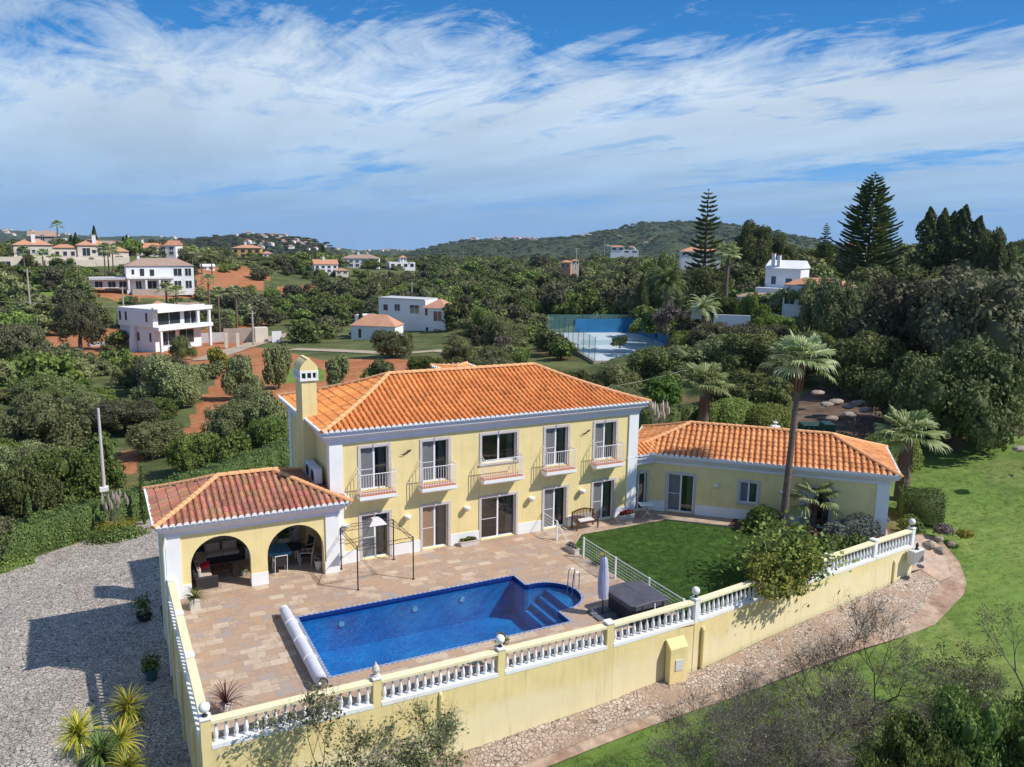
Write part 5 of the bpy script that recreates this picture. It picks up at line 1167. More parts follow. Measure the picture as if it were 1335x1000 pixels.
def bare_tree(x, y, z, h, label, seed=1, m='deadwood', depth=5, spread=.55, leaves=0, lm='olive', lsize=.09, name='bare_tree', r0=.055, cat='tree', kids=3, tw=.006, fuzz=0, fl=.35, fw_=.006):
    e = empty(name, (x, y, z), 0, label, cat); R = random.Random(seed); mb = MB(); tips = []
    def grow(p, d, l, r, k):
        q = p+d*l*.5+Vector((R.uniform(-1, 1), R.uniform(-1, 1), R.uniform(-.3, .6)))*l*.09; w = q+d*l*.5+Vector((R.uniform(-1, 1), R.uniform(-1, 1), R.uniform(-.3, .6)))*l*.09
        mb.tube([p, q, w], [r, r*.85, r*.66], 6 if k > 3 else 4 if k > 1 else 3, False); tips.append((w, d, k))
        if k == 0: return
        for i in range(kids if k > 1 else kids+1):
            nd = (d+Vector((R.uniform(-1, 1), R.uniform(-1, 1), R.uniform(-.5, .75)))*spread*1.25).normalized(); grow(w if i else q, nd, l*R.uniform(.62, .88), max(r*.6, tw), k-1)
    grow(Vector((0, 0, -.3)), Vector((R.uniform(-.15, .15), R.uniform(-.15, .15), 1)).normalized(), h*.30, h*r0*.5, depth)
    mb.build('branches', M[m], e)
    if fuzz:
        RR = np.random.RandomState(seed+7); tp = [t for t in tips if t[2] <= 2]; ix = RR.randint(0, len(tp), fuzz); P = np.array([tuple(tp[i][0]) for i in ix])+RR.normal(size=(fuzz, 3))*.12; dd = RR.normal(size=(fuzz, 3)); dd[:, 2] += .7; dd /= np.linalg.norm(dd, axis=1)[:, None]; ln = (fl*(.5+RR.rand(fuzz)))[:, None]; sd = np.cross(dd, RR.normal(size=(fuzz, 3))); sd /= np.linalg.norm(sd, axis=1)[:, None]; sd *= fw_; V = np.stack([P-sd, P+sd, P+dd*ln+sd*.5, P+dd*ln-sd*.5], 1).reshape(-1, 3); npmesh('twigs', V, np.arange(fuzz*4).reshape(fuzz, 4), M['dry'], e, RR.rand(fuzz))
    if leaves:
        RR = np.random.RandomState(seed); tp = [t for t in tips if t[2] <= 1]; ix = RR.randint(0, len(tp), leaves); P = np.array([tuple(tp[i][0]) for i in ix])+RR.normal(size=(leaves, 3))*.10
        npmesh('leaves', *cards(P, RR.normal(size=(leaves, 3)), lsize, RR, 1.3, .3), M[lm], e, RR.rand(leaves))
    return e
# ================================================================== GARDEN PLANTS
fan_palm(22.47, -5.61, 0, 9.0, 2.05, 'tall slender fan palm with long dark trunk in the garden bed before the wing', r0=.20, r1=.125, lean=(.30, -.06), n=27, seed=4, boots=1.55, bootr=.27)
fan_palm(28.6, 8.2, g(28.6, 8.2), 5.1-g(28.6, 8.2), 2.2, 'fan palm with thick shaggy trunk rising behind the wing roof', r0=.36, r1=.30, n=27, seed=7, boots=2.2, bootr=.42)
zz_ = -.41; fan_palm(33.8, -4.0, zz_, 4.0, 2.35, 'stout fan palm beside the square clipped hedge at the wing end', r0=.44, r1=.36, n=28, seed=9, boots=2.1, bootr=.50)
fan_palm(24.35, -5.9, 0, 1.5, 1.65, 'small low fan palm in the garden bed in front of the shuttered door', r0=.16, r1=.13, n=20, seed=12, boots=.5, bootr=.19)
bush(21.7, -4.9, 0, 1.35, 1.1, 1.6, 'bright', 'bright round shrub left of the tall palm trunk in front of the wing', 5200, .11, seed=3)
bush(21.2, -5.8, 0, .5, .5, .6, 'bright', 'pale green agave like plant at the edge of the garden lawn', 500, .13, seed=5)
bush(25.6, -7.6, 0, 1.9, 1.1, 1.25, 'lavender', 'wide grey lavender bush near the wing end pilaster', 6500, .09, seed=6)
bush(24.3, -7.4, 0, .9, .7, .9, 'lavender', 'grey green lavender bush below the small fan palm', 4200, .09, seed=7)
bush(22.9, -6.6, 0, .8, .6, .7, 'burgundy', 'dark reddish low shrub between palm trunk and lavender', 900, .13, seed=8)
bush(16.7, -10.3, .02, 1.0, .7, .7, 'dry', 'sparse grey twiggy shrub at the lawn edge behind the balustrade', 700, .12, seed=9, core=False)
for i, (x, y, s) in enumerate(((22.4, -8.6, 1.0), (23.8, -9.1, .9), (21.0, -8.3, .9))):
    bush(x, y, 0, s, s*.8, s*.95, 'hedge', ['green shrub in the bed behind the overhanging loquat tree', 'green shrub in the bed beside the lavender and the balustrade', 'green shrub on the lawn side of the overhanging loquat tree'][i], 1500, .13, seed=20+i)
# loquat tree leaning over the balustrade
CR['loquat'] = [[crown_mesh('crown', 77, 26, 9000, .06, 'loquat', .62, core=False)]*3]
lo = empty('loquat_tree', (17.5, -10.25, -.15), .4, 'yellow green loquat tree spreading over the white balustrade', 'tree')
c = bpy.data.objects.new('crown', CR['loquat'][0][0]); COL.objects.link(c); c.parent = lo; c.scale = (2.75, 1.6, 1.75); c.location = (-.5, -.4, .35)
c2 = npmesh('inner_leaves', *cards(np.random.RandomState(4).normal(size=(2600, 3))*np.array([1.15, .9, .6])+np.array([0, -.2, 1.5]), np.random.RandomState(5).normal(size=(2600, 3)), .19, np.random.RandomState(6)), M['carob'], lo, np.random.RandomState(8).rand(2600))
p = MB(); p.tube([(0, 0, -.1), (.05, -.1, .8), (.1, -.2, 1.4)], [.08, .07, .05], 7)
for a in range(6): p.tube([(.1, -.2, .7+a*.1), (.1+math.cos(a)*.7, -.2+math.sin(a)*.7, 1.3+a*.08), (.1+math.cos(a)*1.5, -.2+math.sin(a)*1.3, 1.5+a*.07)], [.04, .025, .01], 5)
p.build('trunk', M['bark'], lo)
# square and round hedges by the wing end
hedge([(31.7, -5.5), (33.3, -7.0)], 1.9, 1.4, 'hedge', 'square clipped hedge block beside the stout palm at the wing end', .085, 520, zf=-.35, seed=4)
bush(29.9, -7.7, -.3, .9, .8, .85, 'hedge', 'yellow green rounded shrub beside the last balustrade post', 1800, .11, seed=31)
bush(31.6, -8.5, -.5, .7, .6, .6, 'dry', 'dark twiggy low shrub at the corner of the pink path', 700, .12, seed=32)
bush(32.3, -9.2, -.55, .6, .5, .4, 'yellowleaf', 'small yellow flowered plant at the lawn corner', 500, .12, seed=33)
bush(29.0, -6.3, -.2, .8, .5, .5, 'lavender', 'grey lavender clump under the square hedge', 900, .11, seed=34)
# behind the wing
def bz(a, b, z): q = unp(a, b, z); return q
q0, q1 = at(835, 545, 64), at(905, 545, 66); hedge([q0[:2], q1[:2]], 1.6, 2.2, 'hedge', 'long hedge behind the link between house and wing', .16, 60, seed=5)
def dome(a, top, D_, rx, ry, m, label, seed):
    p_ = at(a, top, D_); z = g(p_[0], p_[1]); h = max(p_[2]-z, 1.0); RS = np.random.RandomState(seed); n = 9000; d = RS.normal(size=(n, 3)); d[:, 2] = abs(d[:, 2]); d /= np.linalg.norm(d, axis=1)[:, None]
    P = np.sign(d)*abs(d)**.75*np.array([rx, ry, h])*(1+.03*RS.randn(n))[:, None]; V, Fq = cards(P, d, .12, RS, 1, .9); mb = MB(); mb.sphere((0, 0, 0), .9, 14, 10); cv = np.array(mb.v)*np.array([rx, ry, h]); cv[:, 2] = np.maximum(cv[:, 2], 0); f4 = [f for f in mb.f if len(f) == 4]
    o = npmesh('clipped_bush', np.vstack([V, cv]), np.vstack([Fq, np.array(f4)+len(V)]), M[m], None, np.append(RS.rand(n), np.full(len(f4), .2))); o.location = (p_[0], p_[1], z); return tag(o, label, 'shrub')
dome(957, 521, 66, 2.1, 1.7, 'clipped', 'large clipped yellow green dome bush behind the wing roof', 41)
dome(1002, 528, 66, 2.1, 1.7, 'clipped', 'rounded mid green bush right of the clipped dome behind the wing', 42)
dome(927, 527, 65, .95, 1.0, 'clipped', 'narrow clipped bush between palm trunk and the dome bush', 43)
dome(1162, 566, 60, 2.2, 1.6, 'clipped', 'fresh green clipped bush at the top edge of the open lawn', 44)
def pampas(x, y, z, h, r, label, seed, nb=380, npl=16, m='olive'):
    e = empty('pampas_grass', (x, y, z), 0, label, 'pampas grass'); bladeobj('foliage', (0, 0, 0), nb, r, .02, (.5, 1.45), m, e, seed, 1.3); R = random.Random(seed); V = MB()
    for i in range(npl):
        a = R.uniform(0, 6.28); o = R.uniform(.1, .45)*r; x_, y_ = math.cos(a)*o, math.sin(a)*o; hh = h*R.uniform(.75, 1); V.tube([(x_*.3, y_*.3, 0), (x_, y_, hh-.5)], .012, 3, False); V.lathe((x_, y_, hh-.55), [(.02, 0), (.085, .15), (.09, .35), (.05, .55), (.01, .68)], 6)
    V.build('plumes', M['plume'], e); return e
q = at(150, 668, 58); pampas(q[0], q[1], g(q[0], q[1]), 2.9, 2.0, 'big pampas grass clump with pale plumes by the utility pole', 3, m='yellowleaf')
bush(q[0]+.1, q[1]-1.2, g(q[0], q[1]-1.2), 2.3, 1.2, .9, 'hedge', 'low yellow green shrub under the pampas grass', 2200, .13, seed=45)
q = at(858, 545, 61); pampas(q[0], q[1], g(q[0], q[1])+.6, 2.9, 1.8, 'pampas grass with pale plumes behind the link roof', 5, npl=26)
# long hedge behind the driveway
hp = [(-21, 17.4), (-15.6, 20.0), (-11.5, 22.6), (-7.2, 25.4), (-2, 28.3), (4.5, 32.0), (9, 35)]
hedge(hp, 1.7, 2.1, 'hedge', 'long clipped hedge running behind the cobbled driveway', .11, 210, seed=8)
hedge([(-20, 15.9), (-15.2, 18.2), (-13.4, 19.2)], .9, .5, 'carob', 'low loose hedge at the stony edge of the driveway', .10, 160, seed=9)
for (a, b, D_, h_), lb in (((41, 700, 57, 3.4), 'thin young cypress at the left end of the driveway hedge'), ((187, 660, 59, 3.6), 'thin young cypress beside the pampas grass')):
    q = at(a, b, D_); cypress(q[0], q[1], g(q[0], q[1]), h_+.6, .26, lb, 1100, .12, m='hedge')
# utility pole near hedge
q = at(136, 640, 62); z = g(q[0], q[1]); e_ = empty('utility_pole', (q[0], q[1], z), 0, 'tall grey concrete utility pole rising from the hedge by the pampas grass', 'utility pole')
p = MB(); hh = 3.15-z; p.tube([(0, 0, -.3), (0, 0, hh)], [.14, .085], 8); p.build('pole', M['stone'], e_); p = MB(); p.tube([(-.35, 0, hh-.35), (.35, 0, hh-.35)], .03, 6); p.build('crossarm', M['iron'], e_)
p = MB(); p.box(-.28, .28, -.25, .25, hh-5.9, hh-5.6); p.build('lamp_box', M['white'], e_)
# yuccas bottom left
def yucca(a, b, z, h, L_, label, seed, m='yucca', n=150, tr=.10):
    q = unp(a, b, z+h); e = empty('yucca', (q[0], q[1], g(q[0], q[1])), 0, label, 'yucca'); hz = z+h-g(q[0], q[1])
    p = MB(); p.tube([(0, 0, -.1), (.05, 0, hz*.5), (0, 0, hz)], [tr, tr*.8, tr*.8], 8); p.build('trunk', M['bark'], e); bladeobj('foliage', (0, 0, hz), n, L_, .032, (-.75, 1.5), m, e, seed, .45)
    bladeobj('dead_leaves', (0, 0, hz-.05), 60, L_*.9, .022, (-1.5, -.9), 'plume', e, seed+5, .1); return e
yucca(103, 958, -3.2, 2.3, .95, 'yellow green yucca head nearest the left edge with shaggy dry trunk', 1, n=200, tr=.2)
yucca(167, 925, -3.2, 2.1, .92, 'bright yellow yucca head standing highest of the clump', 2, n=190)
yucca(157, 968, -3.2, 2.3, .85, 'yellow yucca head just below the highest one', 3, n=170)
yucca(131, 985, -3.2, 2.4, .95, 'dark green yucca head at the front of the clump', 4, 'agreen', n=190)
yucca(165, 1005, -3.2, 2.2, .8, 'greenish yellow yucca head at the bottom edge of the photo', 5, n=150)
# foreground trees
def fz(x, y): return g(x, y)
bare_tree(-3.9, -14.6, fz(-3.9, -14.6), 5.2, 'sparse leafy sapling growing in front of the corner of the retaining wall', 21, 'darktwig', 5, .68, 3800, 'olive', .075, name='sapling', r0=.018, kids=3, fuzz=1500, fl=.3)
bare_tree(-1.3, -14.2, fz(-1.3, -14.2), 4.2, 'smaller sparse sapling right of the first in front of the yellow wall', 27, 'darktwig', 5, .66, 2400, 'olive', .075, name='sapling', r0=.017, kids=3, fuzz=1200, fl=.3)
bare_tree(-6.6, -13.6, fz(-6.6, -13.6), 3.6, 'leafy sapling at the shaded foot of the corner', 25, 'darktwig', 4, .6, 900, 'hedge', .09, name='sapling', r0=.02)
for i, (a, b, top, lab, m_, dp) in enumerate(((975, 1060, 885, 'bare grey tree at the bottom of the lawn left of the green shrubs', 'deadwood', 6), (1060, 1015, 835, 'wide bare dark tree in the middle of the lawn foreground', 'darktwig', 6), (1120, 960, 800, 'bare dark tree standing nearest the cobbled path', 'darktwig', 6), (1035, 1090, 915, 'bare pale tree at the bottom edge of the picture', 'deadwood', 6), (915, 1090, 945, 'small bare grey tree at the lower lawn edge below the path', 'deadwood', 6))):
    q = hit(a, b); h = ztop(q[0], q[1], top)-q[2]; bare_tree(q[0], q[1], q[2], h*1.0, lab, 60+i, m_, dp, .66, 1400, 'olive', .05, kids=3, r0=.022, fuzz=2000, fl=.42, fw_=.005)
for i, (a, b, top, lab) in enumerate(((960, 1120, 975, 'grey twiggy thicket at the bottom edge below the path'), (1010, 1120, 945, 'brownish twiggy thicket at the bottom edge left of the pale tree'), (1095, 1075, 905, 'dense grey twiggy thicket in the lower lawn'), (1160, 1010, 875, 'grey green twiggy shrub behind the dark glossy shrubs'), (1215, 985, 860, 'thin twiggy shrub behind the tall glossy shrub'), (1290, 960, 850, 'brown green twiggy shrub by the right edge'), (1070, 1140, 960, 'tangle of bare brown twigs at the bottom edge'))):
    q = hit(a, b); h = (ztop(q[0], q[1], top)-q[2])*.8; bare_tree(q[0], q[1], q[2], h, lab, 160+i, 'deadwood', 5, .8, 1600 if i in (3, 4, 5) else 700, 'olive', .055, kids=3, r0=.016, fuzz=1500, fl=.5, fw_=.005, name='twiggy_shrub', cat='shrub')
q = hit(1275, 960); bare_tree(q[0], q[1], q[2], (ztop(q[0], q[1], 830)-q[2])*1.0, 'feathery thin leaved tree at the right edge above the dark shrubs', 71, 'darktwig', 5, .6, 3000, 'olive', .06, kids=3, r0=.025)
q = hit(1340, 940); bare_tree(q[0], q[1], q[2], (ztop(q[0], q[1], 775)-q[2])*1.1, 'brownish leaved tree cut by the right edge of the picture', 72, 'deadwood', 5, .6, 2600, 'olive', .06, kids=3, r0=.025)
CR['glossy'] = [[crown_mesh('crown', 88+i, 30, 13000, .045, 'carob', 1.1) for i in range(2)]]
for i, (a, b, top, w, lab) in enumerate(((1180, 1120, 935, 110, 'dark glossy green shrub left in the bottom right corner'), (1245, 1120, 895, 120, 'tall glossy green shrub in the middle of the bottom right corner'), (1325, 1120, 910, 130, 'glossy green shrub cut by the bottom right corner'), (1130, 1160, 985, 80, 'low glossy green shrub beside the bare pale tree'), (1200, 1190, 975, 110, 'glossy green shrub lowest at the bottom edge'))):
    q = hit(a, b); h = ztop(q[0], q[1], top)-q[2]; D_ = Dist(q); e = tree('glossy', q[0], q[1], h, w*.5*D_/1000, lab, lod=0, name='evergreen_shrub', cat='shrub', cz=.03)
# ================================================================== GROUND
def poly_mask(PX, PY, poly):
    ins = np.zeros(PX.shape, bool); n = len(poly)
    for i in range(n):
        x0, y0 = poly[i]; x1, y1 = poly[(i+1) % n]
        c = ((y0 > PY) != (y1 > PY)) & (PX < (x1-x0)*(PY-y0)/((y1-y0) if y1 != y0 else 1e-9)+x0); ins ^= c
    return ins
# patches of ground, given as outlines of real places (converted to world x,y)
def world_poly(pts): 
    out = []
    for a, b in pts:
        h_ = hit(a, b); out.append((h_[0], h_[1]))
    return out
SOIL = [world_poly(p) for p in (
    [(232, 590), (255, 530), (280, 500), (262, 470), (250, 458), (330, 452), (420, 470), (520, 468), (640, 480), (600, 505), (480, 500), (400, 515), (345, 545), (300, 545), (270, 600)],
    [(52, 424), (150, 428), (262, 430), (345, 420), (350, 448), (262, 462), (250, 500), (215, 490), (150, 470), (95, 470), (60, 452)],
    [(100, 372), (160, 372), (255, 372), (300, 352), (350, 356), (345, 380), (270, 390), (160, 394), (110, 386)],
    [(255, 345), (320, 348), (350, 365), (300, 382), (250, 378)], [(360, 374), (410, 371), (410, 381), (360, 383)],
    [(1250, 575), (1420, 575), (1420, 603), (1300, 598)], [(110, 640), (175, 618), (190, 590), (160, 590), (110, 615)], [(30, 470), (90, 455), (80, 480), (30, 482)])]
GRASS = [world_poly(p) for p in (
    [(0, 455), (30, 465), (95, 462), (90, 500), (60, 510), (0, 520)], [(0, 560), (60, 545), (110, 560), (60, 600), (0, 600)], [(360, 480), (420, 480), (425, 498), (350, 500)], [(100, 375), (60, 370), (20, 372), (20, 385), (100, 388)], [(300, 385), (345, 388), (340, 396), (290, 400)],
    [(385, 390), (420, 400), (410, 420), (385, 410)], [(975, 405), (1010, 405), (1000, 416), (975, 416)], [(660, 350), (700, 352), (700, 362), (655, 362)])]
LAWN = [(28.1, -12.0), (24.6, -13.1), (18, -13.6), (12.2, -13.75), (2.5, -13.85), (-8, -14.3), (-8, -30), (8, -36), (60, -36), (75, -4), (50, 1.0), (40.5, 4.6), (36, 8.6), (31, 5.5), (30.2, 1.0), (31.2, -.8), (33.0, -2.3), (32.0, -4.2), (31.2, -6.5), (31.5, -8.2), (30.6, -10.0), (29.2, -11.4)]
azs = np.concatenate([np.radians(np.arange(-52, 95, .42))]); rr = np.concatenate([np.arange(3, 30, 1.0), 30*np.exp(np.arange(0, 260)*.0222)])
AZ, RR = np.meshgrid(azs, rr, indexing='ij'); TX = CAM[0]+RR*np.sin(AZ); TY = CAM[1]+RR*np.cos(AZ); TZ = G(TX, TY)
inside = poly_mask(TX, TY, [(-7.0, -11.9), (11.6, -11.7), (26.9, -9.9), (29.5, -5), (25, 6), (17, 9), (-.1, 8.5), (-.1, 4.2), (-7.1, 4.2)]); TZ = np.where(inside & (TZ > -.6), -.6, TZ)
zc_ = -4.6; A = unp(713, 438, zc_); B = unp(772, 474, zc_); A, B = Vector(A[:2]), Vector(B[:2]); u = (A-B).normalized(); v_ = Vector((u.y, -u.x)); crt = [tuple(B-u*4-v_*4), tuple(A+u*4-v_*4), tuple(A+u*4+v_*23), tuple(B-u*4+v_*23)]
inc = poly_mask(TX, TY, crt); TZ = np.where(inc & (TZ > zc_), zc_, TZ)
na, nr = AZ.shape; idx = np.arange(na*nr).reshape(na, nr); Fq = np.stack([idx[:-1, :-1], idx[1:, :-1], idx[1:, 1:], idx[:-1, 1:]], -1).reshape(-1, 4)[:, ::-1]
m, t = newmat('ground'); p_ = pos(t, 'world'); a1 = t.n('ShaderNodeAttribute', attribute_name='soil'); a2 = t.n('ShaderNodeAttribute', attribute_name='grass')
scrub = t.mix(t.ramp(t.noise(p_, .11, 6, .7), [(.38, (0, 0, 0)), (.62, (1, 1, 1))]), (0.060, 0.080, 0.028), (0.15, 0.165, 0.065)); scrub = t.mix(t.ramp(t.noise(p_, .05, 5, .7), [(.55, (0, 0, 0)), (.7, (.6, .6, .6))]), scrub, (0.25, 0.13, 0.065))
soil = t.mix(t.ramp(t.noise(p_, .25, 6, .7), [(.35, (0, 0, 0)), (.65, (1, 1, 1))]), (0.36, 0.125, 0.05), (0.44, 0.205, 0.105)); soil = t.mix(t.ramp(t.noise(p_, .17, 6, .75), [(.55, (0, 0, 0)), (.68, (.6, .6, .6))]), soil, (0.17, 0.17, 0.055))
grs = t.mix(t.ramp(t.noise(p_, .2, 6, .7), [(.35, (0, 0, 0)), (.65, (1, 1, 1))]), (0.10, 0.17, 0.03), (0.20, 0.27, 0.06))
wob = t.math('MULTIPLY', t.math('SUBTRACT', t.noise(p_, .45, 5, .7), .5), 1.2)
f1 = t.ramp(t.math('ADD', a1.outputs['Fac'], wob), [(.42, (0, 0, 0)), (.6, (1, 1, 1))]); f2 = t.ramp(t.math('ADD', a2.outputs['Fac'], wob), [(.42, (0, 0, 0)), (.6, (1, 1, 1))])
k_ = t.mix(f2, t.mix(f1, scrub, soil), grs); k_ = t.mix(1.0, k_, t.ramp(t.noise(p_, 1.5, 5, .7), [(.3, (.7, .7, .7)), (.7, (1.25, 1.25, 1.25))]), 'MULTIPLY'); finish(t, k_, .95, t.bump(t.noise(p_, 2.5, 5, .7), .6, .2), .1); M['ground'] = m
ground = npmesh('ground', np.column_stack([TX.ravel(), TY.ravel(), TZ.ravel()]), Fq, M['ground'], None, None, True); ground['kind'] = 'structure'
for nm, polys in (('soil', SOIL), ('grass', GRASS)):
    v = np.zeros(TX.shape)
    for P_ in polys: v = np.maximum(v, poly_mask(TX, TY, P_).astype(float))
    at_ = ground.data.attributes.new(nm, 'FLOAT', 'POINT'); at_.data.foreach_set('value', v.ravel().astype(np.float32))
M['bank'] = mat('dark_bank_soil', (0.10, 0.062, 0.042), .95, .4, 1.2, .4, c2=(0.17, 0.115, 0.08))
def drape(name, poly, m, lift, step=.8, zf=None):
    """ground-hugging sheet over a polygon"""
    xs = [p[0] for p in poly]; ys = [p[1] for p in poly]; import bmesh
    bm = bmesh.new(); vs = [bm.verts.new((x, y, 0)) for x, y in poly]; bm.faces.new(vs)
    bmesh.ops.triangulate(bm, faces=bm.faces[:])
    for ax, lo, hi in ((0, min(xs), max(xs)), (1, min(ys), max(ys))):
        c = lo+step
        while c < hi:
            no = (1, 0, 0) if ax == 0 else (0, 1, 0); bmesh.ops.bisect_plane(bm, geom=bm.verts[:]+bm.edges[:]+bm.faces[:], plane_co=(c, 0, 0) if ax == 0 else (0, c, 0), plane_no=no); c += step
    P_ = np.array([tuple(v.co) for v in bm.verts]); Z = G(P_[:, 0], P_[:, 1])+lift
    for v, z in zip(bm.verts, Z): v.co.z = z
    for f in bm.faces:
        f.normal_update()
        if f.normal.z < 0: f.normal_flip()
        f.smooth = True
    me = bpy.data.meshes.new(name); bm.to_mesh(me); bm.free(); me.materials.append(M[m]); o = bpy.data.objects.new(name, me); COL.objects.link(o); o['kind'] = 'structure'; return o
def world_near(pts, z): return [tuple(unp(a, b, z)[:2]) for a, b in pts]
DRV = [(-7.05, -12.2), (-7.05, 8.0), (-5.6, 12.0), (-5.0, 24.6), (-7.2, 24.2), (-11.0, 21.4), (-14.6, 19.0), (-20, 16.0), (-26, 13), (-26, 4), (-14.6, 1.0), (-13.7, -3.5), (-13.4, -8.5), (-13.4, -12.5), (-10.5, -13.0)]
drape('driveway', DRV, 'cobble', .07, 1.0)
drape('driveway_kerb', [(-14.6, 1.0), (-13.7, -3.5), (-13.4, -8.5), (-13.4, -12.5), (-13.65, -12.5), (-13.65, -8.5), (-13.95, -3.5), (-14.85, 1.1)], 'concrete', .12, 1.0)
LW = drape('lawn', LAWN, 'lawn', .04, 2.0)
drape('cobbled_path', [(27.8, -9.95), (27.9, -11.0), (24.4, -12.35), (18, -13.05), (12.1, -13.3), (6, -13.4), (-3, -13.5), (-8, -13.8), (-8.5, -12.2), (-7.0, -12.06), (11.6, -11.95), (20.2, -10.9), (26.9, -10.05)], 'cobpath', .10, .8)
drape('soil_strip', [(27.9, -11.0), (28.9, -10.9), (29.9, -9.9), (30.9, -8.0), (31.6, -8.2), (30.7, -10.1), (29.3, -11.5), (28.2, -12.1), (24.6, -13.2), (18, -13.5), (12.3, -13.8), (6, -13.85), (-3, -13.9), (-8, -14.3), (-8, -13.8), (-3, -13.5), (6, -13.4), (12.1, -13.3), (18, -13.05), (24.4, -12.35)], 'redsoil', .09, .8)
drape('corner_slabs', [(27.0, -9.9), (27.8, -9.95), (27.9, -11.0), (28.9, -10.9), (29.9, -9.9), (30.9, -8.0), (30.2, -8.8), (28.0, -9.3)], 'pinkpath', .12, .8)
drape('flower_bed', [(36, 8.8), (40.5, 4.7), (50, 1.1), (56, 0.2), (56, 4), (48, 7), (42, 12), (38, 13)], 'soil', .06, 1.5)
drape('side_path', SIDE[0], 'pinkpath', .15, .8)
drape('rockery_bank', [tuple(hit(a, b)[:2]) for a, b in ((1030, 562), (1040, 520), (1075, 500), (1135, 505), (1165, 540), (1175, 585), (1150, 590), (1090, 575))], 'bank', .07, 1.0)
drape('driveway_verge', [(-26, 14), (-20, 17), (-14.4, 19.7), (-14.0, 18.9), (-14.6, 18.6), (-20, 16.0), (-26, 13)], 'pinkpath', .08, 1.0)
# far roads and tracks
M['track'] = mat('pale_track', (0.42, 0.34, 0.25), .95, .2, .6, .2)
def road(name, pts, w, m='track', lift=.12):
    P_ = [hit(a, b) for a, b in pts]; P_ = [Vector((q[0], q[1])) for q in P_ if q is not None]; L_, R_ = [], []
    for i, p in enumerate(P_):
        d = (P_[min(i+1, len(P_)-1)]-P_[max(i-1, 0)]).normalized(); n_ = Vector((-d.y, d.x))*w/2; L_.append(tuple(p+n_)); R_.append(tuple(p-n_))
    return drape(name, L_+R_[::-1], m, lift, 3.0)
road('dirt_road', [(380, 456), (440, 458), (520, 462), (570, 458), (620, 462)], 4)
road('track', [(265, 470), (310, 455), (350, 442), (395, 433)], 5)
road('footpath', [(0, 603), (40, 585), (68, 562), (100, 548)], 2.6)
road('road', [(240, 410), (300, 402), (420, 390), (520, 378), (560, 372)], 5)
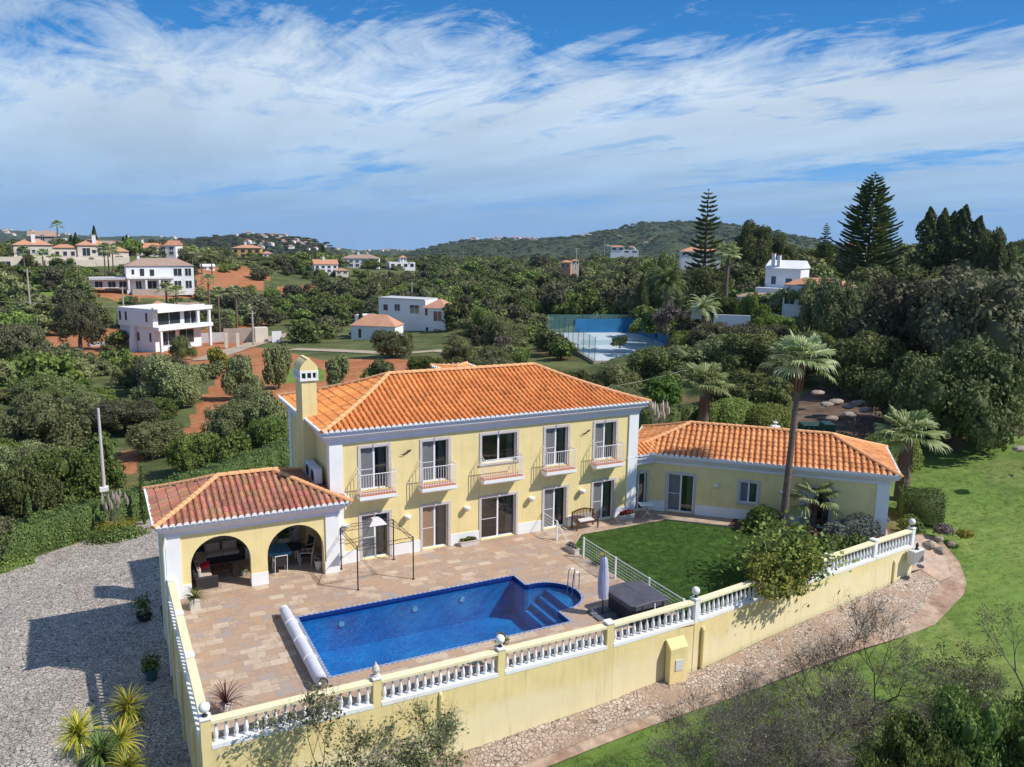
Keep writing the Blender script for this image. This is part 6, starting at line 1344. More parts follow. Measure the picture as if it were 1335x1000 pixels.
# ================================================================== HOUSES
M['hw'] = mat('house_white', (0.78, 0.78, 0.80), .8, .05, .4); M['hc'] = mat('house_cream', (0.66, 0.58, 0.48), .85, .08, .4); M['ho'] = mat('house_ochre', (0.58, 0.34, 0.12), .85, .08, .4); M['hstone'] = mat('house_stone', (0.42, 0.36, 0.30), .9, .15, .5)
M['hroof'] = mat('pale_tile_roof', (0.50, 0.25, 0.15), .9, .15, 1.0, .3); M['hroof2'] = mat('brown_tile_roof', (0.36, 0.25, 0.20), .9, .15, 1.0, .3); M['hroofo'] = mat('orange_tile_roof', (0.52, 0.27, 0.17), .9, .15, 1.0, .3)
M['slateroof'] = mat('grey_flat_roof', (0.50, 0.50, 0.52), .9, .1, .5)
class House:
    def __init__(s, px, py, D_, yaw, name, label, cat='house', group=None, sink=.6, z=None):
        p = hit(px, py) if D_ is None else at(px, py, D_); D_ = D_ or Dist(p); s.k = D_/1090.0*1.0; z = p[2] if z is None else z
        az = math.atan2(p[0]-CAM[0], p[1]-CAM[1])
        s.D = D_; s.o = empty(name, (p[0], p[1], z), -az+math.radians(yaw), label, cat, group); s.sink = max(.15, (z-g(p[0], p[1]))/4+.15)
    def block(s, x0, x1, y0, y1, z0, z1, m='hw', name='wall', par=None):
        k = s.k; p = MB(); p.box(x0*k, x1*k, y0*k, y1*k, z0*k-(s.sink*4 if z0 == 0 else 0), z1*k); return p.build(name, M[m], par or s.o)
    def hip(s, x0, x1, y0, y1, z0, z1, m='hroof', ov=1.5, gable=False):
        k = s.k; x0, x1, y0, y1 = (x0-ov)*k, (x1+ov)*k, (y0-ov)*k, (y1+ov)*k; z0 *= k; z1 *= k; w, d = x1-x0, y1-y0; h = min(w, d)/2
        if w >= d: r = [(x0+(0 if gable else h), (y0+y1)/2, z1), (x1-(0 if gable else h), (y0+y1)/2, z1)]
        else: r = [((x0+x1)/2, y0+(0 if gable else h), z1), ((x0+x1)/2, y1-(0 if gable else h), z1)]
        vs = [(x0, y0, z0), (x1, y0, z0), (x1, y1, z0), (x0, y1, z0)]+r; p = MB(); b = .12
        fs = [(0, 1, 5, 4), (1, 2, 5), (2, 3, 4, 5), (3, 0, 4), (3, 2, 1, 0)] if w >= d else [(0, 1, 4), (1, 2, 5, 4), (2, 3, 5), (3, 0, 4, 5), (3, 2, 1, 0)]
        p.add(vs, fs); return p.build('roof', M[m], s.o)
    def win(s, x0, x1, z0, z1, y=0, m='dglass', side='f', name='window', fr=True):
        k = s.k; p = MB(); e = .035
        if side == 'f': bx = lambda a, b, c, d, o1, o2: p.box(a*k, b*k, y*k-o2, y*k-o1, c*k, d*k)
        else: bx = lambda a, b, c, d, o1, o2: p.box((y*k-o2) if side == 'l' else (y*k+o1), (y*k-o1) if side == 'l' else (y*k+o2), a*k, b*k, c*k, d*k)
        bx(x0, x1, z0, z1, -.03, .03); o = p.build(name, M[m], s.o)
        if fr:
            p = MB(); w = .09/k; bx(x0-w, x0, z0-w, z1+w, -.02, .06); bx(x1, x1+w, z0-w, z1+w, -.02, .06); bx(x0, x1, z1, z1+w, -.02, .06); bx(x0, x1, z0-w, z0, -.02, .08)
            if (x1-x0)*k > 1.4: bx((x0+x1)/2-w/2, (x0+x1)/2+w/2, z0, z1, .03, .05)
            p.build('frame', M['hw'], o)
        return o
    def chim(s, x, y, z0, z1, w=3): 
        k = s.k; p = MB(); p.box(x*k, (x+w)*k, y*k, (y+w)*k, z0*k, z1*k); o = p.build('chimney', M['hw'], s.o); p = MB(); p.box((x-.4)*k, (x+w+.4)*k, (y-.4)*k, (y+w+.4)*k, (z1)*k+.01, (z1+.8)*k); p.build('cap', M['hroof'], o)
# A: modern white house lower left
H = House(203, 455, 192, 38, 'modern_house', 'new white modern house with long upper balcony, nearest house on the left')
H.block(0, 70, 0, 64, 0, 26, 'hw'); H.block(-4, 64, -3, 62, 26.5, 49, 'hw'); H.block(-5, 72, -7, -2.9, 46, 51, 'hw', 'parapet'); H.block(-5, 78, -14, -3.1, 23.0, 27.5, 'hw', 'balcony'); H.block(-5, 78, -14, -7.1, 45, 49.5, 'hw', 'canopy')
for x in (-2, 73): H.block(x, x+3, -13, -10, 0, 23, 'hw', 'column')
for x in (55, 73): H.block(x, x+3, -12.5, -9.5, 27.6, 45, 'hw', 'column')
H.win(3, 36, 29, 44, -3.02, 'dglass'); H.win(42, 62, 28, 45, -3.02, 'dglass'); H.win(8, 30, 3, 20, -.02); H.win(36, 58, 3, 20, -.02)
for y, z in ((6, 8), (6, 33), (40, 10), (55, 8), (44, 33), (55, 33)): H.win(y, y+4, z, z+11, 0 if z < 26 else -4, side='l')
H.win(28, 37, 8, 19, 0, side='l')
p = MB(); k = H.k; p.add([(-.0*k-.1, 40*k, -3), (-.1-9*k, 40*k, -3), (-.1, 40*k, 49*k), (-.1, 33*k, -3), (-.1-9*k, 33*k, -3), (-.1, 33*k, 49*k)], [(0, 1, 2), (5, 4, 3), (1, 4, 5, 2), (0, 3, 4, 1)]); p.build('fin_wall', M['hw'], H.o)
H = House(118, 452, None, 8, 'garden_terrace', 'low flat white terrace slab beside the new modern house', 'terrace'); H.block(0, 48, 0, 22, 0, 2.2, 'slateroof', 'slab'); H.block(20, 50, 16, 20, 2.21, 9, 'hw', 'wall')
# cottage behind A
H = House(186, 412, 225, -10, 'cottage', 'small cottage with reddish tiled roofs just behind the white modern house'); H.block(0, 62, 0, 30, 0, 7, 'hstone'); H.hip(0, 32, 0, 30, 7, 17, 'hroofo'); H.hip(36, 62, 4, 28, 7, 15, 'hroof2', gable=True); H.win(5, 12, 1, 5)
# B: two storey white house upper left
H = House(166, 381, 300, 3, 'white_house', 'two storey white house with brown hipped roof and many windows above the red earth slope')
H.block(0, 76, 0, 34, 0, 31, 'hw'); H.hip(0, 76, 0, 34, 31.2, 40, 'hroof2'); H.block(-38, -.1, 2, 26, 5, 15, 'hw', 'wing'); H.block(-40, 2, -4, 28, 15.1, 17.5, 'slateroof', 'wing_roof'); H.block(5, 56, -9, -.1, 0, 3.5, 'hstone', 'terrace')
for x in (1, 20, 35, 50, 62): H.block(x, x+2, -8, -6, 3.6, 16, 'hw', 'column')
H.block(0, 52, -9, -.1, 16.1, 18.2, 'hw', 'balcony')
for a, b, z0, z1 in ((6, 9, 21, 27), (15, 20, 19, 28), (26, 31, 19, 27), (53, 62, 19, 28), (66, 73, 19, 28), (10, 16, 4, 13), (23, 33, 4, 13), (36, 46, 4, 13), (53, 61, 4, 13), (66, 73, 4, 13)): H.win(a, b, z0, z1, -.02)
H.win(37, 46, 19, 28, -.03, 'hw'); H.chim(14, 16, 38, 43)
for a in (-34, -20, -8): H.win(a, a+8, 6, 13, 1.98)
# C: white house in the middle
H = House(562, 436, 205, -30, 'white_house', 'long white flat roofed house with a hipped tile roofed tower in the middle distance')
H.block(-86, -12, 6, 40, 0, 44, 'hw'); H.block(-12, 22, 0, 34, 0, 35, 'hw', 'tower'); H.hip(-12, 22, 0, 34, 35.2, 47, 'hroofo'); H.block(-87, -13, 5, 41, 44.1, 45.4, 'slateroof', 'parapet')
for a, b, z0, z1, y in ((-78, -71, 28, 36, 6), (-60, -52, 28, 37, 6), (-36, -22, 26, 37, 6), (-9, -5, 25, 34, 0), (4, 16, 18, 31, 0), (-8, -4, 4, 9, 0), (5, 15, 3, 8, 0)): H.win(a, b, z0, z1, y-.02)
for a in (8, 20): H.win(a, a+4, 16, 28, 22, side='r')
H = House(458, 441, 198, -22, 'annexe', 'low white annexe with a broad pale tiled hipped roof left of the long white house', 'house'); H.block(0, 60, 0, 34, 0, 17, 'hw'); H.hip(0, 60, 0, 34, 17.2, 31, 'hroofo'); H.block(-5, 16, 26, 50, 0, 28, 'hw', 'wing'); H.win(10, 14, 1, 13, -.02); H.win(-3, 0, 4, 8, -.02)
# D: two villas with arches far left
H = House(20, 351, 375, 0, 'large_villa', 'pale villa with two red hipped roofs and arched loggias on a terrace wall, farthest left')
H.block(0, 38, 0, 26, 14, 27, 'hc'); H.hip(0, 38, 0, 26, 27.2, 34, 'hroofo'); H.chim(18, 4, 29, 40, 4); H.block(64, 97, 2, 28, 10, 27, 'hc', 'wing'); H.hip(64, 97, 2, 28, 27.2, 34, 'hroofo'); H.chim(80, 5, 29, 39, 4); H.block(38, 64, 4, 22, 12, 24, 'hc', 'link'); H.hip(38, 64, 4, 22, 24.2, 28, 'hroof'); H.block(-40, 118, -4, 0, 0, 13.9, 'hc', 'terrace_wall'); H.block(30, 98, -6, -4.1, 0, 11, 'hc', 'lower_wall'); H.block(98, 118, 0, 20, 6, 20, 'hc', 'side_wing'); H.hip(98, 118, 0, 20, 20.2, 26, 'hroofo')
for a, b, z0, z1, y in ((3, 16, 15, 23, 0), (18, 21, 18, 22, 0), (24, 34, 16, 23, 0), (69, 77, 15, 24, 2), (79, 83, 18, 22, 2), (85, 94, 15, 24, 2), (41, 45, 15, 20, 4), (49, 53, 15, 20, 4), (57, 61, 15, 20, 4), (-13, -4, 2, 9, -4), (34, 38, 2, 8, -6), (45, 50, 1, 9, -6), (56, 61, 3, 8, -6), (103, 112, 8, 15, 0)): H.win(a, b, z0, z1, y-.05)
H = House(38, 322, 440, -5, 'dark_house', 'grey stone house with steep roof behind the left red roofed villa'); H.block(0, 26, 0, 20, 0, 12, 'hstone'); H.hip(0, 26, 0, 20, 12, 18, 'hroof2', gable=True); H.block(26.1, 38, 0, 12, 0, 10, 'hw', 'wing'); H.win(12, 16, 2, 14, -.1)
# more far houses: px,py,D,yaw, w,d,h, roof h, roof, wall, label
for (a, b, D_, yw, w, d_, h, rh, rm, wm, gb, lb) in (
    (133, 333, 430, 10, 22, 18, 9, 8, 'hroof2', 'hc', True, 'gabled house with tan roof behind the tall left cypresses'),
    (152, 333, 415, -20, 14, 14, 12, 0, None, 'hw', False, 'flat roofed white cube house beside the gabled tan house'),
    (171, 331, 400, 0, 30, 18, 7, 6, 'hroof', 'hw', True, 'long low house with tan roof and wide glass front above the white two storey house'),
    (208, 333, 405, -25, 20, 20, 12, 6, 'hroof', 'hw', True, 'white gabled house with big upper windows right of the long low house'),
    (222, 334, 410, 0, 9, 12, 11, 0, None, 'hstone', False, 'narrow stone block attached to the right of the white gabled house'),
    (303, 337, 560, -8, 34, 24, 13, 4, 'hroofo', 'ho', False, 'ochre yellow villa on the wooded rise left of centre'),
    (343, 338, 540, 10, 12, 12, 7, 3, 'hroofo', 'hc', False, 'cream side building right of the ochre villa'),
    (410, 356, 400, 8, 30, 22, 11, 6, 'hroof', 'hw', True, 'small cream house with tiled gable and side terrace below the big white house'),
    (438, 358, 395, 8, 16, 16, 5, 3, 'hroof', 'hc', False, 'low cream garage right of the small tiled cream house'),
    (446, 349, 470, -6, 47, 24, 12, 5, 'hroof2', 'hw', False, 'wide white two storey house with brown roof on the ridge'),
    (508, 350, 480, 12, 34, 20, 8, 0, None, 'hw', False, 'flat white house with chimney right of the wide ridge house'),
    (522, 345, 482, 12, 8, 8, 9, 3, 'hroofo', 'hw', False, 'tiny tiled tower of the flat white house'),
    (608, 350, 700, 0, 12, 10, 6, 2, 'hroofo', 'hw', False, 'little white house below the wooded hill'),
    (625, 352, 720, 0, 20, 10, 4, 0, None, 'hw', False, 'low white row of buildings right of the little house'),
    (556, 349, 640, 0, 12, 10, 5, 2, 'hroof', 'hc', False, 'small pale house among trees at the valley head'),
    (565, 366, 420, 0, 14, 10, 4, 2, 'hroofo', 'hc', False, 'low house with tiled roof by the road poles'),
    (731, 350, 330, -10, 13, 12, 8, 3, 'hroofo', 'hroofo', False, 'red tiled house half hidden by trees below the hill'),
    (746, 345, 335, 10, 9, 10, 5, 2, 'hroof', 'hc', False, 'pale house next to the red tiled one'),
    (796, 327, 900, 0, 18, 10, 5, 2, 'hroof', 'hw', False, 'white house left of a pair on the lower hillside'),
    (812, 330, 850, 0, 20, 10, 4, 0, None, 'hw', False, 'white house right of a pair on the lower hillside'),
    (888, 334, 215, 5, 50, 26, 6, 6, 'hroofo', 'hw', False, 'white house with orange roof behind the left norfolk pine'),
    (1092, 338, 230, -15, 28, 26, 16, 6, 'hroof', 'hstone', False, 'stone house half hidden behind the tall norfolk pine'),
    (1180, 342, 240, 0, 34, 20, 12, 0, None, 'hw', False, 'flat white building between norfolk pine and casuarinas'),
    (1264, 330, 260, 0, 22, 16, 10, 0, None, 'hw', False, 'grey white building behind the casuarinas'),
    (262, 352, None, 5, 16, 12, 4, 3, 'hw', 'hw', True, 'small white shed with pitched roof on the red earth')):
    H = House(a, b, D_, yw, 'shed' if 'shed' in lb else 'house', lb, 'building' if 'building' in lb or 'shed' in lb else 'house', sink=1.6); H.block(0, w, 0, d_, 0, h, wm)
    if rm: H.hip(0, w, 0, d_, h+.1, h+rh, rm, 1.0, gb)
    n_ = max(2, int(w/7))
    for i in range(n_):
        x = w*(i+.5)/n_; H.win(x-w/n_*.27, x+w/n_*.27, h*.25 if h < 9 else h*.12, h*.75 if h < 9 else h*.42, -.05, fr=H.D < 480)
        if h >= 9: H.win(x-w/n_*.25, x+w/n_*.25, h*.58, h*.85, -.05, fr=H.D < 480)
    if w > 28: H.chim(w*.4, d_*.4, h, h+rh+4, 2.5)
# E: white house group right
H = House(992, 385, 140, -18, 'white_house', 'white house with tall twin chimneys and low gabled roof left of the tall norfolk pine')
H.block(0, 44, 12, 50, 0, 34, 'hw'); H.hip(0, 44, 12, 50, 34.2, 44, 'hw', gable=True); H.chim(6, 14, 34, 52, 4); H.chim(13, 14, 34, 50, 4); H.win(8, 14, 14, 24, 11.98); H.block(-6, 40, -6, 11.9, 0, 10, 'hw', 'terrace'); H.win(26, 34, 12, 22, 11.98)
H = House(1020, 399, 132, -12, 'white_house', 'white single storey house with pale tiled roof beneath the olive tree')
H.block(0, 78, 0, 40, 0, 27, 'hw'); H.hip(0, 78, 0, 40, 27.2, 36, 'hroof'); H.win(-2+4, 14, 3, 20, -.02); H.win(20, 27, 3, 14, -.02); H.win(34, 42, 8, 16, -.02); H.win(54, 62, 8, 16, -.02)
H = House(962, 402, 134, 5, 'pool_house', 'long low porch with brown tiled roof below the white houses', 'building'); H.block(0, 54, 4, 26, 0, 15, 'hw'); H.hip(0, 54, 0, 26, 15.1, 20, 'hroof2', 1); 
for x in (18, 25, 32): H.win(x, x+4, 2, 13, 3.98)
for x in (2, 16, 36, 50): H.block(x, x+1.5, .5, 2, 0, 15, 'hw', 'column')
H = House(930, 419, 118, 0, 'garden_wall', 'low white garden wall on the slope above the olive trees', 'wall'); H.block(0, 46, 0, 3, 0, 9, 'hw'); H.block(-28, -14, 6, 9, 2, 22, 'hw', 'pillar')
# walls & containers near construction site
for (a, b, D_, yw, w, d_, h, wm, lb) in ((258, 444, 205, 6, 34, 2, 9, 'slateroof', 'grey block wall right of the white modern house'), (292, 444, 200, -4, 42, 2, 15, 'hstone', 'brownish stone wall beside the gateway'), (333, 441, 198, 10, 16, 14, 13, 'hc', 'pale stone wall corner right of the brownish wall'), (293, 447, 190, 0, 4, 4, 12, 'hc', 'left cream gate pillar of the building plot'), (308, 447, 190, 0, 4, 4, 12, 'hc', 'right cream gate pillar of the building plot'), (355, 447, None, 12, 12, 2, 14, 'hw', 'short white wall at the lane end'), (50, 430, None, -4, 36, 3, 7, 'hstone', 'ruined pale stone wall among the left olive trees'), (98, 404, None, 0, 30, 16, 3, 'slateroof', 'pale flat slab roof among the trees on the left')):
    H = House(a, b, D_, yw, 'garden_wall' if 'slab' not in lb else 'flat_roof_shed', lb, 'wall' if 'slab' not in lb else 'shed'); H.block(0, w, 0, d_, 0, h, wm)
for (a, b, D_, w, h, lb) in ((1046, 566, 66, 26, 12, 'dark green skip behind the wing roof'), (1074, 566, 65, 14, 13, 'small teal glazed frame beside the dark green skip')):
    q = at(a, b, D_); k = D_/1090; M['dgreen'] = M.get('dgreen') or mat('dark_green_paint', (0.015, .06, .05), .6, .2, 3); M['teal'] = M.get('teal') or mat('teal_panels', (0.10, .28, .27), .5, .2, 3); e_ = empty('skip' if 'skip' in lb else 'cold_frame', (q[0], q[1], q[2]), -.5, lb, 'container')
    p = MB(); p.bbox(0, w*k, 0, 1.2, 0, h*k, .05)
    for i in range(5): x = w*k*i/4; p.box(x-.03, x+.03, -.05, -.001, 0, h*k+.02)
    p.build('body', M['dgreen' if 'skip' in lb else 'teal'], e_)
for i, (a, b, s_) in enumerate(((1078, 527, .5), (1090, 524, .55), (1105, 530, .45), (1120, 526, .6), (1108, 540, .5), (1128, 535, .45), (1066, 512, .5), (1330, 585, .4), (1085, 545, .4))):
    q = at(a, b, 74-(b-520)*.25); p = MB(); R_ = random.Random(i+9); p.sphere((0, 0, 0), 1, 9, 6, .45); p.v = [(v[0]*R_.uniform(.85, 1.15)*1.4, v[1]*R_.uniform(.85, 1.15), v[2]*R_.uniform(.9, 1.1)) for v in p.v]
    o = p.build('boulder', M['rock']); o.location = tuple(q); o.scale = (s_,)*3; tag(o, 'pale boulder in the rockery on the bank behind the wing', 'rock', 'boulders on the rockery bank')
# ------------------------------------------------------------------ tennis court
zc_ = -4.6; A = unp(713, 438, zc_); B = unp(772, 474, zc_); C_ = unp(836, 436, zc_+1.2)
A, B, C_ = Vector(A[:2]), Vector(B[:2]), Vector(C_[:2]); u = (A-B); Lc = u.length; u.normalize(); v_ = Vector((u.y, -u.x)); Wc = 19.0
tc = empty('tennis_court', (B.x, B.y, zc_), math.atan2(u.y, u.x), 'pale tennis court inside a green mesh fence with a blue windbreak', 'tennis court')
M['court'] = mat('court_surface', (0.44, 0.50, 0.54), .85, .08, .3); M['blue'] = mat('blue_windbreak', (0.025, 0.17, 0.36), .8, .15, .5)
m, t = newmat('green_mesh'); tr = t.n('ShaderNodeBsdfTransparent'); tr.inputs[0].default_value = (1, 1, 1, 1); df = t.n('ShaderNodeBsdfDiffuse'); df.inputs[0].default_value = (.28, .52, .48, 1); mx = t.n('ShaderNodeMixShader'); mx.inputs[0].default_value = .26; t.l(tr.outputs[0], mx.inputs[1]); t.l(df.outputs[0], mx.inputs[2]); o_ = t.n('ShaderNodeOutputMaterial'); t.l(mx.outputs[0], o_.inputs[0]); M['mesh'] = m
M['gpost'] = mat('green_post', (.03, .12, .09), .6, .1, 2)
p = MB(); p.box(-1, Lc+1, -Wc, 0, -2.5, .55); p.build('plinth', M['hstone'], tc); p = MB(); p.box(-.6, Lc+.6, -Wc+.4, -.4, .56, .60); p.build('surface', M['court'], tc)
p = MB()
for x in (3, Lc-3): p.box(x, x+.06, -Wc+3, -3, .605, .61)
for y in (-3, -4.4, -Wc+4.4, -Wc+3): p.box(3, Lc-3, y, y+.06, .605, .61)
p.build('lines', M['hw'], tc)
p = MB(); p.box(Lc/2, Lc/2+.03, -Wc+2.5, -2.5, .61, 1.5); p.build('net', M['mesh'], tc)
p = MB(); p.quad((-.8, -.2, .56), (Lc+.8, -.2, .56), (Lc+.8, -.2, 4.3), (-.8, -.2, 4.3)); p.quad((Lc+.8, -.2, .56), (Lc+.8, -Wc+.2, .56), (Lc+.8, -Wc+.2, 4.3), (Lc+.8, -.2, 4.3)); p.build('fence_mesh', M['mesh'], tc)
for i in range(11): x = -.8+(Lc+1.6)*i/10; p = MB(); p.tube([(x, -.2, .5), (x, -.2, 4.4)], .05, 5); p.build('fence_post', M['gpost'], tc)
for i in range(1, 6): y = -.2-(Wc-.4)*i/5; p = MB(); p.tube([(Lc+.8, y, .5), (Lc+.8, y, 4.4)], .05, 5); p.build('fence_post', M['gpost'], tc)
p = MB(); p.box(Lc+.6, Lc+.75, -Wc+.3, -6, .6, 3.4); p.box(Lc*.45, Lc+.6, -Wc+.25, -Wc+.38, .6, 3.9); p.build('windbreak', M['blue'], tc)
# ------------------------------------------------------------------ poles, cables
poles = [(38, 385, 240, 30), (161, 400, 235, 24), (330, 438, 185, 32), (405, 413, 260, 13), (386, 392, 330, 20), (482, 386, 330, 20), (537, 390, 300, 22), (562, 375, 380, 14), (604, 342, 900, 14), (788, 330, 700, 20), (751, 345, 320, 22), (1264, 318, 200, 20)]
for i, (a, b, D_, hp_) in enumerate(poles):
    q = at(a, b, D_); k = D_/1090; e_ = empty('utility_pole', tuple(q), 0, 'distant pale utility pole among the trees', 'utility pole', 'distant utility poles'); p = MB(); p.tube([(0, 0, -2), (0, 0, hp_*k)], [.24, .16], 6); p.build('pole', M['concrete'], e_)
    p = MB(); p.box(-.8, .8, -.06, .06, hp_*k-.6, hp_*k-.45); p.build('crossarm', M['concrete'], e_)
def cable(name, pts, r, lab):
    p = MB(); P_ = []
    for i in range(len(pts)-1):
        A, B = Vector(pts[i]), Vector(pts[i+1]); n_ = 14; s = (B-A).length*.02
        for k in range(n_+(i == len(pts)-2)): t_ = k/n_; P_.append(A.lerp(B, t_)-Vector((0, 0, 4*s*t_*(1-t_))))
    p.tube(P_, r, 4, False); tag(p.build(name, M['concrete']), lab, 'cable', None)
cable('overhead_cable', [at(760, 508, 80), at(890, 483, 90), at(1010, 472, 100)], .022, 'single overhead cable crossing behind the palm trees')
cable('overhead_cable', [at(-10, 392, 238), at(38, 394, 240), at(161, 399, 236), at(330, 404, 225)], .04, 'thin overhead cable strung between the left distant poles')
# ================================================================== TREES BEYOND THE GARDEN
PROT = [(150, 398, 262, 452, 190), (150, 342, 246, 384, 300), (452, 392, 588, 437, 196), (0, 312, 140, 345, 370), (130, 316, 245, 336, 395), (706, 418, 840, 474, 130), (985, 333, 1100, 395, 128), (300, 316, 356, 334, 535), (408, 340, 454, 358, 390), (444, 330, 495, 350, 465),
        (508, 338, 546, 352, 475), (728, 336, 765, 350, 325), (884, 318, 945, 334, 210), (1090, 315, 1125, 335, 225), (256, 426, 380, 450, 184), (890, 250, 955, 330, 178), (1100, 225, 1180, 330, 168), (960, 388, 1018, 404, 130), (792, 316, 836, 332, 840), (1060, 555, 1095, 570, 60), (1060, 505, 1130, 548, 70), (180, 398, 262, 412, 220)]
CLEAR = [[(232, 600), (255, 530), (285, 500), (262, 470), (258, 452), (330, 448), (430, 466), (640, 470), (640, 492), (560, 500), (480, 500), (400, 520), (345, 552), (300, 560), (270, 610)],
         [(0, 470), (30, 462), (95, 462), (90, 498), (60, 506), (0, 525)], [(50, 440), (160, 430), (160, 452), (120, 468), (60, 462)], [(255, 436), (385, 436), (385, 452), (255, 460)], [(250, 350), (350, 352), (410, 372), (410, 384), (300, 390), (245, 392)], [(380, 450), (640, 452), (640, 470), (380, 466)], [(0, 585), (60, 555), (90, 560), (50, 600), (0, 612)], [(100, 376), (250, 384), (250, 396), (100, 390)], [(705, 430), (840, 425), (830, 470), (770, 485), (705, 450)]]
lim = lambda a: np.interp(a, [-200, 0, 190, 375, 376, 850, 851, 1000, 1110, 1111, 1500], [815, 728, 655, 585, 560, 560, 528, 528, 500, 560, 560])
count_obj = 0; TREEPOS = []
# prominent individuals: kind, px, top, D, width px, label
big = [('greyoak', 1205, 352, 92, 180, 'huge grey green oak on the right above the lawn, left half of the mass', 0), ('greyoak', 1300, 345, 86, 190, 'huge grey green oak filling the right edge above the carob tree', 0), ('oak', 1262, 438, 66, 165, 'broad dark green carob tree standing at the far edge of the lawn', 0), ('oak', 1200, 458, 72, 120, 'dark green carob left of the broad one at the lawn edge', 0),
       ('oak', 1130, 430, 84, 120, 'dark oak in the shade behind the rockery', 0), ('olive', 1100, 356, 112, 84, 'silvery olive tree in front of the low white house on the right', 0), ('olive', 1062, 372, 118, 42, 'small silvery olive with visible limbs before the white house', 0), ('oak', 1165, 400, 100, 90, 'dark oak between the silvery olive and the huge oaks', 0),
       ('oak', 985, 284, 200, 62, 'tall open crowned gum like tree on the skyline right of the left norfolk pine', 0), ('oak', 1020, 302, 210, 50, 'brownish round tree right of the tall open skyline tree', 0), ('oak', 1298, 294, 165, 48, 'dark airy skyline tree right of the casuarinas', 0), ('oak', 870, 325, 175, 50, 'dark round tree on the slope left of the left norfolk pine', 0),
       ('oak', 925, 345, 150, 80, 'dense dark tree under the left norfolk pine', 0), ('bright', 985, 378, 120, 48, 'bright green bush before the long low porch', 0), ('carob', 960, 385, 125, 50, 'mid green bush left of the bright green one', 0),
       ('olive', 800, 470, 92, 90, 'grey green olive directly behind the villa roof right end', 0), ('oak', 860, 450, 95, 100, 'dark green oak behind the gap between house and palms', 0), ('olive', 920, 432, 98, 110, 'grey green olive behind the shaggy palm', 0), ('oak', 985, 428, 95, 110, 'dark green oak between the two palms', 0), ('olive', 1045, 430, 90, 90, 'soft olive crown behind the tall palm head', 0), ('bright', 868, 488, 78, 60, 'light green bushy tree left of the shaggy palm', 0), ('olive', 815, 505, 74, 70, 'low grey olive just right of the main roof corner', 0), ('oak', 755, 480, 85, 70, 'dark tree rising behind the right slope of the main roof', 0), ('oak', 960, 480, 80, 90, 'shadowed dark tree behind the clipped dome bush', 0), ('oak', 1010, 490, 78, 60, 'shadowed dark tree beside the rockery', 0),
       ('olive', 362, 447, 118, 42, 'round olive tree on the red soil left of the chimney', 0), ('olive', 441, 460, 112, 40, 'round olive tree right of the chimney on the orange field', 0), ('olive', 494, 464, 110, 42, 'round olive right of the second one on the orange field', 0), ('olive', 510, 428, 150, 60, 'olive in front of the annexe by the long white house', 0), ('olive', 600, 436, 130, 60, 'olive with lighter top behind the main roof ridge', 0), ('carob', 555, 462, 118, 60, 'dark tree just behind the middle of the main roof', 0), ('bright', 285, 453, 140, 38, 'rounded orange yellow green tree on the building plot', 0),
       ('olive', 310, 462, 110, 45, 'olive at the bend of the red track', 0), ('olive', 325, 490, 92, 60, 'olive clump left of the red track near the chimney', 0), ('olive', 300, 520, 84, 70, 'wide olive below the red track in front of the villa side', 0), ('olive', 350, 510, 84, 60, 'olive beside the villa left wall, upper of two', 0), ('carob', 345, 540, 76, 80, 'dense green tree against the villa left wall', 0), ('carob', 250, 560, 72, 80, 'dense green tree behind the driveway hedge, right of the pole', 0), ('carob', 300, 565, 70, 60, 'dark green tree behind the hedge next to the villa', 0),
       ('carob', 75, 575, 66, 120, 'broad green carob tree left of the utility pole', 0), ('carob', 120, 560, 72, 70, 'green carob tree touching the utility pole', 0), ('oak', 25, 600, 62, 90, 'dark bushy tree at the left edge behind the hedge', 0), ('olive', 200, 545, 82, 90, 'grey green olive above the driveway hedge', 0), ('olive', 50, 510, 88, 110, 'leaning grey olive at the left edge by the footpath', 0), ('greyoak', 160, 520, 95, 100, 'large dark olive behind the pole top', 0), ('olive', 115, 510, 100, 80, 'grey olive in the left grove', 0), ('greyoak', 225, 470, 130, 70, 'dark tree standing before the white modern house corner', 0), ('oak', 236, 436, 165, 36, 'dark round tree in front of the modern house balcony', 0),
       ('greyoak', 100, 388, 205, 60, 'large dark tree above the building site on the left', 0), ('greyoak', 20, 418, 160, 80, 'grey green tree mass at the left edge', 0), ('olive', 660, 410, 150, 70, 'olive crown in the valley left of the tennis court', 0), ('carob', 640, 400, 170, 60, 'green tree left of the tennis court farther back', 0), ('olive', 690, 470, 100, 60, 'olive behind the main roof right of the ridge middle', 0)]
for (kd, a, top, D_, w, lb, lod) in big:
    if kd == 'bright' and a == 285:
        CR['gold'] = [[crown_mesh('crown', 99, 16, 3000, .11, 'yellowleaf', .7)]*3]*2; e = tree_px('gold', a, top, D_, w, lb, None, 0, cz=.12, name='leafy_tree')
    else: e = tree_px(kd, a, top, D_, w, lb, None, lod, cz=.02 if 'lawn' in lb or D_ < 90 else .10)
    TREEPOS.append((e.location.x, e.location.y, w*.5*D_/1115)); 
q = at(1285, 400, 60)
def tpx(a, top, D_): p = at(a, top, D_); return p[0], p[1], g(p[0], p[1]), p[2]-g(p[0], p[1])
x, y, z, h = tpx(1141, 224, 170); norfolk(x, y, z, h, 7.6, 'tallest norfolk pine with dense tiered crown right of the white houses', 3, 34, .08, .68)
x, y, z, h = tpx(924, 246, 180); norfolk(x, y, z, h, 4.6, 'norfolk pine with thin open top tiers left of the slim palm', 5, 24, .3, .55)
x, y, z, h = tpx(1078, 291, 215); norfolk(x, y, z, h, 2.6, 'small slim norfolk pine on the skyline between the houses', 7, 22, .2, .7)
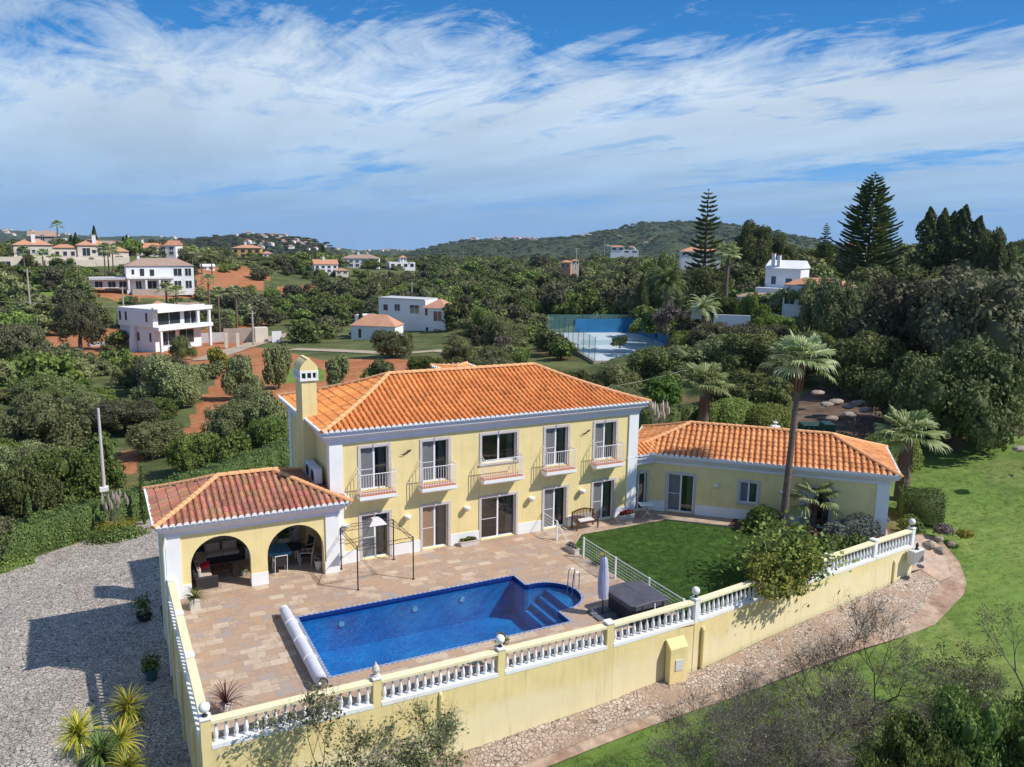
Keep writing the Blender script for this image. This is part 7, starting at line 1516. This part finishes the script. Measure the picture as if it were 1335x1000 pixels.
x, y, z, h = tpx(950, 322, 135); e = fan_palm(x, y, z, h-1.2, 2.6, 'slim tall fan palm in front of the left norfolk pine', r0=.3, r1=.24, seed=21, n=26, boots=0)
x, y, z, h = tpx(872, 350, 140); feather_palm(x, y, z, h-2.2, 4.2, 'dark date palm on the slope left of the slim palm', 3, 46, tr=.45)
x, y, z, h = tpx(918, 392, 118); feather_palm(x, y, z, h-1.0, 3.0, 'light green palm crown below the norfolk pine', 5, 30, m='fan')
for i, (a, top, D_, r) in enumerate(((838, 358, 172, 2.0), (1303, 318, 120, 1.0), (122, 294, 400, 1.6), (98, 303, 400, 1.6), (92, 306, 410, 1.3), (421, 319, 480, 1.7), (165, 306, 420, 1.4), (160, 309, 425, 1.2), (53, 303, 450, 2.0), (470, 400, 200, .8))):
    x, y, z, h = tpx(a, top, D_); cypress(x, y, z, h, r, ['thick dark cypress behind the blue windbreak', 'slim dark cypress above the huge right oaks', 'tallest slim cypress on the left skyline', 'second slim cypress on the left skyline', 'thin cypress close to the second one on the left skyline', 'slim cypress on the skyline above the small cream house', 'slim cypress above the long low house', 'slimmer cypress beside the one above the long low house', 'dark tree column beside the left villa', 'small dark cypress near the annexe'][i], 1500 if r > 1 else 900, .45 if D_ > 200 else .28, seed=i)
for i, (a, top, D_) in enumerate(((216, 372, 215), (229, 376, 212), (271, 362, 210), (284, 378, 215), (307, 376, 220), (135, 322, 340), (146, 326, 345), (140, 325, 350), (250, 325, 360), (275, 328, 370), (262, 330, 372), (74, 292, 420), (30, 326, 360), (55, 330, 360))):
    x, y, z, h = tpx(a, top, D_); fan_palm(x, y, z, max(h-1.0, 2), 2.6 if D_ < 300 else 3.6, 'distant fan palm with slim pale trunk on the left slope', r0=.28, r1=.22, seed=40+i, n=18, boots=0, group='distant fan palms on the left slope')
for i, (a, top, D_, w, ln) in enumerate(((1216, 270, 170, 22, .4), (1233, 272, 172, 20, .1), (1258, 267, 170, 26, -.3), (1272, 281, 168, 20, -1.2), (1245, 276, 174, 20, 0))):
    x, y, z, h = tpx(a, top, D_); o = cypress(x, y, z, h, w*.5*D_/1115*1.15, 'tall dark casuarina of the feathery group on the right skyline', 5200, .5, seed=60+i, group='casuarinas on the right skyline', m='pine', rough=.9, core=False); o.rotation_euler = (0, math.radians(-ln*6), 0); o.name = 'casuarina_tree'; o['category'] = 'tree'
# bare brownish trees
x, y, z, h = tpx(872, 393, 128); bare_tree(x, y, z, h*1.05, 'leafless brownish tree mass right of the tennis court', 81, 'deadwood', 6, .62, 2500, 'dry', .22, kids=3, r0=.05, tw=.03)
x, y, z, h = tpx(655, 430, 140); bare_tree(x, y, z, h*.9, 'leafless grey tree in the valley below the olives', 82, 'deadwood', 5, .6, 500, 'dry', .2, kids=3, tw=.03)
x, y, z, h = tpx(1118, 545, 66); bare_tree(x, y, z, max(h, 2.2), 'small bare tree on the bank behind the wing', 83, 'deadwood', 5, .6, 0, kids=3, tw=.012)
for i, (x, y, lb) in enumerate(((40.5, 6.8, 'low dark shrub in the flower bed right of the stout palm'), (43.5, 4.9, 'grey green shrub in the middle of the flower bed'), (47.0, 3.6, 'grey green ground shrub under the carob tree'), (50.5, 2.6, 'sparse shrub at the right end of the flower bed'))):
    bush(x, y, g(x, y), 1.7, 1.0, .8, ['carob', 'lavender', 'olive', 'olive'][i], lb, 1300, .16, seed=90+i)
# scattered trees: nearest become individuals, the rest one wood
R = np.random.RandomState(12); cand = []
def ring(D0, D1, step, r):
    d = D0
    while d < D1:
        n_ = int((1.9 if D0 < 400 else 1.3)*d/step)
        for i in range(n_):
            a = -.62+YAW+ (i+R.rand())*step/d*0.98*1.0
            if a > YAW+(.92 if D0 < 400 else .68): break
            cand.append((CAM[0]+(d+R.uniform(-.4, .4)*step)*math.sin(a), CAM[1]+(d+R.uniform(-.4, .4)*step)*math.cos(a), r*R.choice([.55, .75, .9, 1.0, 1.15, 1.4])*R.uniform(.9, 1.1)))
        d += step
ring(58, 170, 6.3, 3.0); ring(170, 420, 7.6, 3.9); ring(420, 800, 11, 6.0)
cx = np.array([c[0] for c in cand]); cy = np.array([c[1] for c in cand]); cz = G(cx, cy); keep = []
for (x, y, r), z in zip(cand, cz):
    D_ = math.hypot(x-CAM[0], y-CAM[1]); a, b = pix((x, y, z))
    if b > lim(a)-4: continue
    if a < 420 and D_ < 300 and math.sin(x*.083+1.3)*math.cos(y*.071)+.5*math.sin(x*.19+y*.13) < -.42: continue
    if a > 840 and D_ < 92: continue
    if any(poly_mask(np.array([a]), np.array([b]), P_)[0] for P_ in CLEAR) and R.rand() < .97: continue
    h = r*R.uniform(1.05, 1.5) if D_ < 420 else r*.9; kpx = 1115/D_; top = b-h*kpx; l_, r_ = a-r*kpx, a+r*kpx
    if any(D_ < q[4] and l_ < q[2] and r_ > q[0] and top < q[3] and b > q[1] for q in PROT): 
        h2 = min(h, 2.4); top = b-h2*kpx
        if any(D_ < q[4] and l_ < q[2] and r_ > q[0] and top < q[3] and b > q[1] for q in PROT): continue
        r, h = r*.6, h2
    if any((x-t_[0])**2+(y-t_[1])**2 < (t_[2]+r*.5)**2*.6 for t_ in TREEPOS): continue
    if abs(D_-205) < 26 and (160 < a < 265 or 440 < a < 590): continue
    keep.append((D_, x, y, z, r, h))
keep.sort(); NI = 235
kinds = ['olive', 'oak', 'carob', 'olive', 'greyoak', 'olive', 'carob', 'bright']
for i, (D_, x, y, z, r, h) in enumerate(keep[:NI]):
    kd = kinds[R.randint(0, 7 if R.rand() < .9 else 8)]; a = pix((x, y, z))[0]; zone = 'left of the villa' if a < 380 else 'behind the villa roof' if a < 700 else 'around the tennis court' if a < 880 else 'on the right hand slope'
    lb = {'olive': 'silvery green olive tree', 'oak': 'dark green oak tree', 'carob': 'mid green carob tree', 'greyoak': 'grey green oak tree', 'bright': 'light green leafy tree'}[kd]
    tree(kd, x, y, h, r, '%s in the grove %s' % (lb, zone), '%ss %s' % (lb, zone), 2 if D_ < 98 else 0 if D_ < 125 else 1, z=z, parts=D_ < 150, cz=.08, R=rnd)
# wood made of instances
rest = keep[NI:]; print('scatter', len(keep), 'individual', NI)
def wood(name, label, pts, mesh, mat_rand=1):
    src = bpy.data.objects.new(name+'_tree', mesh)
    V = np.array([(p[1], p[2], p[3]) for p in pts]); me = bpy.data.meshes.new(name); me.vertices.add(len(V)); me.vertices.foreach_set('co', V.astype(np.float32).ravel())
    hz = max(v.co.z for v in mesh.vertices)
    a = me.attributes.new('scl', 'FLOAT_VECTOR', 'POINT'); a.data.foreach_set('vector', np.array([(p[4], p[4], p[5]/hz) for p in pts], np.float32).ravel())
    a = me.attributes.new('rz', 'FLOAT_VECTOR', 'POINT'); a.data.foreach_set('vector', np.array([(0, 0, rnd.uniform(0, 6.28)) for p in pts], np.float32).ravel())
    o = bpy.data.objects.new(name, me); COL.objects.link(o); tag(o, label, 'woodland', None, 'stuff')
    ng = bpy.data.node_groups.new(name, 'GeometryNodeTree'); ng.interface.new_socket('Geometry', in_out='INPUT', socket_type='NodeSocketGeometry'); ng.interface.new_socket('Geometry', in_out='OUTPUT', socket_type='NodeSocketGeometry')
    N = ng.nodes; gi = N.new('NodeGroupInput'); go = N.new('NodeGroupOutput'); ip = N.new('GeometryNodeInstanceOnPoints'); oi = N.new('GeometryNodeObjectInfo'); oi.inputs['Object'].default_value = src; oi.inputs['As Instance'].default_value = True
    s1 = N.new('GeometryNodeInputNamedAttribute'); s1.data_type = 'FLOAT_VECTOR'; s1.inputs[0].default_value = 'scl'; s2 = N.new('GeometryNodeInputNamedAttribute'); s2.data_type = 'FLOAT_VECTOR'; s2.inputs[0].default_value = 'rz'
    L = ng.links; L.new(gi.outputs[0], ip.inputs['Points']); L.new(oi.outputs['Geometry'], ip.inputs['Instance']); L.new(s1.outputs['Attribute'], ip.inputs['Scale']); e2r = N.new('FunctionNodeEulerToRotation'); L.new(s2.outputs['Attribute'], e2r.inputs[0]); L.new(e2r.outputs[0], ip.inputs['Rotation']); L.new(ip.outputs[0], go.inputs[0])
    md = o.modifiers.new('wood', 'NODES'); md.node_group = ng; return o
for j, (kd, lb) in enumerate((('olive', 'distant wood of silvery olive trees filling the valley'), ('oak', 'distant wood of dark oaks filling the valley and rises'), ('greyoak', 'distant wood of grey green oaks across the valley'), ('carob', 'distant wood of mid green carobs across the valley'))):
    wood('woodland', lb, [p for i, p in enumerate(rest) if (i*7919 % 13) % 4 == j], CR[kd][1][j % 3])
# ------------------------------------------------------------------ grass tufts on the lawns
def tuft_mesh(seed, n, h, r, m):
    R_ = np.random.RandomState(seed); V, Fq = [], []
    for i in range(n):
        a, b = R_.rand()*6.28, R_.rand()*6.28; p = np.array([math.cos(a), math.sin(a), 0])*r*math.sqrt(R_.rand()); s = np.array([-math.sin(b), math.cos(b), 0])*.008; d = np.array([math.cos(b)*.5, math.sin(b)*.5, 1])*h*R_.uniform(.5, 1.1); k = len(V); V += [p-s, p+s, p+d+s*.3, p+d-s*.3]; Fq.append((k, k+1, k+2, k+3))
    return npmesh('tuft', np.array(V), np.array(Fq), M[m], False, R_.rand(n))
M['blade'] = leafmat('grass_blades', (0.14, 0.225, 0.045), (0.20, 0.30, 0.06), (0.33, 0.38, 0.12), .35, .6, .8, 1.3)
M['blade2'] = leafmat('turf_blades', (0.055, 0.125, 0.022), (0.09, 0.18, 0.035), (0.16, 0.25, 0.06), .3, .6, .75, 1.25)
def tufts(nm, poly, n, h, m, lift, zf, lab, maxd=80):
    RS = np.random.RandomState(n); P_ = np.array(poly); lo, hi = P_.min(0), P_.max(0); X = lo[0]+RS.rand(n*6)*(hi[0]-lo[0]); Y = lo[1]+RS.rand(n*6)*(hi[1]-lo[1]); dd = np.hypot(X-CAM[0], Y-CAM[1]); ok = poly_mask(X+RS.normal(size=n*6)*.06, Y+RS.normal(size=n*6)*.06, poly) & (dd < maxd) & (RS.rand(n*6) < np.clip(34/dd, 0, 1)**1.2); X, Y = X[ok][:n], Y[ok][:n]
    Z = G(X, Y)+lift if zf is None else np.full(len(X), zf); o = wood(nm, lab, [(0, x, y, z, s, h) for x, y, z, s in zip(X, Y, Z, RS.uniform(.7, 1.3, len(X)))], tuft_mesh(3, 34, h, .16, m)); o['category'] = 'grass'
tufts('grass', LAWN, 26000, .05, 'blade', .03, None, 'short grass growing on the open lawn')
tufts('grass', [(11.2, -2.9), (12.6, -1.45), (18.0, -1.45), (20.6, -4.05), (25.0, -8.6), (24, -10), (11.6, -11.6)], 7000, .04, 'blade2', 0, .015, 'clipped turf of the small garden lawn')
q = at(1011, 552, 61); fo = empty('fountain', (q[0], q[1], g(q[0], q[1])), 0, 'small white tiered fountain just behind the wing roof', 'fountain'); p = MB(); hb = max(q[2]-g(q[0], q[1]), .6); hb -= .3; p.lathe((0, 0, 0), [(.3, 0), (.3, .1), (.1, .2), (.1, hb-.1), (.34, hb), (.38, hb+.1), (.34, hb+.1), (.06, hb+.04), (.05, hb+.3), (.17, hb+.34), (.18, hb+.4), (.03, hb+.38), (.03, hb+.52), (.01, hb+.56)], 14); p.build('basin', M['white'], fo)
# ================================================================== HILLS
m, t = newmat('hill_scrub'); p_ = pos(t, 'world'); a = t.noise(p_, .035, 8, .75); k_ = t.ramp(a, [(.36, (0.035, 0.052, 0.024)), (.5, (0.070, 0.092, 0.040)), (.6, (0.11, 0.13, 0.06)), (.74, (0.22, 0.17, 0.11))]); k_ = t.mix(1.0, k_, t.ramp(t.noise(p_, .15, 5, .8), [(.40, (.40, .40, .40)), (.60, (1.5, 1.5, 1.5))]), 'MULTIPLY'); finish(t, k_, .95, t.bump(t.noise(p_, .06, 6, .8), 1.0, 9.0), .1); M['hill'] = m
def hill(name, prof, D_, depth, base=-88, seed=0, rows=30):
    """ridge whose crest runs through the listed directions at distance D_"""
    xs = np.linspace(prof[0][0], prof[-1][0], 160); ys = np.interp(xs, [q[0] for q in prof], [q[1] for q in prof]); V = []
    crest = np.array([at(a, b, D_) for a, b in zip(xs, ys)]); R_ = np.random.RandomState(seed)
    for j in range(rows+8):
        f = j/rows; dd = D_-depth+depth*f; sh = math.sin(min(f, 1)*PI/2)**1.3 if f <= 1 else math.cos((f-1)*2.2)
        for i, a in enumerate(xs):
            u_ = (crest[i][:2]-CAM[:2])/D_; nz = (math.sin(i*.35+j*.7+seed)+math.sin(i*.13-j*.43+seed*2)+math.sin(i*.71+j*.31))*depth*.004*math.sin(PI*min(f, 1)); z = base+(crest[i][2]-base)*sh+nz+(R_.rand()-.5)*D_*.0012; V.append((CAM[0]+u_[0]*dd, CAM[1]+u_[1]*dd, z))
    n_ = len(xs); idx = np.arange(n_*(rows+8)).reshape(rows+8, n_); Fq = np.stack([idx[:-1, :-1], idx[:-1, 1:], idx[1:, 1:], idx[1:, :-1]], -1).reshape(-1, 4); o = npmesh(name, np.array(V), Fq, M['hill'], None, None, True); o['kind'] = 'structure'; return crest, np.array(V), n_, rows
hA = hill('hill', [(-260, 300), (-60, 299), (0, 300), (60, 303), (130, 309), (200, 308), (250, 311), (330, 318), (420, 326)], 4200, 1500, base=-150, seed=3)
hA2 = hill('hill', [(185, 322), (240, 313), (280, 309), (330, 306), (370, 307), (405, 313), (425, 321), (445, 332), (470, 345)], 1700, 600, seed=5)
hC = hill('hill', [(380, 322), (440, 323), (470, 327), (510, 325), (545, 327), (600, 332), (700, 335)], 5500, 1500, base=-190, seed=7)
hB = hill('hill', [(505, 338), (540, 328), (575, 320), (610, 314), (650, 311), (700, 312), (740, 309), (775, 304), (810, 298), (850, 292), (880, 290), (930, 292), (960, 295), (1010, 302), (1045, 309), (1080, 318), (1120, 327), (1200, 333), (1500, 335)], 2600, 1300, seed=9)
hD = hill('hill', [(150, 315), (230, 322), (400, 330), (500, 336), (620, 340), (800, 338), (900, 338)], 1500, 500, seed=11)
def on_hill(Hd, a, f):
    crest, V, n_, rows = Hd; i = int(np.clip(np.argmin([abs(pix(c)[0]-a) for c in crest]), 0, n_-1)); j = int(f*rows); return V[j*n_+i]
M['hwf'] = mat('far_house_white', (0.80, .77, .74), .8, .06, .1)
proto = None; R_ = random.Random(44)
def farhouse(p, s, rz, lb, gp):
    global proto
    if proto is None:
        e = empty('hill_house', (0, 0, 0), 0, lb, 'house', gp); q = MB(); q.box(-.5, .5, -.4, .4, -.4, .45); q.box(.5, .8, -.3, .3, -.4, .25); q.build('wall', M['hwf'], e); q = MB(); q.add([(-.55, -.45, .45), (.55, -.45, .45), (.55, .45, .45), (-.55, .45, .45), (-.2, 0, .66), (.2, 0, .66)], [(0, 1, 5, 4), (1, 2, 5), (2, 3, 4, 5), (3, 0, 4)]); q.build('roof', M['hroof'], e)
        q = MB(); [q.box(x, x+.16, -.42, -.401, .05, .28) for x in (-.4, -.1, .2)]; q.build('window', M['dglass'], e); proto = e
    else: e = dup_tree(proto, p, rz, (1, 1, 1), lb, gp)
    e.location = tuple(float(v) for v in p); e.rotation_euler = (0, 0, rz); e.scale = (s, s, s*.8)
def cluster(Hd, n, a0, a1, f0, f1, s0, s1, lb, gp):
    for i in range(n):
        a = R_.uniform(a0, a1); f = R_.uniform(f0, f1); p = np.array(on_hill(Hd, a, f)); farhouse(p+np.array([R_.uniform(-8, 8), 0, s0*.25]), R_.uniform(s0, s1), -YAW+R_.uniform(-.6, .6), lb, gp)
cluster(hA2, 34, 310, 425, .62, .98, 5, 10, 'tiny pale house on the nearer wooded hill left of centre', 'houses on the nearer hill')
cluster(hB, 16, 602, 700, .90, .985, 8, 14, 'tiny pale house on the crest of the long central hill', 'houses on the crest of the central hill')
cluster(hB, 4, 735, 770, .80, .92, 7, 12, 'tiny pale house right of the crest village on the central hill', 'houses below the crest of the central hill')
cluster(hB, 10, 790, 850, .45, .62, 7, 12, 'pale house on the lower right flank of the central hill', 'houses on the flank of the central hill')
cluster(hA, 22, 0, 250, .80, .97, 10, 18, 'minute pale house on the far left hills', 'houses on the far left hills')
cluster(hC, 14, 430, 545, .78, .96, 12, 22, 'minute pale house on the farthest ridge', 'houses on the farthest ridge')
cluster(hD, 16, 200, 700, .4, .9, 5, 9, 'small pale house in the trees at the foot of the hills', 'houses at the foot of the hills')
# woods on hills
for Hd, n_, fr_, r0_, lb in ((hA2, 1500, .25, 5.5, 'scrub and small trees covering the nearer hill left of centre'), (hB, 3200, .35, 8.0, 'scrub and small trees covering the long central hill'), (hD, 1600, .2, 5.5, 'belt of trees at the foot of the hills')):
    crest, V, nn_, rows = Hd; RS = np.random.RandomState(n_); pts = []
    for _ in range(n_):
        i = RS.randint(1, nn_-1); j = int(rows*(fr_+(1-fr_)*RS.rand()**.7)); q = V[j*nn_+i]+np.array([RS.uniform(-14, 14), RS.uniform(-14, 14), -1.5]); r_ = r0_*RS.uniform(.5, 1.25); pts.append((0, q[0], q[1], q[2], r_, r_*.75))
    wood('hill_scrub', lb, pts, CR['oak' if n_ > 2000 else 'greyoak'][1][0])
# power line cutting across the central hill
for i, (a, b) in enumerate(((604, 330), (751, 322), (788, 312))):
    pass
# ================================================================== SKY
w = bpy.data.worlds.new('World'); S.world = w; w.use_nodes = True; t = NT(w.node_tree)
sky = t.n('ShaderNodeTexSky'); sky.sky_type = 'NISHITA'; sky.sun_disc = False; sky.sun_elevation = math.asin(SUN[2]); sky.sun_rotation = math.atan2(SUN[0], SUN[1]); sky.air_density = 1.0; sky.dust_density = 0.2; sky.ozone_density = 3.0; sky.altitude = 300
tc_ = t.n('ShaderNodeTexCoord').outputs['Generated']; sx = t.n('ShaderNodeSeparateXYZ'); t.l(tc_, sx.inputs[0])
zc = t.math('MAXIMUM', sx.outputs[2], .012)
# the low sky is blued: Nishita's yellow band at the horizon is not in this clear northern sky
lowsky = t.ramp(zc, [(.0, (.15, .32, .62)), (.05, (.12, .32, .66)), (.12, (.03, .26, .63)), (.18, (.0, .18, .53)), (.27, (.0, .135, .42)), (.5, (.004, .11, .36))])
lows = t.n('ShaderNodeVectorMath'); lows.operation = 'SCALE'; lows.inputs['Scale'].default_value = 7.6; t.l(lowsky, lows.inputs[0])
blue = t.mix(t.ramp(zc, [(.0, (.92,)*3), (.35, (.85,)*3), (.6, (0, 0, 0))]), sky.outputs[0], lows.outputs[0])
# cloud sheet at constant height: project the direction on a plane
inv = t.math('DIVIDE', 1.0, t.math('ADD', zc, .055)); cxn = t.math('MULTIPLY', sx.outputs[0], inv); cyn = t.math('MULTIPLY', sx.outputs[1], inv)
cb = t.n('ShaderNodeCombineXYZ'); t.l(cxn, cb.inputs[0]); t.l(cyn, cb.inputs[1])
v1 = t.mapping(cb.outputs[0], (1.0, .34, 1), rot=(0, 0, math.radians(22)), loc=(3.1, 1.7, 0))
n1 = t.noise(v1, .34, 9, .62, .9); n2 = t.noise(t.mapping(cb.outputs[0], (1.6, .30, 1), rot=(0, 0, math.radians(38)), loc=(1.3, 7.7, 0)), 1.1, 8, .7, 1.6); n3 = t.noise(t.mapping(cb.outputs[0], (1, .62, 1), rot=(0, 0, .35), loc=(5, 2, 0)), 2.3, 12, .70, 1.0)
dn = t.math('ADD', t.math('ADD', t.math('MULTIPLY', n1, .74), t.math('MULTIPLY', n2, .36)), t.math('MULTIPLY', n3, .54))
# more cover in the middle heights, less overhead
cov = t.ramp(zc, [(.0, (.62,)*3), (.05, (.78,)*3), (.12, (.80,)*3), (.165, (.74,)*3), (.20, (.60,)*3), (.25, (.43,)*3), (.32, (.38,)*3), (.6, (.40,)*3)])
left = t.math('ADD', t.math('MULTIPLY', sx.outputs[0], -math.cos(YAW)*.09), t.math('MULTIPLY', sx.outputs[1], math.sin(YAW)*.09)); dn = t.math('ADD', dn, left)
n4 = t.noise(t.mapping(cb.outputs[0], (1, .5, 1), rot=(0, 0, .5), loc=(9, 4, 0)), .62, 5, .6, .6); dn = t.math('SUBTRACT', dn, t.math('MULTIPLY', t.math('MAXIMUM', t.math('SUBTRACT', n4, .50), 0.0), 1.5))
f = t.math('ADD', dn, t.math('MULTIPLY', t.math('SUBTRACT', cov, .5), .75))
mask = t.ramp(f, [(.75, (0, 0, 0)), (.83, (.42,)*3), (.97, (.94,)*3)])
mask = t.math('MULTIPLY', mask, t.ramp(zc, [(.012, (.35,)*3), (.03, (.75,)*3), (.10, (.97,)*3)]))
ccol = t.mix(t.ramp(zc, [(.02, (0, 0, 0)), (.16, (1, 1, 1))]), (2.0, 3.3, 4.9), (4.7, 5.5, 6.3))
ccol = t.mix(t.ramp(t.noise(v1, .9, 6, .6), [(.35, (.80,)*3), (.65, (1.0,)*3)]), (0, 0, 0), ccol)
fin = t.mix(mask, blue, ccol)
bg = t.n('ShaderNodeBackground'); bg.inputs[1].default_value = .145; t.l(fin, bg.inputs[0]); o_ = t.n('ShaderNodeOutputWorld'); t.l(bg.outputs[0], o_.inputs[0])
# ================================================================== HAZE
USE_HAZE = True
if USE_HAZE:
    p = MB(); p.box(-6500, 6500, -140, 6600, -40, 240); m = bpy.data.materials.new('haze'); m.use_nodes = True; t = NT(m.node_tree); v = t.n('ShaderNodeVolumePrincipled'); v.inputs['Density'].default_value = .00005; v.inputs['Color'].default_value = (.55, .75, 1.0, 1); v.inputs['Anisotropy'].default_value = .1; o_ = t.n('ShaderNodeOutputMaterial'); t.l(v.outputs[0], o_.inputs['Volume']); hz = p.build('haze', m); hz['kind'] = 'stuff'; hz['label'] = 'thin pale blue haze in the distance'
S.cycles.volume_bounces = 0; S.cycles.max_bounces = 6; S.cycles.transparent_max_bounces = 12; S.cycles.use_denoising = True; S.cycles.caustics_reflective = False; S.cycles.caustics_refractive = False; S.cycles.sample_clamp_indirect = 6
S.view_settings.view_transform = 'Standard'; S.view_settings.look = 'None'; S.view_settings.exposure = 0.16; S.view_settings.gamma = 1.0
